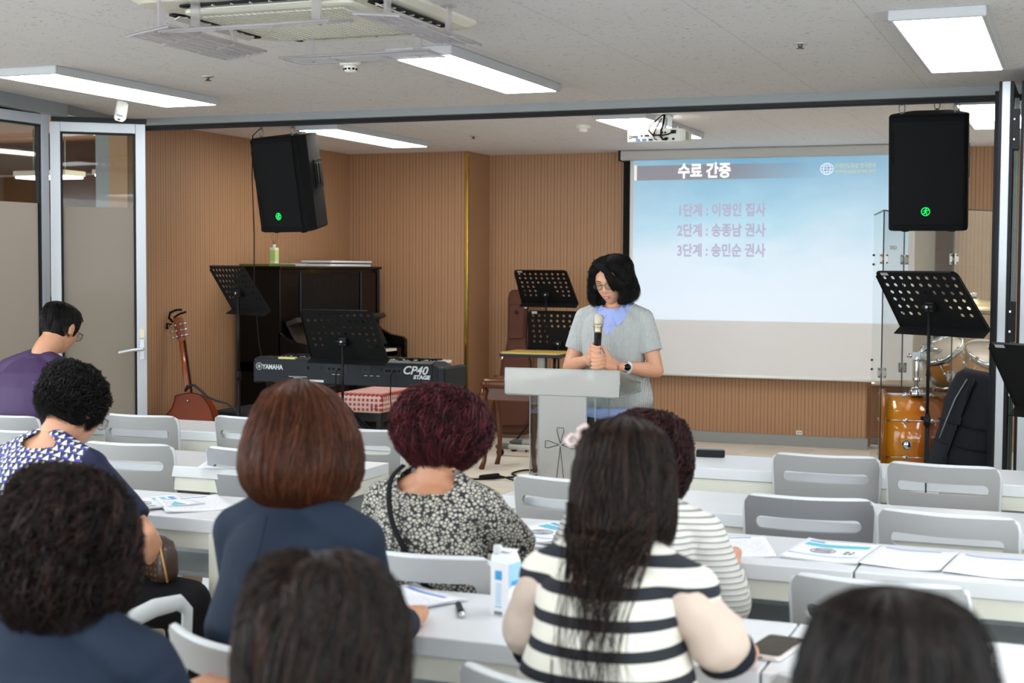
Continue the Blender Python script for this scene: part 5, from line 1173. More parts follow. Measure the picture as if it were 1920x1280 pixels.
# ================================================================== DRUM KIT
def sunburst():
    m = NT('sunburst'); x, y, z = m.xyz()
    m.base(m.ramp(m.math('ABSOLUTE', m.math('MULTIPLY', z, 1.0)), [(0.0, lin((232, 156, 32))), (0.16, lin((222, 130, 28))), (0.30, lin((128, 52, 20))), (0.5, lin((52, 22, 16)))])); m.b.inputs['Roughness'].default_value = 0.12; m.b.inputs['Coat Weight'].default_value = 0.7; return m.mat
SUN = sunburst(); HEADM = mat('drum_head', (206, 192, 180), 0.35); HOOP = mat('hoop_amber', (190, 110, 24), 0.2, coat=0.5)
def drum(t, name, r, L, T, lugs=8, hoopmat=CHROME, hoopw=0.012, bottom=True):
    """axis z, from 0 to L in its own frame; placed by an object transform so the finish follows the shell"""
    o = mk(name, M().lathe([(r, 0), (r, L)], 40, 0, None, True, True), SUN, t); o.matrix_local = T
    for z in ((0, L) if bottom else (L,)):
        h = mk('hoop', M().lathe([(r+0.004, z-0.018), (r+0.004+hoopw, z-0.018), (r+0.004+hoopw, z+0.018), (r+0.004, z+0.018), (r+0.004, z-0.018)], 40, 0, None, True, False), hoopmat, o)
    mk('head', M().lathe([(0.001, L+0.008), (r-0.004, L+0.008), (r+0.002, L), (0.001, L)], 40).lathe([(0.001, -0.002), (r, -0.002), (r, -0.006), (0.001, -0.006)], 40), HEADM, o)
    for k in range(lugs):
        m = M(); a = 2*PI*k/lugs+0.3; c, s = math.cos(a), math.sin(a)
        m.tube([((r+0.010)*c, (r+0.010)*s, 0.02), ((r+0.010)*c, (r+0.010)*s, L-0.02)], 0.003, 6)
        for q in ((0.32, 0.68) if L > 0.3 else (0.5,)):
            m.tube([((r+0.002)*c, (r+0.002)*s, L*q-0.014), ((r+0.012)*c, (r+0.012)*s, L*q), ((r+0.002)*c, (r+0.002)*s, L*q+0.014)], [0.010, 0.016, 0.010], 10, round_ends=True)
        for z in (-0.014, L+0.014): m.box(((r+0.014)*c, (r+0.014)*s, z), (0.016, 0.016, 0.022), 0, None, a)
        mk('tension_lug', m, CHROME, o)
    return o
t = thing('bass_drum', 'amber sunburst bass drum behind the clear shield', 'drum', (-0.93, 9.22, 0.43))
drum(t, 'shell', 0.28, 0.42, tr(-0.21, 0.06, 0.0) @ rot('Z', math.radians(8)) @ rot('Y', PI/2), 8, HOOP, 0.02)
for s in (-1, 1): mk('spur', M().tube([(-0.08, s*0.24, -0.12), (-0.14, s*0.34, -0.43)], 0.009, 8), CHROME, t)
m = M(); m.lathe([(0.001, 0), (0.045, 0), (0.045, 0.02), (0.03, 0.05), (0.001, 0.052)], 16, 0, tr(0.0, 0.0, 0.275)); m.cyl((0, 0, 0.30), (0, 0, 0.54), 0.0135, 14); m.cyl((0, 0, 0.36), (0, 0, 0.385), 0.021, 12); m.tube([(0, 0, 0.53), (0.06, 0.02, 0.56), (0.14, 0.05, 0.55)], 0.012, 10)
m.box((0, 0, 0.52), (0.05, 0.045, 0.05)); m.cyl((-0.03, 0, 0.52), (-0.06, 0, 0.52), 0.014, 8); m.cyl((0.0, -0.03, 0.50), (0.0, -0.05, 0.50), 0.012, 8)
mk('tom_holder', m, CHROME, t, 0.002)
mk('badge', M().cyl((-0.02, -0.285, 0.0), (-0.02, -0.290, 0.0), 0.03, 20), CHROME, t)
m = M(); m.box((-0.02, -0.275, -0.16), (0.05, 0.02, 0.07)); m.cyl((-0.02, -0.29, -0.16), (0.0, -0.31, -0.25), 0.010, 8); mk('spur_bracket', m, CHROME, t, 0.008)
t = thing('rack_tom', 'amber rack tom tilted above the bass drum', 'drum', (-0.74, 9.38, 0.84)); drum(t, 'shell', 0.13, 0.20, tr(0.02, 0, -0.02) @ rot('Y', math.radians(-24)) @ rot('X', math.radians(26)), 6)
mk('mount', M().box((-0.15, -0.05, 0.14), (0.04, 0.05, 0.07)).cyl((-0.17, -0.05, 0.16), (-0.12, -0.04, 0.12), 0.012), CHROME, t, 0.004); mk('badge', M().cyl((-0.105, -0.165, 0.155), (-0.11, -0.172, 0.157), 0.020, 16), ALU, t)
t = thing('floor_tom', 'dark sunburst drum with white head beside the rack tom', 'drum', (-0.52, 9.42, 0.80)); drum(t, 'shell', 0.185, 0.17, rot('Y', math.radians(16)) @ rot('X', math.radians(18)), 8)
for k in range(3): a = 2*PI*k/3; mk('leg', M().tube([(0.15*math.cos(a), 0.15*math.sin(a), 0.02), (0.20*math.cos(a), 0.20*math.sin(a), -0.80)], 0.007, 8), CHROME, t)
CYM = mat('cymbal_brass', (206, 188, 140), 0.3, 0.55)
t = thing('cymbal_stand', 'two brass cymbals stacked on a chrome stand behind the shield', 'cymbals', (-0.635, 9.66, 0))
def cym(r, z, T): return M().lathe([(0.006, z+0.03), (0.03, z+0.026), (0.045, z+0.012), (r*0.6, z+0.002), (r, z-0.014), (r, z-0.016), (r*0.6, z), (0.045, z+0.009), (0.006, z+0.027)], 48, 0, T, True, False)
mk('cymbal', cym(0.25, 0, tr(0, 0, 1.27) @ rot('X', 0.10) @ rot('Y', 0.06)), CYM, t); mk('cymbal', cym(0.25, 0, tr(0, 0, 1.215) @ rot('X', -0.02) @ rot('Y', 0.10)), CYM, t)
mk('felt', M().cyl((0, 0, 1.285), (0, 0, 1.305), 0.022), BLACK, t); mk('wing_nut', M().cyl((0, 0, 1.30), (0, 0, 1.335), 0.016).cyl((-0.02, 0, 1.325), (0.02, 0, 1.325), 0.008), CHROME, t)
mk('rod', M().cyl((0, 0, 1.12), (0, 0, 1.30), 0.005).tube([(0, 0, 1.14), (0, 0, 1.07), (-0.02, 0, 1.04)], [0.02, 0.028, 0.014], 10), CHROME, t); mk('tube', M().cyl((0, 0, 0.25), (0, 0, 1.1), 0.012).cyl((0, 0, 0.70), (0, 0, 0.73), 0.02), CHROME, t)
for k in range(3): a = 2*PI*k/3+0.4; mk('leg', M().tube([(0, 0, 0.5), (0.28*math.cos(a), 0.28*math.sin(a), 0.02)], 0.008, 8), CHROME, t)
# tom hardware linking clamps
# ================================================================== PEOPLE
def remesh_obj(m, voxel, smooth_it=6, fac=0.5):
    me = m.mesh('tmp', [BLACK]); o = bpy.data.objects.new('tmp', me); COL.objects.link(o)
    r = o.modifiers.new('r', 'REMESH'); r.mode = 'VOXEL'; r.voxel_size = voxel; r.adaptivity = 0
    if smooth_it:
        s = o.modifiers.new('s', 'SMOOTH'); s.iterations = smooth_it; s.factor = fac
    out = evaluated(o); bpy.data.objects.remove(o); bpy.data.meshes.remove(me)
    out.materials.clear(); out.polygons.foreach_set('use_smooth', [True]*len(out.polygons)); return out
def get_co(me):
    a = np.empty(len(me.vertices)*3, np.float32); me.vertices.foreach_get('co', a); return a.reshape(-1, 3)
def set_co(me, a): me.vertices.foreach_set('co', a.astype(np.float32).ravel()); me.update()
def face_centers(me):
    a = np.empty(len(me.polygons)*3, np.float32); me.polygons.foreach_get('center', a); return a.reshape(-1, 3)
def fold_noise(me, amp, scale, seed=0, zs=1.0):
    n = np.empty(len(me.vertices)*3, np.float32); me.vertices.foreach_get('normal', n); n = n.reshape(-1, 3); co = get_co(me)
    d = np.array([noise.noise(Vector((p[0]*scale+seed, p[1]*scale, p[2]*scale*zs))) + 0.4*noise.noise(Vector((p[0]*scale*2.3+seed, p[1]*scale*2.3, p[2]*scale*zs*2.3))) for p in co])
    set_co(me, co+n*(d*amp)[:, None])

def seg(m, a, b, ra, rb, n=14):
    """rounded tapered limb segment"""
    m.tube([a, tuple(Vector(a).lerp(Vector(b), 0.5)), b], [ra, (ra+rb)/2, rb], n, round_ends=True)
def limb(m, pts, rs, n=14): m.tube(smooth(pts, 4), list(np.interp(np.linspace(0, len(pts)-1, (len(pts)-1)*4+1), range(len(pts)), rs)), n, round_ends=True)
def ellip(m, c, r, T=None, n=20):
    rings = [[(c[0]+r[0]*math.sin(th)*math.cos(2*PI*k/n), c[1]+r[1]*math.sin(th)*math.sin(2*PI*k/n), c[2]-r[2]*math.cos(th)) for k in range(n)] for th in [PI*(j+0.5)/12 for j in range(12)]]
    m.loft(rings, 0, True, True, True, T)

# ---- head: origin between the ears, face toward +y
def head_solid(m, T, fem=True, detail=True):
    W = 0.074 if fem else 0.077
    def f(u, v):
        a = 2*PI*u; ph = PI*(0.02+0.96*v)             # v 0 bottom .. 1 top
        x = math.sin(ph)*math.cos(a); y = math.sin(ph)*math.sin(a); z = -math.cos(ph)
        w, d, h = W, 0.092, 0.108
        px, py, pz = x*w, y*d-0.004, z*h+0.012
        if z < 0:                                     # jaw taper
            k = min(1, -z/0.95); px *= 1-0.34*k**1.4
            if y > 0: py = py*(1-0.05*k)+0.014*k
            else: py *= 1-0.42*k
            if y > 0: pz -= 0.010*k
        if y > 0.35: py = py*(0.965) + 0.0                 # flatter face
        g = lambda cx, cz, sx, sz: math.exp(-((px-cx)/sx)**2-((pz-cz)/sz)**2)
        if y > 0:
            for s in (-1, 1):
                py -= 0.0085*g(s*0.031, 0.003, 0.017, 0.011)      # eye socket
                py += 0.0060*g(s*0.030, 0.003, 0.012, 0.007)      # eyelid ball
                py += 0.0045*g(s*0.030, 0.024, 0.022, 0.008)      # brow
                py += 0.0040*g(s*0.042, -0.030, 0.018, 0.018)     # cheek
            py += 0.0125*g(0, -0.026, 0.0105, 0.011) + 0.007*g(0, -0.008, 0.0075, 0.020)
            for s in (-1, 1): py += 0.0050*g(s*0.011, -0.031, 0.0065, 0.006)
            py += 0.0055*g(0, -0.0555, 0.020, 0.0055)+0.0060*g(0, -0.0665, 0.017, 0.0055)-0.0055*g(0, -0.0612, 0.020, 0.0028)
            py -= 0.0030*g(0, -0.078, 0.020, 0.005); py += 0.0055*g(0, -0.093, 0.018, 0.010)
        return (px, py, pz)
    m.grid(f, 72, 60, 0, True, T, cu=True)
    # close the poles
    for s in (-1, 1):
        E = []
        for k in range(7): E.append((s*(W*0.985+0.004*math.sin(k)), -0.006, 0))
        m.loft([[(s*(W-0.008+0.020*q), -0.004-0.010*q+r*0.55*math.cos(a), 0.0+0.004*q+r*math.sin(a)) for a in (2*PI*k/14 for k in range(14))] for q, r in ((0, 0.018), (0.5, 0.026), (0.9, 0.030), (1.0, 0.026))], 0, True, True, True, T)
def close_head(m, T):
    ellip(m, (0, -0.004, 0.014), (0.070, 0.086, 0.100), T); ellip(m, (0, 0.018, -0.055), (0.038, 0.055, 0.042), T)

def hand(m, wrist, dirv, palm_n, size=1.0, curl=0.6, spread=0.12, thumb_side=1):
    """palm and five bent fingers, growing from the wrist along dirv; palm_n is the palm's facing normal"""
    d = Vector(dirv).normalized(); n = Vector(palm_n).normalized(); n = (n-d*n.dot(d)).normalized(); s = d.cross(n).normalized()*thumb_side
    w = Vector(wrist); L = 0.085*size
    for q in (-0.026, -0.009, 0.009, 0.025):
        limb(m, [tuple(w+s*q*0.5*size), tuple(w+d*L*0.55+s*q*0.95*size), tuple(w+d*L+s*q*size)], [0.0155*size, 0.0135*size, 0.011*size], 8)
    for i, (q, ln) in enumerate(((0.028, 0.068), (0.010, 0.078), (-0.009, 0.072), (-0.027, 0.056))):
        base = w+d*L+s*q*size; dd = (d+s*q*spread*8*1.0).normalized(); pts = [base]; a = 0
        for k, fr in enumerate((0.45, 0.32, 0.23)):
            a += curl*(0.65 if k == 0 else 1.0); dirk = (dd*math.cos(a)+n*math.sin(a)).normalized(); pts.append(pts[-1]+dirk*ln*fr*size)
        limb(m, [tuple(p) for p in pts], [0.0092*size, 0.0086*size, 0.0078*size, 0.0066*size], 8)
    b = w+d*0.022*size+s*0.024*size; limb(m, [tuple(b), tuple(b+(s*0.030+d*0.026+n*0.010)*size), tuple(b+(s*0.034+d*0.055+n*0.022)*size)], [0.0135*size, 0.0105*size, 0.0082*size], 8)

# ---- strands
def strands_mesh(name, paths, r0, mat_, parent, seg_n=3, taper=True, mats=None, midx=None):
    """paths: array (n, k, 3)"""
    P = np.asarray(paths, dtype=np.float64); n, k, _ = P.shape
    tan = np.gradient(P, axis=1); tan /= np.linalg.norm(tan, axis=2, keepdims=True)+1e-12
    ref = np.zeros_like(tan); ref[..., 0] = 0.31; ref[..., 1] = 0.52; ref[..., 2] = 0.79
    ax = np.cross(tan, ref); ax /= np.linalg.norm(ax, axis=2, keepdims=True)+1e-12; ay = np.cross(tan, ax)
    r = np.full((n, k), r0) if np.isscalar(r0) else np.repeat(np.asarray(r0)[:, None], k, 1)
    if taper:
        t = np.linspace(0, 1, k); r = r*(np.clip(1.05-t**3, 0.12, 1))[None, :]*np.clip(0.5+t*4, 0, 1)[None, :]
    V = np.empty((n, k, seg_n, 3))
    for j in range(seg_n):
        a = 2*PI*j/seg_n; V[:, :, j] = P+(ax*math.cos(a)+ay*math.sin(a))*r[..., None]
    idx = np.arange(n*k*seg_n).reshape(n, k, seg_n)
    a = idx[:, :-1, :]; b = np.roll(idx, -1, axis=2)[:, :-1, :]; c = np.roll(idx, -1, axis=2)[:, 1:, :]; d = idx[:, 1:, :]
    F = np.stack([a, b, c, d], -1).reshape(-1, 4)
    me = bpy.data.meshes.new(name); me.vertices.add(V.size//3); me.vertices.foreach_set('co', V.astype(np.float32).ravel())
    me.loops.add(F.size); me.loops.foreach_set('vertex_index', F.astype(np.int32).ravel())
    me.polygons.add(len(F)); me.polygons.foreach_set('loop_start', np.arange(0, F.size, 4, dtype=np.int32)); me.polygons.foreach_set('loop_total', np.full(len(F), 4, np.int32))
    me.polygons.foreach_set('use_smooth', np.ones(len(F), bool))
    for q in (mats or [mat_]): me.materials.append(q)
    if midx is not None: me.polygons.foreach_set('material_index', np.repeat(np.asarray(midx, np.int32), (k-1)*seg_n))
    me.update(calc_edges=True); me.validate()
    return link(name, me, parent)
def hair_mat(name, col, tip=None, rough=0.42, spec=0.17):
    rough = max(rough, 0.36); col = tuple(x*0.80 for x in col)
    m = NT(name); g = m.n('ShaderNodeNewGeometry'); 
    c = lin(col); f = m.noise(22.0)
    base = m.mix(m.math('MULTIPLY', f, 0.9), tuple(x*0.55 for x in c[:3])+(1,), tuple(min(1, x*1.5) for x in c[:3])+(1,))
    if tip:
        x, y, z = m.xyz(); base = m.mix(m.noise(9.0), base, lin(tip))
    m.base(base); m.b.inputs['Roughness'].default_value = rough; m.b.inputs['Specular IOR Level'].default_value = spec
    return m.mat
def interp(prof, z): return np.interp(z, [p[0] for p in prof], [p[1] for p in prof])

def hair(parent, T, prof, mats, n=2600, length=(0.5, 1.0), curl=0.0, curl_n=5, thick=0.0011, layers=(0.86, 1.0), dpth=1.05, yoff=-0.012,
         face=None, part=None, seed=1, npts=16, hem_jit=0.02, name='hair', cap=True, straight_drop=False, frizz=0.0, spread=0.0, crown=(0, -0.02)):
    """prof: list (down distance, half width) from the crown; strands run down meridians of that body.
       face: (z below crown where the face opens, half angle) leaves the front open; +y is the face."""
    rg = np.random.default_rng(seed); H = prof[-1][0]
    dn = [p[0] for p in prof]; wd = [p[1] for p in prof]
    # arc-length parameter along profile
    zs = np.linspace(0, H, 80); ws = np.interp(zs, dn, wd); 
    # round the crown
    s = np.concatenate([[0], np.cumsum(np.hypot(np.diff(zs), np.diff(ws)))]); S = s[-1]
    phi = rg.uniform(0, 2*PI, n); t0 = rg.beta(0.8, 1.6, n)*0.72; ln = rg.uniform(length[0], length[1], n); t1 = np.minimum(t0+ln, 1.0-rg.uniform(0, hem_jit, n)/H)
    t0[: n//3] = rg.uniform(0, 0.06, n//3); t1[: n//3] = 1.0-rg.uniform(0, hem_jit*1.0, n//3)/H
    lay = layers[0]+(layers[1]-layers[0])*rg.uniform(0, 1, n)**0.6
    tt = np.linspace(0, 1, npts)[None, :]
    sp = (t0[:, None]+(t1-t0)[:, None]*tt)*S
    z = np.interp(sp, s, zs); w = np.interp(sp, s, ws)
    dphi = rg.normal(0, 0.10+spread, n)[:, None]*tt
    ph = phi[:, None]+dphi
    if face:
        fz, fa = face      # angles measured from +y
        da = (ph-PI/2+PI) % (2*PI)-PI
        open_ = np.clip((z-fz)/0.03, 0, 1)*fa
        sg = np.sign(np.where(da[:, :1] == 0, 1, da[:, :1])); push = (da*sg < open_)
        ph = np.where(push, PI/2+sg*(open_+0.12*np.abs(da)), ph)
    lw = lay[:, None]*np.ones_like(tt)
    lw = 0.93*0+lw
    x = w*np.cos(ph)*lw; y = w*dpth*np.sin(ph)*lw; zz = -z*1.0 - (1-lay)[:, None]*0.05
    # crown offset blends away
    bl = np.exp(-(z/0.05)**2); x = x+crown[0]*bl; y = y+crown[1]*bl
    dip = lambda xx, q: 0.0
    if part is not None:
        dip = lambda xx, q: part[1]*np.exp(-((xx-part[0])/part[2])**2)*np.exp(-(q/0.07)**2)
        zz = zz-dip(x, z)
    if curl > 0:
        fr = curl_n*(0.7+0.6*rg.uniform(0, 1, n))[:, None]; lk = (np.floor(phi/(2*PI)*38)+41*np.floor(t0*6)).astype(int); lph = rg.uniform(0, 2*PI, 400); lfr = rg.uniform(0.75, 1.3, 400); p0 = lph[lk % 400][:, None]+rg.normal(0, 0.45, n)[:, None]; fr = curl_n*lfr[lk % 400][:, None]; am = curl*(0.5+rg.uniform(0, 1, n))[:, None]*np.clip(tt*3, 0, 1)
        x += am*np.cos(2*PI*fr*tt+p0)*(np.abs(np.sin(ph))+0.35); y += am*np.cos(2*PI*fr*tt+p0+0.7)*(np.abs(np.cos(ph))+0.35); zz += am*0.9*np.sin(2*PI*fr*tt+p0)
        rad = am*0.6*np.sin(2*PI*fr*tt+p0); x += rad*np.cos(ph); y += rad*np.sin(ph)
    if frizz > 0:
        x += rg.normal(0, frizz, x.shape); y += rg.normal(0, frizz, x.shape); zz += rg.normal(0, frizz, x.shape)
    P = np.stack([x, y+yoff, zz], -1)
    # clumps: neighbouring strands share a slow wobble so locks form
    lock = np.floor(phi/(2*PI)*46).astype(int); wob = rg.normal(0, 1, (47, 3)); k = wob[lock][:, None, :]
    P[..., 0] += k[..., 0]*0.0035*np.sin(3*PI*tt+k[..., 2]); P[..., 1] += k[..., 1]*0.0035*np.sin(2*PI*tt+k[..., 2])
    R = np.array(T)[:3, :3]; t_ = np.array(T)[:3, 3]
    P = P@R.T+t_
    midx = rg.integers(0, len(mats), n) if len(mats) > 1 else None
    o = strands_mesh(name, P, thick*rg.uniform(0.6, 1.4, n), mats[0], parent, 3, True, mats, midx)
    if cap:   # dense body of hair under the loose strands
        cz = np.linspace(0.0, H*0.97, 26); rings = []
        for q in cz:
            wv = max(0.004, float(np.interp(q, dn, wd))*(layers[0]-0.03)); ring = []
            for k2 in range(40):
                a = 2*PI*k2/40; rr_ = wv; dy = 0.0
                if face and q > face[0]:
                    da = abs((a-PI/2+PI) % (2*PI)-PI)
                    if da < face[1]*1.0: rr_ = min(wv, 0.070)*0.80 if q < 0.17 else 0.03
                b_ = math.exp(-(q/0.05)**2); ring.append((rr_*math.cos(a)+crown[0]*b_, rr_*dpth*math.sin(a)+yoff+crown[1]*b_, -q-0.006))
            if part is not None: ring = [(a_, b_2, c_-float(dip(a_, q))) for a_, b_2, c_ in ring]
            rings.append(ring)
        me = M().loft(rings, 0, True, True, True, T); ob = mk(name+'_mass', me, mats[0], parent)
    return o

def person(label, loc, rz, N, Hc, hp=(0.25, 0, 0), shw=0.175, fem=True, skin=None, top=None, bottom=None, arms=None, legs=None, sleeve=0.6, voxel=0.006,
           belly=0.0, top_name='blouse', neck_open=0.0, seat=0.47, wide=1.0, hem=None, top_fold=0.003, sleeve_r=1.0, body_voxel=None, sleeve_m=None, feet=True, standing=False, vneck=False, bust=0.0):
    """loc: floor point under the pelvis. N: neck base; Hc: head centre (all local, metres). arms: {side: (elbow, wrist, handdir, palmnormal, curl)}"""
    t = thing('person', label, 'person', loc, rz)
    N = Vector(N); Hc = Vector(Hc); P = Vector((0, 0, seat+0.09)) if not standing else Vector((0, 0, 0.86))
    HT = Matrix.Translation(Hc) @ rot('Z', hp[2]) @ rot('X', -hp[0]) @ rot('Y', hp[1])
    SK = skin or SKIN
    def torso(m, e):
        axis = N-P; L = axis.length; rings = []
        for q, w_, d_ in ((-0.22, 0.10, 0.08), (-0.14, 0.165, 0.115), (0.0, 0.180, 0.125), (0.16, 0.160, 0.112), (0.34, 0.142, 0.100), (0.52, 0.150, 0.106), (0.70, 0.160, 0.112), (0.84, 0.162, 0.100), (0.93, 0.125, 0.078), (1.0, 0.066, 0.058), (1.04, 0.048, 0.050)):
            c = P+axis*q; bend = 0.035*math.sin(PI*max(0, min(1, q)))*(1 if not standing else 0.3)
            kk = shw/0.175 if q > 0.6 else wide
            if standing: kk = {0.52: 1.0, 0.70: 0.98, 0.84: 0.92}.get(q, kk)
            ww = (w_*kk*(wide if q <= 0.6 else 1)**0.0+e); dd = d_*(1+belly*math.exp(-((q-0.2)/0.25)**2))+e
            tilt = axis.normalized()
            fx = Vector((1, 0, 0)); fy = Vector((0, tilt.z, -tilt.y))
            rings.append([tuple(c+Vector((0, -bend, 0))+fx*ww*math.copysign(abs(math.cos(a))**0.85, math.cos(a))+fy*dd*math.copysign(abs(math.sin(a))**0.9, math.sin(a))) for a in (2*PI*k/28 for k in range(28))])
        m.loft(rings, 0)
        # trapezius slope
        ax = (N-P).normalized()
        for s in (-1, 1):
            sh = N-ax*0.055+Vector((s*shw, 0, 0)); limb(m, [tuple(N+Vector((s*0.03, -0.01, 0.006))), tuple(N-ax*0.026+Vector((s*max(0.075, shw*0.62), -0.01, 0))), tuple(sh)], [0.034+e, 0.038+e, 0.044+e], 14)
    ax = (N-P).normalized()
    SH = {s: N-ax*0.068+Vector((s*shw, 0.0, 0)) for s in (-1, 1)}
    # body
    mb = M(); torso(mb, -0.006); head_solid(mb, HT, fem); close_head(mb, HT)
    nb = Hc+(HT.to_3x3() @ Vector((0, -0.022, -0.055))); limb(mb, [tuple(N+Vector((0, 0.0, -0.03))), tuple(N.lerp(nb, 0.5)+Vector((0, -0.006, 0))), tuple(nb)], [0.056 if fem else 0.064, 0.048 if fem else 0.057, 0.047 if fem else 0.056], 16)
    for s, A in (arms or {}).items():
        e, w_ = Vector(A[0]), Vector(A[1]); limb(mb, [tuple(SH[s]), tuple(SH[s].lerp(e, 0.5)), tuple(e)], [0.044, 0.041, 0.034], 14)
        limb(mb, [tuple(e), tuple(e.lerp(w_, 0.35)), tuple(e.lerp(w_, 0.8)), tuple(w_)], [0.035, 0.037, 0.026, 0.023], 14)
        if A[2] is not None: hand(mb, tuple(w_), A[2], A[3], 0.96 if fem else 1.06, A[4], 0.10, A[5] if len(A) > 5 else s)
        for f in (A[6] if len(A) > 6 else []): limb(mb, f[0], f[1], 9)
    if legs is None: legs = {s: ((s*0.10, 0.40, 0.50), (s*0.11, 0.36, 0.09)) for s in (-1, 1)}
    for s, (kn, an) in legs.items():
        kn, an = Vector(kn), Vector(an); hip = P+Vector((s*0.085, 0.02, -0.03)); limb(mb, [tuple(hip), tuple(hip.lerp(kn, 0.5)), tuple(kn)], [0.082, 0.068, 0.052], 16)
        limb(mb, [tuple(kn), tuple(kn.lerp(an, 0.35)), tuple(an)], [0.050, 0.050, 0.032], 14)
        fd = Vector((0, 1, 0)); limb(mb, [tuple(an+Vector((0, -0.03, -0.045))), tuple(an+Vector((0, 0.08, -0.058))), tuple(an+Vector((0, 0.15, -0.07)))], [0.030, 0.028, 0.018], 10)
    me = remesh_obj(mb, body_voxel or voxel, 3 if (body_voxel or voxel) < 0.005 else 2, 0.4)
    me.materials.append(SK); me.materials.append(LIP); 
    # lips
    inv = np.array(HT.inverted()); fc = face_centers(me); lc = fc@inv[:3, :3].T+inv[:3, 3]
    lip = (np.abs(lc[:, 0]) < 0.019) & (lc[:, 1] > 0.055) & (np.abs(lc[:, 2]+0.0615) < 0.0088*np.sqrt(np.clip(1-(lc[:, 0]/0.020)**2, 0, 1)))
    mi = np.zeros(len(me.polygons), np.int32); mi[lip] = 1; me.polygons.foreach_set('material_index', mi); me.update()
    link('body', me, t)
    # brows, lashes
    m = M()
    for s in (-1, 1):
        m.tube([(s*0.017, 0.083, 0.018), (s*0.030, 0.082, 0.0215), (s*0.044, 0.072, 0.018)], [0.0016, 0.002, 0.0009], 6, 0, HT); 
    mk('eyebrows', m, HAIR_K, t)
    m = M()
    for s in (-1, 1): m.tube([(s*0.0185, 0.0795, 0.0015), (s*0.025, 0.0825, -0.0015), (s*0.033, 0.081, -0.002), (s*0.042, 0.074, 0.0015)], 0.0012, 6, 0, HT)
    mk('eyelashes', m, HAIR_K, t)
    # top garment
    if top is not None:
        mg = M(); torso(mg, 0.010)
        if hem is not None: pass
        for s, A in (arms or {}).items():
            e = Vector(A[0]); w_ = Vector(A[1]); a = SH[s]
            if sleeve <= 1: q = a.lerp(e, sleeve); ps = [tuple(a), tuple(a.lerp(e, sleeve*0.5)), tuple(q)]; rs = [0.054*sleeve_r, 0.054*sleeve_r, 0.052*sleeve_r]
            else: q = e.lerp(w_, sleeve-1); ps = [tuple(a), tuple(a.lerp(e, 0.5)), tuple(e), tuple(e.lerp(q, 0.5)), tuple(q)]; rs = [0.054*sleeve_r, 0.052*sleeve_r, 0.046*sleeve_r, 0.044*sleeve_r, 0.036*sleeve_r]
            pp = smooth(ps, 5); mg.tube(pp, list(np.interp(np.linspace(0, 1, len(pp)), np.linspace(0, 1, len(rs)), rs)), 18)
        mt = remesh_obj(mg, voxel, 5, 0.5); fold_noise(mt, top_fold, 9.0, hash(label) % 50, 0.6)
        tops = top if isinstance(top, (list, tuple)) else [top]
        for q in tops: mt.materials.append(q)
        if neck_open:
            rx, ry, rz_, dy = neck_open; bm = bmesh.new(); bm.from_mesh(mt)
            kill = [f for f in bm.faces if ((f.calc_center_median().x-N.x)/rx)**2+((f.calc_center_median().y-N.y-dy)/ry)**2+((f.calc_center_median().z-N.z)/rz_)**2 < 1]
            bmesh.ops.delete(bm, geom=kill, context='FACES'); bm.to_mesh(mt); bm.free(); mt.update()
        if sleeve_m is not None:
            fc = face_centers(mt); x = np.abs(fc[:, 0]); mi = np.where(x > sleeve_m, 1, 0).astype(np.int32); mt.polygons.foreach_set('material_index', mi); mt.update()
        if vneck:
            fc = face_centers(mt); k = (fc[:, 2]-1.145)*0.62; mi = ((np.abs(fc[:, 0]) < k) & (fc[:, 1] > 0.0)).astype(np.int32); mt.polygons.foreach_set('material_index', mi); mt.update()
        link(top_name, mt, t)
    if bottom is not None:
        mg = M()
        if not standing: ellip(mg, (0, 0.0, seat+0.045), (0.19*wide, 0.15, 0.10))
        else: mg.loft([[(x*0.175, y*0.118, z) for x, y in ((math.cos(2*PI*k/24), math.sin(2*PI*k/24)) for k in range(24))] for z in (0.66, 0.74, 0.80, 0.86)], 0)
        for s, (kn, an) in legs.items():
            kn, an = Vector(kn), Vector(an); hip = P+Vector((s*0.085, 0.02, -0.03)); limb(mg, [tuple(hip), tuple(hip.lerp(kn, 0.5)), tuple(kn)], [0.096, 0.084, 0.070], 16)
            pa = kn.lerp(an, 0.78); mg.tube([tuple(kn), tuple(kn.lerp(an, 0.4)), tuple(pa)], [0.068, 0.066, 0.060], 16)
        mt = remesh_obj(mg, 0.008, 5, 0.5); fold_noise(mt, 0.003, 10, 3); mt.materials.append(bottom); link('trousers', mt, t)
        if feet:
            for s, (kn, an) in legs.items():
                an = Vector(an); ms = M(); limb(ms, [tuple(an+Vector((0, -0.035, -0.045))), tuple(an+Vector((0, 0.05, -0.045))), tuple(an+Vector((0, 0.16, -0.062)))], [0.036, 0.038, 0.026], 12)
                ms.box((an.x, an.y+0.06, an.z-0.082), (0.07, 0.22, 0.016)); link('shoe', (lambda q: (q.materials.append(BLACK), q)[1])(remesh_obj(ms, 0.006, 3)), t)
    return t, HT
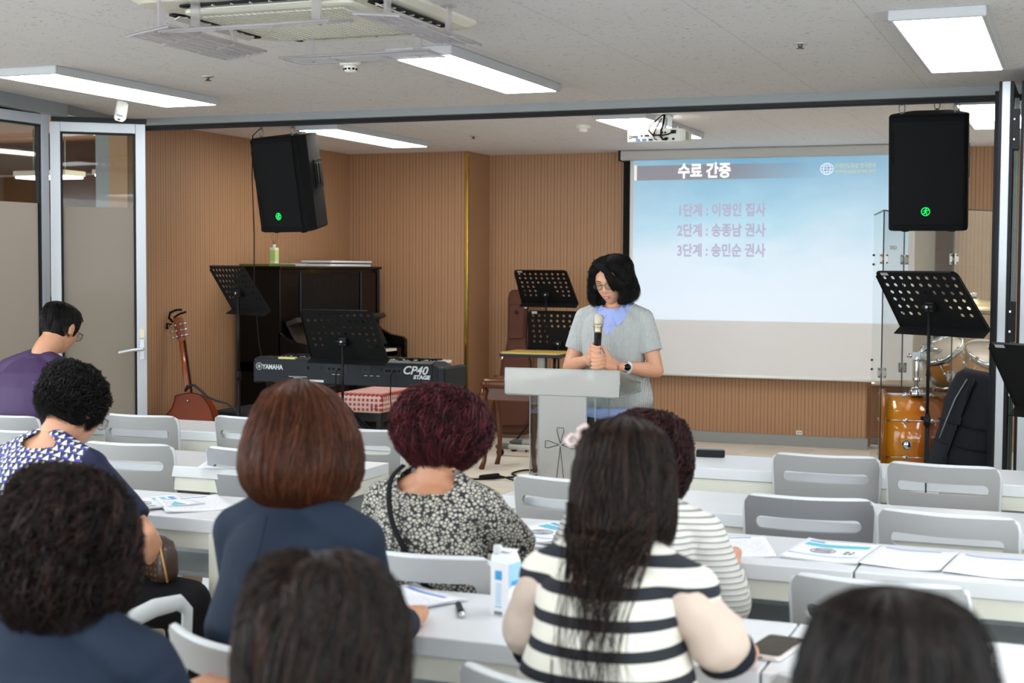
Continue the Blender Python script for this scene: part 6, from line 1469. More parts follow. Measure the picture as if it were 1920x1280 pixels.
def glasses(t, HT, m_=None, r=0.021, wide=0.031, y=0.096, z=-0.002):
    mm = m_ or CHROME; m = M()
    for s in (-1, 1):
        m.tube([(s*wide+r*1.12*math.cos(a), y-0.006*abs(math.cos(a)*0.6+s*0.5), z+r*0.82*math.sin(a)) for a in (2*PI*k/28 for k in range(29))], 0.0011, 6, 0, HT)
        m.tube([(s*(wide+r*1.1), y-0.006, z+0.006), (s*0.070, y-0.020, z+0.008), (s*0.079, 0.02, z+0.008), (s*0.080, -0.012, z-0.006)], 0.0013, 6, 0, HT)
    m.tube([(-wide+r*1.05, y, z+0.004), (0, y+0.003, z+0.008), (wide-r*1.05, y, z+0.004)], 0.0011, 6, 0, HT)
    g = mk('glasses', m, mm, t)
    ml = M()
    for s in (-1, 1): ml.prism([(r*1.1*math.cos(a), r*0.8*math.sin(a)) for a in (2*PI*k/24 for k in range(24))], 0.0008, 0, HT @ tr(s*wide, y-0.002, z) @ rot('X', PI/2))
    mk('lenses', ml, CLEAR, g); return g

def skin_mat(name, col):
    m = NT(name); c = lin(col); m.base(m.mix(m.noise(30.0), tuple(x*0.92 for x in c[:3])+(1,), (min(1, c[0]*1.06), c[1]*0.98, c[2]*0.95, 1)))
    m.b.inputs['Roughness'].default_value = 0.48; m.b.inputs['Subsurface Weight'].default_value = 0.0; m.bump(m.noise(160.0), 0.12, 0.001); return m.mat
SKIN = skin_mat('skin', (202, 150, 118)); SKIN2 = skin_mat('skin_tan', (190, 138, 106)); SKIN3 = skin_mat('skin_fair', (208, 156, 126))
LIP = mat('lips', (188, 108, 98), 0.45)
HAIR_K = hair_mat('hair_black', (24, 21, 21)); HAIR_K2 = hair_mat('hair_soft_black', (38, 33, 32))
HAIR_B = [hair_mat('hair_chestnut', (90, 50, 33), rough=0.26), hair_mat('hair_chestnut_dark', (74, 42, 28), rough=0.26), hair_mat('hair_copper', (116, 62, 38), rough=0.28)]
HAIR_R = [hair_mat('hair_burgundy', (74, 30, 36)), hair_mat('hair_burgundy_dark', (44, 22, 26)), hair_mat('hair_wine', (124, 50, 58))]
HAIR_D = [hair_mat('hair_dark_brown', (44, 32, 27), rough=0.28), hair_mat('hair_near_black', (27, 22, 20), rough=0.28), hair_mat('hair_mid_brown', (66, 44, 34), rough=0.3)]
HAIR_C = [hair_mat('hair_curly_dark', (40, 31, 29)), hair_mat('hair_curly_black', (24, 20, 20)), hair_mat('hair_curly_brown', (66, 44, 38))]
NAVY = mat('navy_wool', (33, 43, 59), 0.75, bump=0.3, bscale=900, var=0.1)
NAVY2 = mat('navy_wool_dark', (28, 37, 52), 0.75, bump=0.3, bscale=900)
BLKCLOTH = mat('black_cloth', (20, 20, 22), 0.8)
def knit_mat():
    m = NT('grey_cable_knit'); x, y, z = m.xyz(); m.base(m.mix(m.noise(60.0), lin((176, 180, 179)), lin((200, 203, 201))))
    v = m.math('ABSOLUTE', m.math('SINE', m.math('MULTIPLY', x, 420.0))); r = m.math('ABSOLUTE', m.math('SINE', m.math('MULTIPLY', m.math('ADD', z, m.math('MULTIPLY', v, 0.004)), 460.0)))
    m.bump(m.math('MULTIPLY', v, m.math('ADD', m.math('MULTIPLY', r, 0.5), 0.5)), 0.9, 0.004); m.b.inputs['Roughness'].default_value = 0.9; return m.mat
def stripe_mat():
    m = NT('striped_knit'); x, y, z = m.xyz(); zz = m.math('ADD', z, m.math('MULTIPLY', m.noise(5.0), 0.006))
    f = m.math('FRACT', m.math('DIVIDE', m.math('ADD', zz, 0.012), 0.0475)); s = m.math('LESS_THAN', f, 0.40)
    m.base(m.mix(s, lin((224, 220, 208)), lin((26, 29, 38)))); m.bump(m.noise(500.0), 0.4, 0.001); m.b.inputs['Roughness'].default_value = 0.85; return m.mat
def pebble_mat():
    m = NT('pebble_print'); co = m.scaled((1, 1, 1.25)); d = m.voro(95.0, co, 'DISTANCE_TO_EDGE'); c = m.voro(95.0, co, 'F1', 'Distance')
    f = m.math('MULTIPLY', m.math('GREATER_THAN', d, 0.12), m.math('LESS_THAN', c, 0.60))
    tone = m.mix(m.noise(30.0), lin((150, 146, 136)), lin((206, 200, 186))); m.base(m.mix(f, lin((24, 25, 30)), tone)); m.b.inputs['Roughness'].default_value = 0.7; return m.mat
def hound_mat():
    m = NT('blue_houndstooth'); x, y, z = m.xyz(); P = 0.026
    u = m.math('DIVIDE', x, P*0.72); v = m.math('DIVIDE', m.math('ADD', z, m.math('MULTIPLY', y, 0.7)), P)
    fu = m.math('FRACT', u); fv = m.math('FRACT', v)
    tri = m.math('GREATER_THAN', m.math('ADD', m.math('ABSOLUTE', m.math('SUBTRACT', fu, 0.5)), m.math('MULTIPLY', fv, 0.5)), 0.46)
    bar = m.math('LESS_THAN', fv, 0.34); alt = m.math('GREATER_THAN', m.math('FRACT', m.math('MULTIPLY', m.math('FLOOR', m.math('ADD', u, m.math('FLOOR', v))), 0.5)), 0.25)
    c = m.mix(tri, lin((226, 226, 230)), lin((34, 40, 58))); c = m.mix(m.math('MULTIPLY', bar, alt), c, lin((62, 58, 168))); m.base(c); m.b.inputs['Roughness'].default_value = 0.6; return m.mat
def purple_mat():
    m = NT('purple_shirt'); v = m.voro(26.0, m.scaled((1, 1, 0.55)), 'F1', 'Distance'); f = m.math('LESS_THAN', v, 0.055)
    m.base(m.mix(f, m.mix(m.noise(6.0), lin((48, 28, 66)), lin((64, 38, 84))), lin((140, 120, 160)))); m.b.inputs['Roughness'].default_value = 0.7; return m.mat
def rib_mat():
    m = NT('ribbed_cardigan'); x, y, z = m.xyz(); f = m.math('FRACT', m.math('DIVIDE', z, 0.0135)); s = m.math('LESS_THAN', f, 0.32)
    m.base(m.mix(s, lin((206, 204, 198)), lin((138, 136, 134)))); m.bump(m.math('ABSOLUTE', m.math('SUBTRACT', f, 0.5)), 0.8, 0.004); m.b.inputs['Roughness'].default_value = 0.85; return m.mat

# ---------------------------------------------------------------- the speaker, standing behind the lectern, facing the seats
SX, SYY = -2.135, 6.84
Wl = Vector((0.02, 0.250, 1.075))        # hands around the microphone, local frame (she faces local +y)
mic0, mic1 = Vector((0.012, 0.262, 1.02)), Vector((0.016, 0.225, 1.245))
mdir = (mic1-mic0).normalized()
def wrap(z, a0, a1, r=0.0285, n=6):
    """points around the microphone handle at height z, angle measured from local +y"""
    c = mic0+mdir*((z-mic0.z)/mdir.z); return [(c.x+r*math.sin(a0+(a1-a0)*k/n), c.y+r*math.cos(a0+(a1-a0)*k/n), z+0.004*math.sin(k)) for k in range(n+1)]
# the local +x side is the right of the picture's left: her right arm is local +x
fr, fl = [], []
for k in range(4):
    fr.append((wrap(1.105-0.0185*k, 1.9, -0.75, 0.0275)+[], [0.0098, 0.0096, 0.0092, 0.009, 0.0088, 0.0082, 0.0072]))
    fl.append((wrap(1.060-0.0180*k, -1.9, 0.55, 0.033)+[], [0.0098, 0.0096, 0.0092, 0.009, 0.0088, 0.0082, 0.0072]))
palmR = [([(0.058, 0.205, 1.045), (0.046, 0.232, 1.075)], [0.028, 0.024]), ([(0.058, 0.215, 1.03), (0.044, 0.240, 1.045)], [0.024, 0.022]), ([(0.048, 0.215, 1.08), (0.040, 0.238, 1.112)], [0.018, 0.013])]
thR = [([(0.045, 0.225, 1.085), (0.030, 0.222, 1.120), (0.016, 0.215, 1.140)], [0.013, 0.0105, 0.008])]
palmL = [([(-0.050, 0.195, 1.020), (-0.034, 0.225, 1.040)], [0.028, 0.024]), ([(-0.050, 0.205, 1.0), (-0.032, 0.232, 1.010)], [0.024, 0.022])]
thL = [([(-0.035, 0.225, 1.055), (-0.020, 0.238, 1.085), (-0.008, 0.245, 1.105)], [0.013, 0.0105, 0.008])]
arms = {1: ((0.222, 0.015, 0.985), (0.085, 0.185, 1.035), None, None, 0, 1, fr+palmR+thR), -1: ((-0.222, 0.02, 0.98), (-0.085, 0.165, 1.005), None, None, 0, -1, fl+palmL+thL)}
lg = {1: ((0.10, 0.02, 0.47), (0.11, 0.0, 0.09)), -1: ((-0.10, 0.0, 0.47), (-0.11, -0.02, 0.09))}
t, HT = person('woman speaking into a microphone behind the lectern, in a grey knit over a blue shirt', (SX, SYY, 0), PI+0.04, (0, 0.0, 1.285), (0.006, 0.040, 1.410), (0.20, 0.06, -0.14), 0.147, True, SKIN3,
    [knit_mat(), mat('blue_shirt', (156, 172, 226), 0.7, var=0.06)], BLKCLOTH, arms, lg, 0.62, 0.0055, -0.05, 'knit_top', standing=True, neck_open=(0.062, 0.060, 0.045, 0.012), vneck=True, body_voxel=0.0032, top_fold=0.0025, sleeve_r=1.06, wide=1.0)
SHIRTB = mat('blue_shirt', (156, 172, 226), 0.7, var=0.06)
# blue shirt: hem below the knit, neckline and collar
m = M(); rings = []
for z, w_, d_ in ((0.745, 0.192, 0.145), (0.78, 0.190, 0.143), (0.84, 0.184, 0.138), (0.87, 0.17, 0.125)): rings.append([(w_*math.cos(a), d_*math.sin(a)-0.004, z+(0.012*math.sin(2*a) if z < 0.76 else 0)) for a in (2*PI*k/40 for k in range(40))])
mk('shirt_hem', m.loft(rings, 0), SHIRTB, t)
m = M(); rings = []
for z, w_, d_ in ((0.80, 0.196, 0.150), (0.84, 0.198, 0.152), (0.90, 0.186, 0.138), (0.96, 0.172, 0.125)): rings.append([(w_*math.cos(a), d_*math.sin(a)-0.004, z) for a in (2*PI*k/40 for k in range(40))])
mk('knit_hem', m.loft(rings, 0), MATS.get('x') or t.children[[c.name.startswith('knit_top') for c in t.children].index(True)].data.materials[0], t)
# V of shirt and collar wings
def surf(x, z): # front of chest
    return 0.0

m = M()
for s in (-1, 1):
    pts = [(s*0.046, -0.045, 1.325), (s*0.060, 0.0, 1.318), (s*0.050, 0.045, 1.296), (s*0.012, 0.088, 1.250)]
    low = [(s*0.068, -0.060, 1.285), (s*0.088, 0.005, 1.275), (s*0.084, 0.074, 1.243), (s*0.050, 0.122, 1.196)]
    vs = pts+low; fs = [(i, i+1, i+5, i+4) if s > 0 else (i, i+4, i+5, i+1) for i in range(3)]; m.add(vs, fs, 0, False)
m.add([(-0.050, -0.045, 1.320), (0.050, -0.045, 1.320), (0.066, -0.060, 1.270), (-0.066, -0.060, 1.270)], [(0, 1, 2, 3)])
o = mk('shirt_collar', m, SHIRTB, t); s_ = o.modifiers.new('s', 'SOLIDIFY'); s_.thickness = 0.004; s_.offset = 0
mk('button', M().cyl((0.0, 0.110, 1.200), (0.0, 0.116, 1.201), 0.005, 12).cyl((0, 0.120, 1.165), (0, 0.126, 1.166), 0.005, 12), PLASTIC_W, t)
glasses(t, HT, mat('glasses_dark_metal', (60, 48, 44), 0.25, 0.8))
mk('teeth', M().box((0, 0.0815, -0.0612), (0.014, 0.003, 0.0024), 0, HT), mat('teeth', (235, 225, 215), 0.3), t)
# hair to the shoulders, swept fringe
prof = [(0, 0.0), (0.012, 0.045), (0.035, 0.078), (0.07, 0.094), (0.11, 0.100), (0.15, 0.106), (0.19, 0.114), (0.222, 0.116), (0.245, 0.106)]
HTop = HT @ tr(0, -0.006, 0.135)
hair(t, HTop, prof, [HAIR_K, HAIR_K2], 4600, (0.5, 1.0), 0.0095, 1.6, 0.0010, (0.84, 1.03), 1.0, -0.004, (0.045, 0.86), seed=11, hem_jit=0.03, crown=(-0.01, 0.0))
rg = np.random.default_rng(5); Pth = []
for k in range(900):     # fringe swept across to her left
    a = rg.uniform(-0.2, 1.0); sx = 0.020+0.012*rg.normal(); xe = -0.02-0.066*rg.uniform(0.05, 1)**0.7
    p = [(sx-0.006*rg.uniform(0, 1), 0.040+0.01*rg.normal(), 0.124), (sx-0.012, 0.080, 0.100-0.01*a*0.3), (xe*0.6, 0.101, 0.060), (xe, 0.100, 0.022-0.012*a), (xe*1.22-0.004, 0.088, -0.014-0.022*a)]
    Pth.append([tuple(HT @ Vector(q)) for q in [tuple(Vector(v)) for v in p]])
Pth = np.array([[tuple(v) for v in smooth([tuple(x) for x in pp], 3)] for pp in Pth]); Pth += rg.normal(0, 0.0016, (len(Pth), 1, 3)); strands_mesh('fringe', Pth, 0.0011, HAIR_K, t)
# right side face-framing lock
Pth = []
for k in range(260):
    q = rg.uniform(0, 1); p = [(0.030+0.01*q, 0.045, 0.120), (0.060+0.006*q, 0.062, 0.080), (0.078+0.006*q, 0.056-0.01*q, 0.020), (0.084+0.012*q, 0.040-0.02*q, -0.050), (0.098+0.02*q, 0.030-0.03*q, -0.105-0.02*q)]
    Pth.append([tuple(HT @ Vector(v)) for v in p])
Pth = np.array([[tuple(v) for v in smooth(pp, 3)] for pp in Pth]); Pth += rg.normal(0, 0.002, (len(Pth), 1, 3)); strands_mesh('side_lock', Pth, 0.0011, HAIR_K, t)
# watch on her left wrist
wc = Vector(arms[-1][0]).lerp(Vector(arms[-1][1]), 0.84); wd = (Vector(arms[-1][1])-Vector(arms[-1][0])).normalized()
WT = Matrix.Translation(wc) @ wd.to_track_quat('Z', 'Y').to_matrix().to_4x4()
mk('watch_strap', M().loft([[(r*1.06*math.cos(a), r*math.sin(a), z) for a in (2*PI*k/24 for k in range(24))] for r, z in ((0.0275, -0.009), (0.0300, -0.008), (0.0300, 0.008), (0.0275, 0.009))], 0, True, False, True, WT), mat('watch_white', (232, 234, 234), 0.4), t)
fn = Vector((-0.25, 1, 0.12)).normalized(); FT = Matrix.Translation(wc+fn*0.030) @ fn.to_track_quat('Z', 'X').to_matrix().to_4x4()
mk('watch_face', M().cyl((0, 0, -0.004), (0, 0, 0.004), 0.0205, 28, 0, FT).cyl((0, 0, 0.004), (0, 0, 0.005), 0.0165, 28, 1, FT), [mat('watch_case', (206, 208, 208), 0.3, 0.4), BLACKGLOSS], t)
# microphone, held: a thing of its own
Rz = rot('Z', PI+0.04); base = Vector((SX, SYY, 0)); a, b = Rz @ mic0+base, Rz @ mic1+base
t = thing('microphone', 'handheld microphone with champagne grille held by the speaking woman', 'microphone', tuple(a))
L = (b-a).length; MT = (b-a).to_track_quat('Z', 'Y').to_matrix().to_4x4(); CHAMP = mat('champagne_metal', (196, 188, 174), 0.4, 0.6, bump=0.9, bscale=900)
mk('handle', M().lathe([(0.001, 0), (0.013, 0), (0.0155, 0.06), (0.0185, L-0.075)], 24, 0, MT), BLACK, t)
mk('collar_ring', M().lathe([(0.0185, L-0.078), (0.0205, L-0.072), (0.0215, L-0.050), (0.0235, L-0.046), (0.0235, L-0.040), (0.018, L-0.038)], 24, 0, MT), mat('champagne_smooth', (186, 172, 150), 0.25, 0.8), t)
m = M().lathe([(0.020, L-0.042), (0.0245, L-0.034), (0.0262, L-0.018), (0.0262, L-0.004), (0.022, L+0.008), (0.012, L+0.014), (0.001, L+0.015)], 28, 0, MT)
mk('grille', m, CHAMP, t)
# ---------------------------------------------------------------- the audience
def loc_of(x, y): return (x, y, 0)
# man in purple, first row by the glass doors
t, HT = person('man in a purple shirt and glasses, head bowed, by the glass doors', loc_of(-4.475, 5.36), 0.0, (0.0, 0.10, 1.045), (0.055, 0.175, 1.175), (0.38, 0.0, -0.12), 0.175, False, SKIN2,
    purple_mat(), mat('dark_trousers', (30, 32, 40), 0.8), {1: ((0.24, 0.20, 0.80), (0.14, 0.40, 0.755), (-0.6, 0.8, 0.0), (0, 0, -1), 0.35), -1: ((-0.24, 0.18, 0.80), (-0.12, 0.40, 0.755), (0.6, 0.8, 0), (0, 0, -1), 0.35)}, None, 0.85, 0.007, 0.1, 'shirt', wide=1.05)
m = M(); m.tube([(0.062*math.cos(a), 0.10+0.058*math.sin(a)+0.0, 1.062+0.012*math.sin(a)) for a in (2*PI*k/28 for k in range(29))], 0.013, 8, flat=1.2); mk('shirt_collar', m, t.children[[c.name.startswith('shirt') for c in t.children].index(True)].data.materials[0], t)
hair(t, HT @ tr(0, -0.004, 0.128), [(0, 0.0), (0.010, 0.046), (0.03, 0.074), (0.06, 0.086), (0.09, 0.087), (0.12, 0.082), (0.150, 0.071), (0.165, 0.062)], [HAIR_K, HAIR_K2], 3600, (0.12, 0.35), 0.0, 1, 0.0010, (0.93, 1.03), 1.16, -0.004, (0.040, 1.15), seed=21, hem_jit=0.01, npts=8, crown=(0, -0.01))
glasses(t, HT, BLACK, 0.022)
# curly haired woman with a patterned blouse
t, HT = person('woman with short black curls, blue patterned top with navy sleeves', loc_of(-2.785, 3.36), 0.0, (0.0, 0.08, 0.955), (0.015, 0.165, 1.045), (0.45, 0.0, -0.20), 0.145, True, SKIN3,
    [hound_mat(), mat('navy_crepe', (34, 38, 62), 0.6, var=0.1)], mat('black_trousers', (22, 22, 25), 0.8), {1: ((0.325, 0.08, 0.715), (0.31, 0.17, 0.60), (-0.7, 0.5, -0.2), (-0.3, 0, -1), 0.5), -1: ((-0.25, 0.16, 0.78), (-0.16, 0.38, 0.755), (0.5, 0.8, 0), (0, 0, -1), 0.4)},
    {1: ((0.385, 0.20, 0.50), (0.36, 0.26, 0.12)), -1: ((-0.02, 0.36, 0.50), (0.02, 0.32, 0.09))}, 0.82, 0.006, 0.05, 'blouse', sleeve_m=0.150, sleeve_r=1.08, neck_open=(0.080, 0.085, 0.045, 0.0), top_fold=0.0025)
hair(t, HT @ tr(0, -0.010, 0.142), [(0, 0.0), (0.015, 0.055), (0.04, 0.082), (0.08, 0.098), (0.125, 0.101), (0.155, 0.092), (0.178, 0.075), (0.192, 0.058)], [HAIR_K, HAIR_K2], 3400, (0.25, 0.6), 0.0075, 4, 0.0012, (0.80, 1.02), 1.0, -0.006, (0.06, 1.0), seed=22, hem_jit=0.03, frizz=0.0008)
glasses(t, HT, mat('glasses_mauve', (140, 110, 130), 0.3), 0.022)
# handbag on her lap
t = thing('handbag', 'brown patterned handbag on the lap of the curly haired woman', 'handbag', (-2.49, 3.52, 0.575), -0.3); t.scale = (0.85, 0.85, 0.85)
m = M(); m.loft([[(x*k, y*k*0.8, z) for x, y in rr(0.105, 0.055, 0.04)] for z, k in ((0.0, 0.92), (0.03, 1.0), (0.09, 0.97), (0.13, 0.80), (0.145, 0.5))], 0)
def mono():
    m_ = NT('bag_brown'); v = m_.voro(46.0, None, 'F1', 'Distance', 0.15); m_.base(m_.mix(m_.math('LESS_THAN', v, 0.24), lin((62, 46, 38)), lin((116, 92, 62)))); m_.b.inputs['Roughness'].default_value = 0.4; return m_.mat
mk('body', m, mono(), t); mk('piping', M().tube([(0.102, -0.02, 0.0), (0.104, -0.035, 0.06), (0.085, -0.036, 0.12), (0.04, -0.03, 0.142)], 0.004, 6).tube([(-0.10, -0.045, 0.135), (0, -0.05, 0.145), (0.085, -0.04, 0.135)], 0.003, 6), mat('tan_leather', (196, 142, 84), 0.4), t)
# reddish bob in navy
t, HT = person('woman with a reddish brown bob in a navy jacket', loc_of(-1.383, 2.40), -0.05, (0.0, 0.02, 1.020), (0.0, 0.045, 1.130), (0.10, 0, -0.05), 0.132, True, SKIN,
    NAVY, NAVY2, {1: ((0.148, 0.07, 0.77), (0.10, 0.30, 0.755), (-0.5, 0.8, 0), (0, 0, -1), 0.4), -1: ((-0.148, 0.07, 0.77), (-0.12, 0.30, 0.755), (0.5, 0.8, 0), (0, 0, -1), 0.4)}, None, 1.75, 0.006, 0.0, 'jacket', top_fold=0.004, sleeve_r=0.95)
mk('jacket_seam', M().tube([(0, -0.085, 1.02), (0, -0.118, 0.95), (0, -0.133, 0.85), (0, -0.128, 0.72)], 0.0018, 5), NAVY2, t)
hair(t, HT @ tr(0, -0.008, 0.135), [(0, 0.0), (0.010, 0.040), (0.03, 0.072), (0.06, 0.092), (0.10, 0.108), (0.14, 0.1175), (0.175, 0.119), (0.205, 0.111), (0.23, 0.092), (0.245, 0.070)], HAIR_B, 6000, (0.4, 1.0), 0.0, 1, 0.0009, (0.88, 1.0), 1.02, -0.004, (0.07, 0.9), seed=23, hem_jit=0.008, crown=(-0.005, -0.01))
# burgundy curls, pebble print
t, HT = person('woman with burgundy curly hair in a black and cream pebble print top', loc_of(-1.485, 3.24), -0.04, (0.0, 0.035, 0.945), (0.005, 0.075, 1.048), (0.15, 0, 0.05), 0.140, True, SKIN2,
    pebble_mat(), BLKCLOTH, {1: ((0.185, 0.14, 0.77), (0.085, 0.10, 0.90), (-0.35, -0.45, 0.7), (-0.6, -0.6, 0), 0.25), -1: ((-0.175, 0.10, 0.76), (-0.12, 0.34, 0.755), (0.5, 0.8, 0), (0, 0, -1), 0.4)}, None, 0.95, 0.006, 0.08, 'print_top', top_fold=0.004, sleeve_r=1.05, wide=0.98, neck_open=(0.088, 0.09, 0.050, -0.01))
hair(t, HT @ tr(0, -0.012, 0.138), [(0, 0.0), (0.010, 0.050), (0.03, 0.085), (0.065, 0.114), (0.105, 0.126), (0.14, 0.122), (0.17, 0.102), (0.195, 0.078), (0.212, 0.055)], HAIR_R, 5600, (0.2, 0.55), 0.0060, 3.5, 0.0011, (0.82, 1.02), 1.0, -0.006, (0.07, 0.9), seed=24, hem_jit=0.02, frizz=0.0012)
m = M(); pts = [(-0.045, -0.045, 0.995), (-0.060, -0.085, 0.96), (-0.035, -0.128, 0.88), (0.02, -0.150, 0.80), (0.07, -0.150, 0.73), (0.13, -0.125, 0.66)]
m.tube(smooth(pts, 6), 0.0085, 8, flat=0.5); mk('bag_strap', m, BLKCLOTH, t)
# hand of hers at the nape shows fingers
# striped knit, long dark hair, bow clip
t, HT = person('woman with long dark hair and pale bow clip, in cream and black stripes', loc_of(-0.735, 2.36), -0.12, (0.0, 0.02, 0.990), (0.0, 0.055, 1.090), (0.12, 0, 0.04), 0.132, True, SKIN3,
    stripe_mat(), mat('cream_skirt', (210, 200, 186), 0.8), {1: ((0.180, 0.05, 0.83), (0.14, 0.27, 0.765), (-0.4, 0.9, 0), (0, 0, -1), 0.35), -1: ((-0.165, 0.06, 0.79), (-0.10, 0.27, 0.765), (0.4, 0.9, 0), (0, 0, -1), 0.35)}, None, 0.12, 0.006, 0.0, 'striped_top', top_fold=0.003, wide=0.98)
SHEER = NT('sheer_sleeve'); SHEER.base(lin((208, 188, 174))); SHEER.b.inputs['Roughness'].default_value = 0.8; SHEER.b.inputs['Alpha'].default_value = 0.90; SHEER.b.inputs['Transmission Weight'].default_value = 0.0
for s in (-1, 1):
    e = Vector((0.185 if s > 0 else -0.165, 0.05, 0.83 if s > 0 else 0.80)); a = Vector((s*0.138, 0.0, 0.92)); m = M()
    limb(m, [tuple(a), tuple(a.lerp(e, 0.35)+Vector((s*0.006, 0, 0))), tuple(a.lerp(e, 0.70)+Vector((s*0.012, -0.01, 0))), tuple(e+Vector((0, -0.01, 0.025)))], [0.042, 0.047, 0.055, 0.042], 18)
    me = remesh_obj(m, 0.006, 5); fold_noise(me, 0.006, 16, s*3); me.materials.append(SHEER.mat); link('sheer_sleeve', me, t)
    m = M(); q = e+Vector((0, -0.005, 0.015)); m.tube([tuple(q), tuple(q+Vector((s*0.004, 0.015, -0.028)))], 0.050, 24); mk('sleeve_cuff', m, mat('navy_cuff', (26, 29, 38), 0.8), t, 0.006)
LP = [(0, 0.0), (0.010, 0.040), (0.03, 0.070), (0.06, 0.082), (0.10, 0.090), (0.14, 0.093), (0.18, 0.094), (0.21, 0.092), (0.225, 0.090)]
LT = HT @ tr(0, -0.008, 0.135)
hair(t, LT, LP, HAIR_D, 4200, (0.4, 1.0), 0.0, 1, 0.0009, (0.86, 1.0), 1.02, -0.004, (0.07, 0.85), seed=25, hem_jit=0.03, crown=(0.0, -0.01))
# the long fall down the back
rg = np.random.default_rng(31); Pth = []
for k in range(2200):
    a = rg.uniform(-1.25, 1.25); tail = rg.uniform(0, 1); L_ = (0.015+0.075*rg.uniform(0, 1)*max(0.1, math.cos((a-0.3)*1.1))) if tail < 0.90 else (0.10+0.27*rg.uniform(0, 1)**1.5)
    top = Vector((0.088*math.sin(a), -0.050-0.050*math.cos(a)+0.004*rg.normal(), -0.02-0.05*rg.uniform(0, 1)))
    p0 = HT @ top; pts = [tuple(p0)]
    xs = p0.x
    if tail > 0.90: xs = 0.030+0.030*rg.normal()+0.01*math.sin(3*a)
    for q in (0.2, 0.4, 0.6, 0.8, 1.0):
        z = p0.z-L_*q; back = -0.085-0.05*math.sin(PI*min(1, max(0, (1.05-z)/0.45)))-0.012*rg.uniform(0, 1)
        x = p0.x+(xs-p0.x)*q**1.2 + 0.003*math.sin(5*q+a)
        if tail <= 0.90: x = p0.x*(1-0.30*q)
        w_ = min(1, q*1.6)*min(1.0, 0.25+L_/0.13); y = p0.y+(back-0.0-p0.y)*w_ if z < 1.03 else p0.y+(min(p0.y, back)-p0.y)*w_*0.4
        pts.append((x, y, z))
    Pth.append([tuple(v) for v in smooth(pts, 3)])
strands_mesh('long_hair', np.array(Pth), 0.00095*rg.uniform(0.7, 1.4, len(Pth)), HAIR_D[0], t, 3, True, HAIR_D, rg.integers(0, 3, len(Pth)))
m = M(); CT = HT @ tr(-0.076, -0.050, 0.093) @ rot('Z', 0.5) @ rot('Y', -0.7) @ Matrix.Scale(0.72, 4)
for s in (-1, 1): m.tube([CT @ Vector(v) for v in ((0, 0, 0), (s*0.012, -0.004, 0.012), (s*0.028, -0.006, 0.010), (s*0.030, -0.006, -0.006), (s*0.014, -0.004, -0.010), (0, 0, 0))], [0.002, 0.005, 0.006, 0.006, 0.005, 0.002], 8, flat=0.8)
m.tube([CT @ Vector((0, -0.006, -0.008)), CT @ Vector((0, -0.008, 0.008))], 0.006, 8); mk('bow_clip', m, mat('clip_pink', (206, 182, 178), 0.4), t)
# striped cardigan behind her
t, HT = person('woman in a grey ribbed cardigan, wine curls mostly hidden behind the long dark hair', loc_of(-0.965, 3.26), -0.05, (0.01, 0.04, 0.915), (0.02, 0.075, 1.01), (0.15, 0, 0), 0.150, True, SKIN,
    rib_mat(), BLKCLOTH, {1: ((0.215, 0.06, 0.70), (0.14, 0.34, 0.755), (-0.4, 0.9, 0), (0, 0, -1), 0.35), -1: ((-0.23, 0.12, 0.72), (-0.12, 0.34, 0.755), (0.4, 0.9, 0), (0, 0, -1), 0.35)}, None, 1.55, 0.006, 0.05, 'cardigan', top_fold=0.003, sleeve_r=1.1)
hair(t, HT @ tr(0, -0.012, 0.132), [(0, 0.0), (0.010, 0.045), (0.03, 0.080), (0.065, 0.092), (0.105, 0.099), (0.15, 0.097), (0.19, 0.085), (0.22, 0.065)], [HAIR_R[0], HAIR_R[1], HAIR_D[2]], 3600, (0.25, 0.6), 0.0060, 3.5, 0.0011, (0.82, 1.02), 1.0, -0.006, (0.07, 0.9), seed=26, hem_jit=0.02, frizz=0.0012)
# big curls in navy, lower left
t, HT = person('woman with big dark brown curls in a navy jacket, at the looped armrest', loc_of(-1.50, 1.86), 0.05, (0.01, 0.0, 0.92), (0.015, 0.03, 1.028), (0.12, 0, 0.1), 0.150, True, SKIN,
    NAVY, NAVY2, {1: ((0.185, 0.08, 0.70), (0.105, 0.25, 0.745), (0.10, 0.9, 0.02), (0, 0, -1), 0.45), -1: ((-0.19, 0.08, 0.70), (-0.12, 0.28, 0.66), (0.5, 0.8, 0), (0, 0, -1), 0.4)}, None, 1.8, 0.006, 0.05, 'jacket', top_fold=0.005, sleeve_r=1.1)
hair(t, HT @ tr(0, -0.014, 0.138), [(0, 0.0), (0.012, 0.045), (0.035, 0.074), (0.07, 0.093), (0.12, 0.105), (0.17, 0.108), (0.21, 0.102), (0.25, 0.082), (0.272, 0.06)], HAIR_C, 5200, (0.2, 0.6), 0.0080, 3.5, 0.0011, (0.80, 1.02), 1.03, -0.008, (0.07, 0.9), seed=27, hem_jit=0.03, frizz=0.0012)
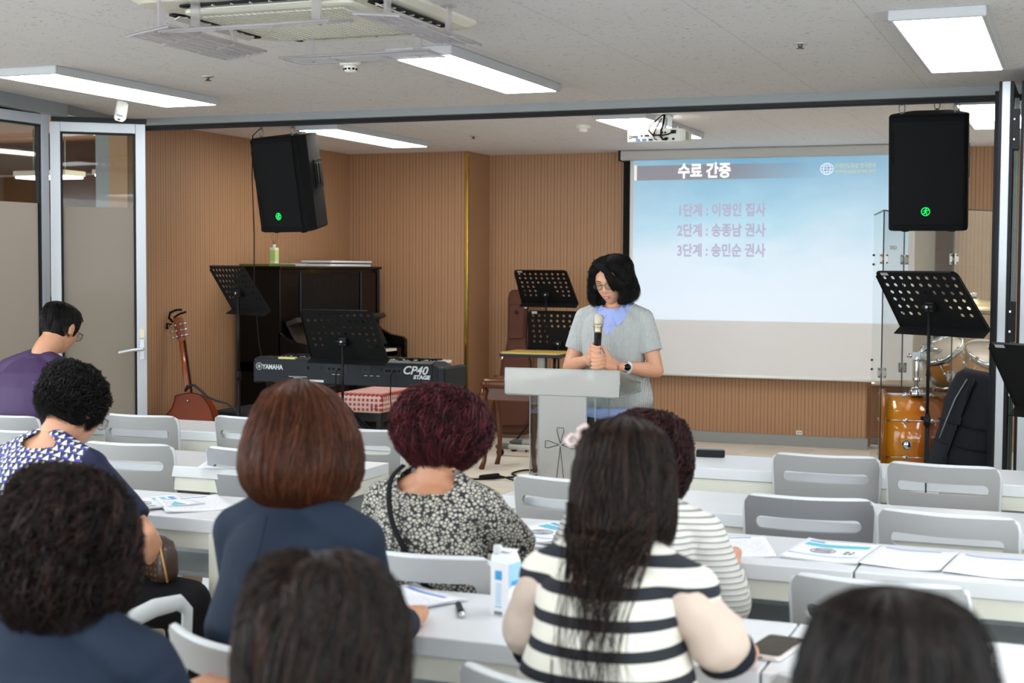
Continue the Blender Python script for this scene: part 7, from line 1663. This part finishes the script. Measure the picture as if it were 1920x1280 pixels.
# short dark head, lower middle
t, HT = person('person with parted dark hair seen from behind, close before the table with the milk carton', loc_of(-0.855, 1.54), 0.0, (0.0, 0.0, 0.90), (0.0, 0.03, 1.005), (0.12, 0, 0), 0.175, True, SKIN,
    mat('charcoal_top', (52, 52, 56), 0.8), BLKCLOTH, {1: ((0.24, 0.10, 0.66), (0.12, 0.28, 0.60), (-0.4, 0.9, 0), (0, 0, -1), 0.35), -1: ((-0.24, 0.10, 0.66), (-0.12, 0.28, 0.60), (0.4, 0.9, 0), (0, 0, -1), 0.35)}, None, 1.5, 0.008, 0, 'jumper')
hair(t, HT @ tr(0, -0.010, 0.132), [(0, 0.0), (0.004, 0.035), (0.018, 0.070), (0.045, 0.090), (0.09, 0.104), (0.14, 0.107), (0.19, 0.103), (0.24, 0.092)], HAIR_D+[HAIR_K2], 5200, (0.3, 0.9), 0.003, 1.5, 0.0010, (0.84, 1.0), 1.02, -0.004, (0.07, 0.9), part=(-0.012, 0.024, 0.016), seed=28, hem_jit=0.03, crown=(0.0, -0.02))
# dark head, lower right
t, HT = person('person with smooth very dark hair, nearest the lens under the empty chairs', loc_of(-0.152, 1.33), 0.0, (0.0, 0.0, 0.958), (0.0, 0.03, 1.062), (0.1, 0, 0), 0.175, True, SKIN,
    mat('dark_top', (40, 38, 44), 0.8), BLKCLOTH, {1: ((0.24, 0.10, 0.70), (0.12, 0.28, 0.62), (-0.4, 0.9, 0), (0, 0, -1), 0.35), -1: ((-0.24, 0.10, 0.70), (-0.12, 0.28, 0.62), (0.4, 0.9, 0), (0, 0, -1), 0.35)}, None, 1.5, 0.008, 0, 'top')
hair(t, HT @ tr(0, -0.008, 0.130), [(0, 0.0), (0.006, 0.035), (0.022, 0.066), (0.05, 0.080), (0.09, 0.090), (0.14, 0.094), (0.20, 0.097), (0.26, 0.094)], [HAIR_K, HAIR_D[0], HAIR_D[1]], 5200, (0.4, 1.0), 0.0, 1, 0.0010, (0.88, 1.0), 1.02, -0.004, (0.07, 0.85), seed=29, hem_jit=0.03, crown=(0.0, -0.015))
# sliver of a head at the lower left edge
t, HT = person('person with brown hair just showing in the lower left corner', loc_of(-1.235, 1.22), 0.1, (0.0, 0.0, 0.81), (0.0, 0.03, 0.915), (0.15, 0, 0), 0.17, True, SKIN,
    mat('brown_top', (80, 66, 60), 0.8), BLKCLOTH, {1: ((0.23, 0.10, 0.60), (0.12, 0.28, 0.56), (-0.4, 0.9, 0), (0, 0, -1), 0.35), -1: ((-0.23, 0.10, 0.60), (-0.12, 0.28, 0.56), (0.4, 0.9, 0), (0, 0, -1), 0.35)}, None, 1.5, 0.009, 0, 'top')
hair(t, HT @ tr(0, -0.008, 0.130), [(0, 0.0), (0.006, 0.035), (0.022, 0.066), (0.05, 0.086), (0.09, 0.098), (0.14, 0.104), (0.20, 0.104)], HAIR_D, 2600, (0.4, 1.0), 0.002, 1, 0.0012, (0.88, 1.0), 1.02, -0.004, (0.07, 0.85), seed=30, hem_jit=0.03)
